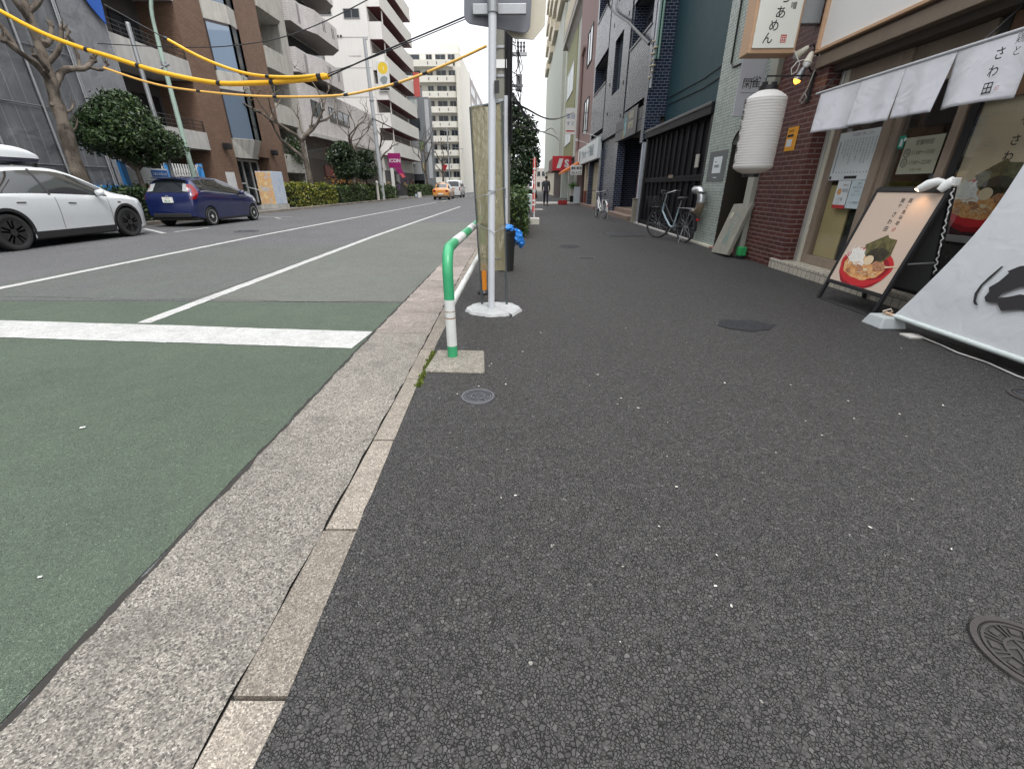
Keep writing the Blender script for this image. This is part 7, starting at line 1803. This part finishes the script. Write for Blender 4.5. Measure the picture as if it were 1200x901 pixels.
mb = MB(); mb.prism(Frame((0, 75, 0), (1, 0, 0), (0, 0, 1)), [(-18.6, 2.1), (-15.4, 2.1), (-15.4, 3.0), (-18.6, 3.0)], .01, 1.1, M('awning_black', (.035, .04, .05), .6)); mb.build('awning', gy)
mb = MB(); mb.fbox(F, -18.6, -15.4, .1, 2.09, .003, .02, DARK); mb.build('shop_window', gy)
gn = thing('green_tarp_stall', 'bright green cloth covered stand in front of the grey building', 'stand', (-18, 73.5, 0)); mb = MB(); mb.box(-18.3, -17.0, 73.2, 74.2, .2, 2.0, M('tarp_green', (.01, .22, .12), .5, var=.2)); mb.build('cover', gn, bevel=.08); mb = MB(); [mb.box(x, x + .08, 73.25, 73.33, .1, .2, STEEL) for x in (-18.2, -17.2)]; mb.build('leg', gn)

# cream white slab block facing the camera
cm = thing('cream_apartment_block', 'cream white apartment slab with rows of long balconies at the end of the street', 'building', (-20, 104, 0))
mb = MB(); mb.box(-32, -12.2, 101.3, 118, 0, 24.5, CREAMW); mb.box(-12.9, -12.2, 99.6, 101.3, 0, 22, CREAMW); mb.build('wall', cm)
F = FY(0, 101.29)
for i in range(9):
    z = 1.75 + 2.52 * i + .2
    mb = MB(); x1 = -12.91 if i < 8 else -13.6; x0 = -19 if i < 6 else -24
    mb.prism(Frame((0, 0, z), (1, 0, 0), (0, 1, 0)), [(x0, 101.28), (x0, 99.8), (x1 - .5, 99.8), (x1, 100.3), (x1, 101.28)], 0, 1.05, CREAMW); o = mb.build('balcony', cm)
    mb = MB(); [mb.box(x, x + .14, 99.77, 99.8, z + .3, z + .75, BLACK) for x in (-18.3, -16.6, -14.8)]; mb.build('slot', o)
    for a, b in ((-18.8, -17.6), (-17.0, -15.0), (-14.6, -13.2)) + (((-23.5, -20),) if i > 5 else ()): window(cm, F, a, b, z + .35, z + 2.2, ALU, GLASS, 2, fw=.06)
mb = MB(); mb.box(-17, -13, 106, 109, 24.5, 27, CREAMW); mb.build('roof_hut', cm)
bg = thing('beige_building', 'beige grey tiled building beyond the cream apartment slab', 'building', (-14, 140, 0))
mb = MB(); mb.box(-30, -12.4, 119, 175, 0, 24.5, BEIGET); mb.box(-26, -15, 135, 170, 24.5, 28, BEIGET); mb.build('wall', bg)
F = FL(-12.39, 0)
for i in range(7):
    for y in (122, 136, 150, 163): window(bg, F, y, y + 9, 3.4 + i * 3.0, 5.2 + i * 3.0, ALU, GLASS, 2, fw=.1)
for y in (150, 158): mb = MB(); mb.tube([(-15.5, y, 28), (-15.5, y, 35)], .1, STEEL, 5); mb.build('antenna', bg)
fw_ = thing('far_building', 'low hazy grey building closing the far end of the road', 'building', (-6, 200, 0)); mb = MB(); mb.box(-12, 3, 191, 205, 0, 11, M('far_grey', (.38, .38, .39), .8)); mb.build('wall', fw_); [window(fw_, FY(-11 + 3.4 * i, 190.99), 0, 2.2, 2 + 3 * j, 3.8 + 3 * j, ALU, GLASS, 1) for i in range(4) for j in range(3)]

# ---- street things on the left pavement
tl_ = thing('street_lamp', 'pale green street lamp post with a curved top in front of the brick building', 'street lamp', (-13.35, 19.1, 0))
mb = MB(); LG = M('lamp_green_grey', (.32, .42, .36), .5, var=.2, grime=.5)
arc = [(-13.35, 19.15, .1), (-13.37, 19.2, 3.0), (-13.4, 19.3, 5.6)] + [(-13.4 + 1.5 * (1 - math.cos(R(a))), 19.35 + .3 * (1 - math.cos(R(a))), 6.5 + 1.9 * math.sin(R(a))) for a in range(0, 86, 8)]
mb.tube(arc, [.095, .085, .075] + [.06] * (len(arc) - 3), LG, 14); mb.build('pole', tl_, smooth=True)
mb = MB(); e_ = arc[-1]; mb.box(e_[0], e_[0] + .8, e_[1] - .15, e_[1] + .2, e_[2] - .1, e_[2] + .08, WHITE); mb.build('lamp_head', tl_, bevel=.05)
mb = MB(); mb.lathe((-13.4, 19.3, 0), [(.08, 5.3), (.10, 5.3), (.10, 5.42), (.08, 5.42)], STEEL, 14); mb.tube([(-13.5, 19.2, 5.2), (-13.2, 19.3, 5.35)], .04, STEEL, 6); mb.build('clamp', tl_)
gp_ = thing('steel_post', 'plain grey steel post rising beside the curved street lamp', 'post', (-13.4, 18.05, 0)); mb = MB(); mb.tube([(-13.4, 18.05, .1), (-13.4, 18.05, 6.2)], .07, STEEL, 12); mb.build('shaft', gp_, smooth=True); mb = MB(); mb.lathe((-13.4, 18.05, 6.2), [(.07, 0), (.06, .05), (0, .06)], STEEL, 12); mb.build('cap', gp_)
hb = thing('map_board', 'site notice board with bright blue posts and white map sheets', 'notice board', (-14.5, 18.4, .1))
SBL = M('board_blue', (.06, .30, .70), .5, var=.1)
for y in (17.05, 19.3): mb = MB(); mb.box(-14.56, -14.44, y, y + .22, .1, 2.05, SBL); mb.build('post', hb)
mb = MB(); mb.box(-14.53, -14.47, 17.28, 19.29, .75, 1.85, M('board_white', (.58, .6, .6), .5)); mb.box(-14.465, -14.46, 18.4, 19.25, 1.55, 1.8, M('board_dark_blue', (.02, .10, .32), .5)); mb.build('panel', hb)
mb = MB(); F = FL(-14.455, 0); mb.text(F, '工事のお知らせ', 18.42, 1.62, .11, WHITE, .002); q = random.Random(3); [mb.fbox(F, y, y + .5, z, z + .02, 0, .004, GREYINK) for y in (17.4, 18.0, 18.5) for z in (.95, 1.1, 1.25, 1.4)]; mb.build('lettering', hb)
ag = thing('accordion_gate', 'white folding accordion site gate beside the blue posted notice board', 'gate', (-14.9, 20.7, .1))
mb = MB()
for i in range(14):
    y = 19.6 + i * .16; mb.box(-14.92, -14.88, y, y + .035, .2, 2.1, WHITE)
    if i < 13:
        for z in (.5, 1.1, 1.7): mb.tube([(-14.87, y, z - .25), (-14.87, y + .18, z + .25)], .012, WHITE, 5); mb.tube([(-14.86, y, z + .25), (-14.86, y + .18, z - .25)], .012, WHITE, 5)
mb.build('lattice', ag); mb = MB(); mb.box(-14.97, -14.8, 21.85, 22.0, .1, 2.15, SBL); mb.build('post', ag); mb = MB(); mb.tube([(-14.8, 21.5, .1), (-14.8, 21.5, 1.9), (-14.8, 21.7, 2.1), (-14.8, 21.95, 2.0)], .03, STEEL, 8); mb.build('pipe', ag, smooth=True)
ub = thing('painted_cabinet', 'tall street utility cabinet covered in colourful mural paint', 'cabinet', (-13.8, 25.9, .1))
mb = MB(); mb.box(-14.25, -13.4, 25.25, 26.45, .32, 1.95, M('cabinet_blue', (.40, .47, .56), .5, var=.1)); mb.build('body', ub, bevel=.02)
mb = MB(); mb.fbox(FY(0, 25.245), -14.23, -13.42, .34, 1.93, .001, .004, mural('mural_warm', [(.25, (.55, .50, .40)), (.42, (.66, .55, .30)), (.52, (.60, .30, .10)), (.6, (.5, .5, .48)), (.72, (.16, .32, .34))], 4)); mb.build('mural', ub)
mb = MB(); mb.fbox(FL(-13.395, 0), 25.27, 26.43, .34, 1.93, .001, .004, mural('mural_cool', [(.3, (.30, .38, .50)), (.5, (.46, .53, .62)), (.62, (.52, .56, .62)), (.72, (.55, .22, .34))], 3, 4.0)); mb.build('mural', ub)
mb = MB(); mb.box(-14.3, -13.35, 25.2, 26.5, .1, .319, CONC); mb.build('plinth', ub)
for k in range(3):
    for j in range(1): pass
# hedges
boxhedge('hedge', 'yellow green clipped hedge next to the painted cabinet', -14.3, -13.15, 27.4, 33.3, .1, 1.35, L_YEL, 5200, .075, 'hedges along the opposite kerb', 11)
boxhedge('hedge', 'long green clipped hedge below the two round trimmed trees', -14.3, -13.15, 34.2, 50.0, .1, 1.30, L_HEDGE, 9000, .085, 'hedges along the opposite kerb', 12)
boxhedge('hedge', 'short far green hedge near the orange taxi', -14.4, -13.1, 58.5, 70, .1, 1.35, L_HEDGE, 3200, .11, 'hedges along the opposite kerb', 13)
boxhedge('hedge', 'low rough shrub hedge between the parked cars under the round evergreen', -14.0, -13.1, 12.2, 18.5, .1, 1.15, L_MID, 6000, .07, 'hedges along the opposite kerb', 14)
# evergreens
tree('round_tree', 'bushy dark green street tree between the parked cars', (-13.45, 16.5, .1), 1.75, [((-13.45, 16.6, 3.05), (1.1, 1.45, .8)), ((-13.6, 15.9, 2.7), (.95, .95, .6)), ((-13.35, 17.7, 2.6), (.9, .8, .55)), ((-13.5, 16.6, 3.6), (.7, .9, .5)), ((-13.3, 15.4, 2.95), (.6, .55, .45)), ((-13.4, 16.9, 2.2), (.8, .9, .35)), ((-13.4, 18.3, 2.75), (.5, .5, .4)), ((-13.4, 15.0, 2.6), (.5, .4, .3))], 21000, .062, L_MID, BARKD, .085, 3)
tree('round_tree', 'left of two dark clipped ball trees rising from the long hedge', (-13.6, 36.6, .1), 1.7, [((-13.6, 36.6, 3.1), (1.15, 1.35, 1.0)), ((-13.5, 36.4, 2.3), (.95, 1.1, .6)), ((-13.5, 36.3, 3.8), (.7, .8, .5))], 6500, .10, L_DARK, BARKD, .09, 8, 'clipped ball trees in the long hedge')
tree('round_tree', 'right of two dark clipped ball trees rising from the long hedge', (-13.6, 41.3, .1), 1.7, [((-13.6, 41.3, 2.8), (1.0, 1.5, 1.0)), ((-13.5, 41.5, 3.6), (.75, 1.0, .5)), ((-13.5, 41.0, 2.2), (.8, 1.2, .5))], 5200, .10, L_DARK, BARKD, .09, 9, 'clipped ball trees in the long hedge')
def bare_tree(name, label, base, h, fork, seed, r0, spread, group='bare pollarded street trees', depth=3, nbr=4, lean=(0, 0)):
    t = thing(name, label, 'tree', base, group); q = random.Random(seed); B = Vector(base)
    tk = [B + Vector((lean[0] * s + .05 * math.sin(s * 5 + seed), lean[1] * s + .05 * math.cos(s * 4 + seed), fork * s)) for s in frange(0, 1, 7)]
    mb = MB(); mb.tube(tk, [r0 * (1.25 - .55 * i / 7 + .06 * math.sin(i * 2.3)) for i in range(8)], BARK, 12); mb.build('trunk', t, smooth=True)
    mb = MB()
    def knob(p, r): lumpy_local(mb, p, r)
    def lumpy_local(mb, p, r):
        V = []; f = []
        for j in range(6):
            th = math.pi * j / 5
            for i in range(8): a = 2 * math.pi * i / 8; kk = r * (1 + q.uniform(-.2, .2)); V.append((p.x + kk * math.sin(th) * math.cos(a), p.y + kk * math.sin(th) * math.sin(a), p.z + kk * math.cos(th)))
        for j in range(5):
            for i in range(8): f.append((j*8+i, (j+1)*8+i, (j+1)*8+(i+1) % 8, j*8+(i+1) % 8))
        mb.add(V, f, BARK)
    def branch(p, d, L, r, dep):
        n = 5; pts = [p]; dd = d.copy()
        for i in range(n):
            dd = (dd + Vector((q.gauss(0, .22), q.gauss(0, .22), q.gauss(.07, .16)))).normalized(); pts.append(pts[-1] + dd * L / n)
        mb.tube(pts, [r * (1 - .5 * i / n) for i in range(n + 1)], BARK, 8)
        knob(pts[-1], r * 1.0)
        if dep > 0:
            for k in range(q.choice((2, 2, 3)) if dep > 1 else 3):
                at = pts[-1] if k < 2 else pts[3]
                nd = (dd * .7 + Vector((q.gauss(0, .6), q.gauss(0, .6), q.gauss(.25, .35)))).normalized(); branch(at, nd, L * q.uniform(.45, .7), r * .52, dep - 1)
                knob(at, r * .75)
        else:
            for k in range(2): mb.tube([pts[-1], pts[-1] + Vector((q.gauss(0, .15), q.gauss(0, .15), q.uniform(.05, .4))) * L], [r * .3, r * .12], BARK, 5)
    for k in range(nbr):
        a = 2 * math.pi * k / nbr + q.uniform(-.4, .4); s0 = tk[-1 - (k % 3)]
        branch(s0 - Vector((0, 0, .05)), Vector((math.cos(a) * spread, math.sin(a) * spread, q.uniform(.5, 1.0))).normalized(), (h - fork) * q.uniform(.5, .75), r0 * .62, depth)
    mb.build('crown', t, smooth=True); return t
bt_ = thing('bare_tree', 'large knobbly bare plane tree behind the white SUV', 'tree', (-13.4, 14.15, .1), 'bare pollarded street trees')
q = random.Random(77); BARKB = barkmat('plane_bark', (.045, .036, .030), (.125, .105, .085), 10)
mb = MB(); tk = [(-13.4, 14.15, 0), (-13.38, 14.2, 1.0), (-13.42, 14.24, 2.0), (-13.37, 14.28, 2.9), (-13.42, 14.36, 3.5), (-13.4, 14.45, 4.1), (-13.4, 14.46, 4.6), (-13.42, 14.5, 5.4), (-13.4, 14.55, 6.2)]
mb.tube(spline(tk, 3), [lerp(.24, .085, (i / 24) ** .8) * (1 + .10 * math.sin(i * 1.9) + .05 * math.sin(i * 4.1)) for i in range(25)], BARKB, 12); mb.build('trunk', bt_, smooth=True)
mb = MB()
def limb(P, r0, r1):
    S_ = spline(P, 4); n = len(S_) - 1; mb.tube(S_, [lerp(r0, r1, i / n) * (1 + q.uniform(-.12, .12)) for i in range(n + 1)], BARKB, 9)
    e = S_[-1]; lumpy(mb, e, (r1 * 1.5, r1 * 1.5, r1 * 1.4), BARKB, 6, 8, .25)
    for k in range(4): d_ = Vector((q.gauss(0, .5), q.gauss(0, .5), q.uniform(.1, 1))).normalized() * q.uniform(.12, .35); mb.tube([e, e + d_ * .5 + Vector((q.gauss(0, .02), 0, 0)), e + d_], [r1 * .5, r1 * .35, r1 * .12], BARKB, 5)
for P, a, b in (([(-13.4, 14.4, 3.7), (-13.3, 14.75, 4.2), (-13.25, 15.1, 4.35), (-13.2, 15.5, 4.45), (-13.2, 15.9, 4.75)], .10, .06), ([(-13.25, 15.35, 4.42), (-13.3, 15.5, 4.8), (-13.3, 15.45, 5.1)], .055, .04), ([(-13.2, 15.6, 4.5), (-13.1, 15.95, 4.5), (-13.1, 16.25, 4.7)], .05, .035),
    ([(-13.4, 14.4, 3.9), (-13.3, 14.1, 4.2), (-13.2, 13.7, 4.35), (-13.2, 13.3, 4.6)], .10, .06), ([(-13.3, 14.2, 4.1), (-13.0, 14.0, 4.1), (-12.9, 13.7, 4.35)], .06, .045), ([(-13.2, 13.6, 4.4), (-13.3, 13.5, 4.9), (-13.3, 13.2, 5.2)], .055, .04),
    ([(-13.4, 14.47, 4.7), (-13.3, 14.8, 5.0), (-13.3, 14.95, 5.35)], .08, .055), ([(-13.3, 14.8, 5.0), (-13.2, 15.1, 5.05), (-13.2, 15.35, 5.3)], .05, .035), ([(-13.4, 14.5, 5.2), (-13.35, 14.2, 5.6), (-13.4, 13.9, 6.1)], .08, .055), ([(-13.4, 14.5, 5.5), (-13.3, 14.9, 5.9), (-13.3, 15.1, 6.5)], .08, .055), ([(-13.4, 14.55, 6.1), (-13.4, 14.5, 6.6), (-13.4, 14.7, 7.1)], .085, .055), ([(-13.4, 14.45, 4.3), (-13.0, 14.6, 4.7), (-12.8, 14.7, 5.2)], .07, .05), ([(-13.4, 14.3, 3.1), (-13.3, 14.6, 3.25), (-13.3, 14.75, 3.4)], .04, .025), ([(-13.4, 14.28, 2.7), (-13.3, 14.5, 2.75), (-13.25, 14.62, 2.95)], .035, .025)): limb(P, a, b)
for k in range(14):
    p_ = Vector(spline(tk, 3)[q.randint(8, 22)]); lumpy(mb, (p_.x + q.uniform(-.12, .12), p_.y + q.uniform(-.12, .12), p_.z), (.09, .09, .08), BARKB, 6, 8, .3)
mb.build('crown', bt_, smooth=True)
bare_tree('bare_tree', 'bare pollarded tree rising above the yellow green hedge', (-13.7, 30.4, .1), 7.4, 3.7, 12, .17, .8)
bare_tree('bare_tree', 'thin bare pollarded tree behind the two ball trees', (-13.9, 39.2, .1), 7.2, 4.0, 3, .13, .5)
bare_tree('bare_tree', 'bare tree beside the magenta sign', (-13.7, 46.2, .1), 6.6, 3.4, 22, .16, .5)
bare_tree('bare_tree', 'bare tree in front of the grey building', (-13.7, 68, .1), 8.5, 4.0, 31, .17, .45, depth=2)
bare_tree('bare_tree', 'far bare tree in front of the cream apartment slab', (-13.0, 78, .1), 8.5, 4.2, 42, .17, .45, depth=2)
pz = thing('concrete_pole', 'tall grey utility pole in front of the pale blank wall', 'utility pole', (-13.2, 44.3, .1)); mb = MB(); mb.tube([(-13.2, 44.3, 0), (-13.25, 44.3, 12.4)], [.20, .13], M('pole_grey', (.38, .40, .42), .6, var=.1, grime=.2), 14); mb.build('pole', pz, smooth=True)
mb = MB(); [mb.lathe((-13.22, 44.3, 0), [(.17, z), (.20, z), (.20, z + .08), (.17, z + .08)], STEEL, 14) for z in (5.5, 6.6, 8.0)]; mb.tube([(-13.2, 44.3, 12.3), (-12.95, 44.2, 12.35)], .04, STEEL, 6); mb.tube([(-13.1, 44.3, 7.0), (-12.3, 44.3, 7.0)], .03, STEEL, 6); mb.build('clamp', pz)
pf = thing('thin_pole', 'thin far utility pole before the cream apartment slab', 'utility pole', (-12.9, 88, .1)); mb = MB(); mb.tube([(-13.4, 88, 0), (-13.4, 88, 10.8)], .13, STEEL, 8); mb.build('pole', pf); mb = MB(); mb.box(-14.1, -12.7, 87.95, 88.05, 10.2, 10.3, STEEL); mb.build('cross_arm', pf)
mg = thing('magenta_sign', 'magenta square shop sign with white letters on a white post', 'sign', (-13.2, 49, .1)); F = FY(-13.62, 48.9)
MAG = M('magenta', (.28, .012, .13), .45)
mb = MB(); mb.fbox(F, 0, 1.25, 2.95, 4.28, -.2, 0, MAG); mb.build('box', mg, bevel=.02); mb = MB(); mb.text(F, 'ICON', .08, 3.45, .46, WHITE, .004, bold=.02); mb.build('lettering', mg); mb = MB(); mb.box(-13.5, -13.2, 48.92, 49.08, .1, 2.949, WHITE); mb.build('post', mg)
mb = MB(); mb.poly(FY(-13.0, 48.7), [(.0, 2.9), (.7, 2.9), (1.1, 2.1), (.7, 2.0), (.3, 2.5)], 0, MAG); mb.poly(FY(-13.0, 48.69), [(.45, 2.45), (.8, 2.4), (1.05, 2.1), (.75, 2.05)], 0, M('flag_coral', (.55, .12, .10), .6)); mb.build('flag', mg)
rsn = thing('red_round_sign', 'small red road sign on a thin pole before the cream apartment slab', 'road sign', (-11.6, 80, 0)); mb = MB(); mb.tube([(-12.95, 80, .1), (-12.95, 80, 5)], .05, STEEL, 8); mb.build('pole', rsn); mb = MB(); mb.poly(FY(-12.95, 79.93), [(-.55, 4.5), (.55, 4.5), (0, 3.5)], 0, M('sign_red', (.55, .02, .035))); mb.build('sign_plate', rsn)
pst = thing('white_bollard', 'white round topped post in the hedge beside the ball trees', 'bollard', (-13.0, 42.2, .1)); mb = MB(); mb.tube([(-13.0, 42.2, .1), (-13.0, 42.2, 1.5)], .12, M('post_offwhite', (.5, .48, .44), .6), 10); mb.build('shaft', pst); mb = MB(); lumpy(mb, (-13.0, 42.2, 1.55), (.13, .13, .13), WHITE, a=.0); mb.build('cap', pst, smooth=True)
bx_ = thing('white_bucket', 'small white container at the foot of the far hedge', 'container', (-12.8, 57.5, 0)); mb = MB(); mb.lathe((-12.6, 57.5, 0), [(.22, -.02), (.26, .6), (.24, .6), (.2, .05), (0, .05)], WHITE, 14); mb.build('body', bx_); mb = MB(); mb.box(-13.1, -12.85, 57.4, 57.7, .0, .4, M('pale_blue_plastic', (.35, .45, .6), .5)); mb.build('side_box', bx_)
# ------------------------------------------------------------------ sky, sun, camera
w = bpy.data.worlds.new('World'); sc.world = w; w.use_nodes = True
nt = w.node_tree; nt.nodes.clear()
out = nt.nodes.new('ShaderNodeOutputWorld'); bg = nt.nodes.new('ShaderNodeBackground'); bg.inputs[1].default_value = .12
sky = nt.nodes.new('ShaderNodeTexSky'); sky.sky_type = 'NISHITA'; sky.sun_disc = False; sky.sun_elevation = R(58); sky.sun_rotation = R(152); sky.air_density = 1.2; sky.dust_density = 3
tc = nt.nodes.new('ShaderNodeTexCoord'); sp_ = nt.nodes.new('ShaderNodeSeparateXYZ'); nt.links.new(tc.outputs['Generated'], sp_.inputs[0])
# an overcast deck is about three times brighter overhead than at the horizon
mr_ = nt.nodes.new('ShaderNodeMapRange'); mr_.inputs[1].default_value = 0; mr_.inputs[2].default_value = 1; mr_.inputs[3].default_value = 5.1; mr_.inputs[4].default_value = SKYZ if 'SKYZ' in globals() else 21.5
pw_ = nt.nodes.new('ShaderNodeMath'); pw_.operation = 'POWER'; pw_.inputs[1].default_value = 2.3; pm_ = nt.nodes.new('ShaderNodeMath'); pm_.operation = 'MAXIMUM'; nt.links.new(sp_.outputs[2], pm_.inputs[0]); nt.links.new(pm_.outputs[0], pw_.inputs[0]); nt.links.new(pw_.outputs[0], mr_.inputs[0])
nz = nt.nodes.new('ShaderNodeTexNoise'); nz.inputs['Scale'].default_value = 3.0; nz.inputs['Detail'].default_value = 6; nt.links.new(tc.outputs['Generated'], nz.inputs['Vector'])
m1 = nt.nodes.new('ShaderNodeMath'); m1.operation = 'MULTIPLY_ADD'; m1.inputs[1].default_value = .22; m1.inputs[2].default_value = .89; nt.links.new(nz.outputs['Fac'], m1.inputs[0])
m2 = nt.nodes.new('ShaderNodeMath'); m2.operation = 'MULTIPLY'; nt.links.new(mr_.outputs[0], m2.inputs[0]); nt.links.new(m1.outputs[0], m2.inputs[1])
cl_ = nt.nodes.new('ShaderNodeMix'); cl_.data_type = 'RGBA'; cl_.blend_type = 'MULTIPLY'; cl_.inputs[0].default_value = 1; cl_.inputs[6].default_value = (.985, 1.0, 1.03, 1); nt.links.new(m2.outputs[0], cl_.inputs[7])
mx = nt.nodes.new('ShaderNodeMix'); mx.data_type = 'RGBA'; mx.inputs[0].default_value = .93; nt.links.new(sky.outputs[0], mx.inputs[6]); nt.links.new(cl_.outputs[2], mx.inputs[7])
nt.links.new(mx.outputs[2], bg.inputs[0]); nt.links.new(bg.outputs[0], out.inputs[0])
sl = bpy.data.lights.new('sun', 'SUN'); sl.energy = 1.5; sl.angle = R(18); sl.color = (1, .97, .93)
so = bpy.data.objects.new('sun', sl); COL.objects.link(so); so.location = (0, 0, 40)
az = R(152)  # direction the light comes from, clockwise from +Y
d = Vector((math.sin(az) * math.cos(R(58)), math.cos(az) * math.cos(R(58)), math.sin(R(58))))
so.rotation_euler = d.to_track_quat('Z', 'Y').to_euler()
cam = bpy.data.cameras.new('camera'); cam.sensor_width = 36; cam.lens = 505 / 1200 * 36; cam.clip_start = .05; cam.clip_end = 3000
co = bpy.data.objects.new('camera', cam); COL.objects.link(co); co.location = (0, 0, 1.2); co.rotation_euler = (R(90 - 24.627), 0, R(1.237)); sc.camera = co
sc.view_settings.view_transform = 'Standard'; sc.view_settings.look = 'None'; sc.view_settings.exposure = .62; sc.view_settings.gamma = 1
sc.cycles.max_bounces = 6; sc.cycles.diffuse_bounces = 3; sc.cycles.glossy_bounces = 3; sc.cycles.transparent_max_bounces = 8; sc.cycles.transmission_bounces = 4; sc.cycles.caustics_reflective = False; sc.cycles.caustics_refractive = False
sc.cycles.use_denoising = True; sc.cycles.denoiser = 'OPENIMAGEDENOISE'; sc.cycles.denoising_input_passes = 'RGB_ALBEDO_NORMAL'; sc.cycles.denoising_prefilter = 'NONE'
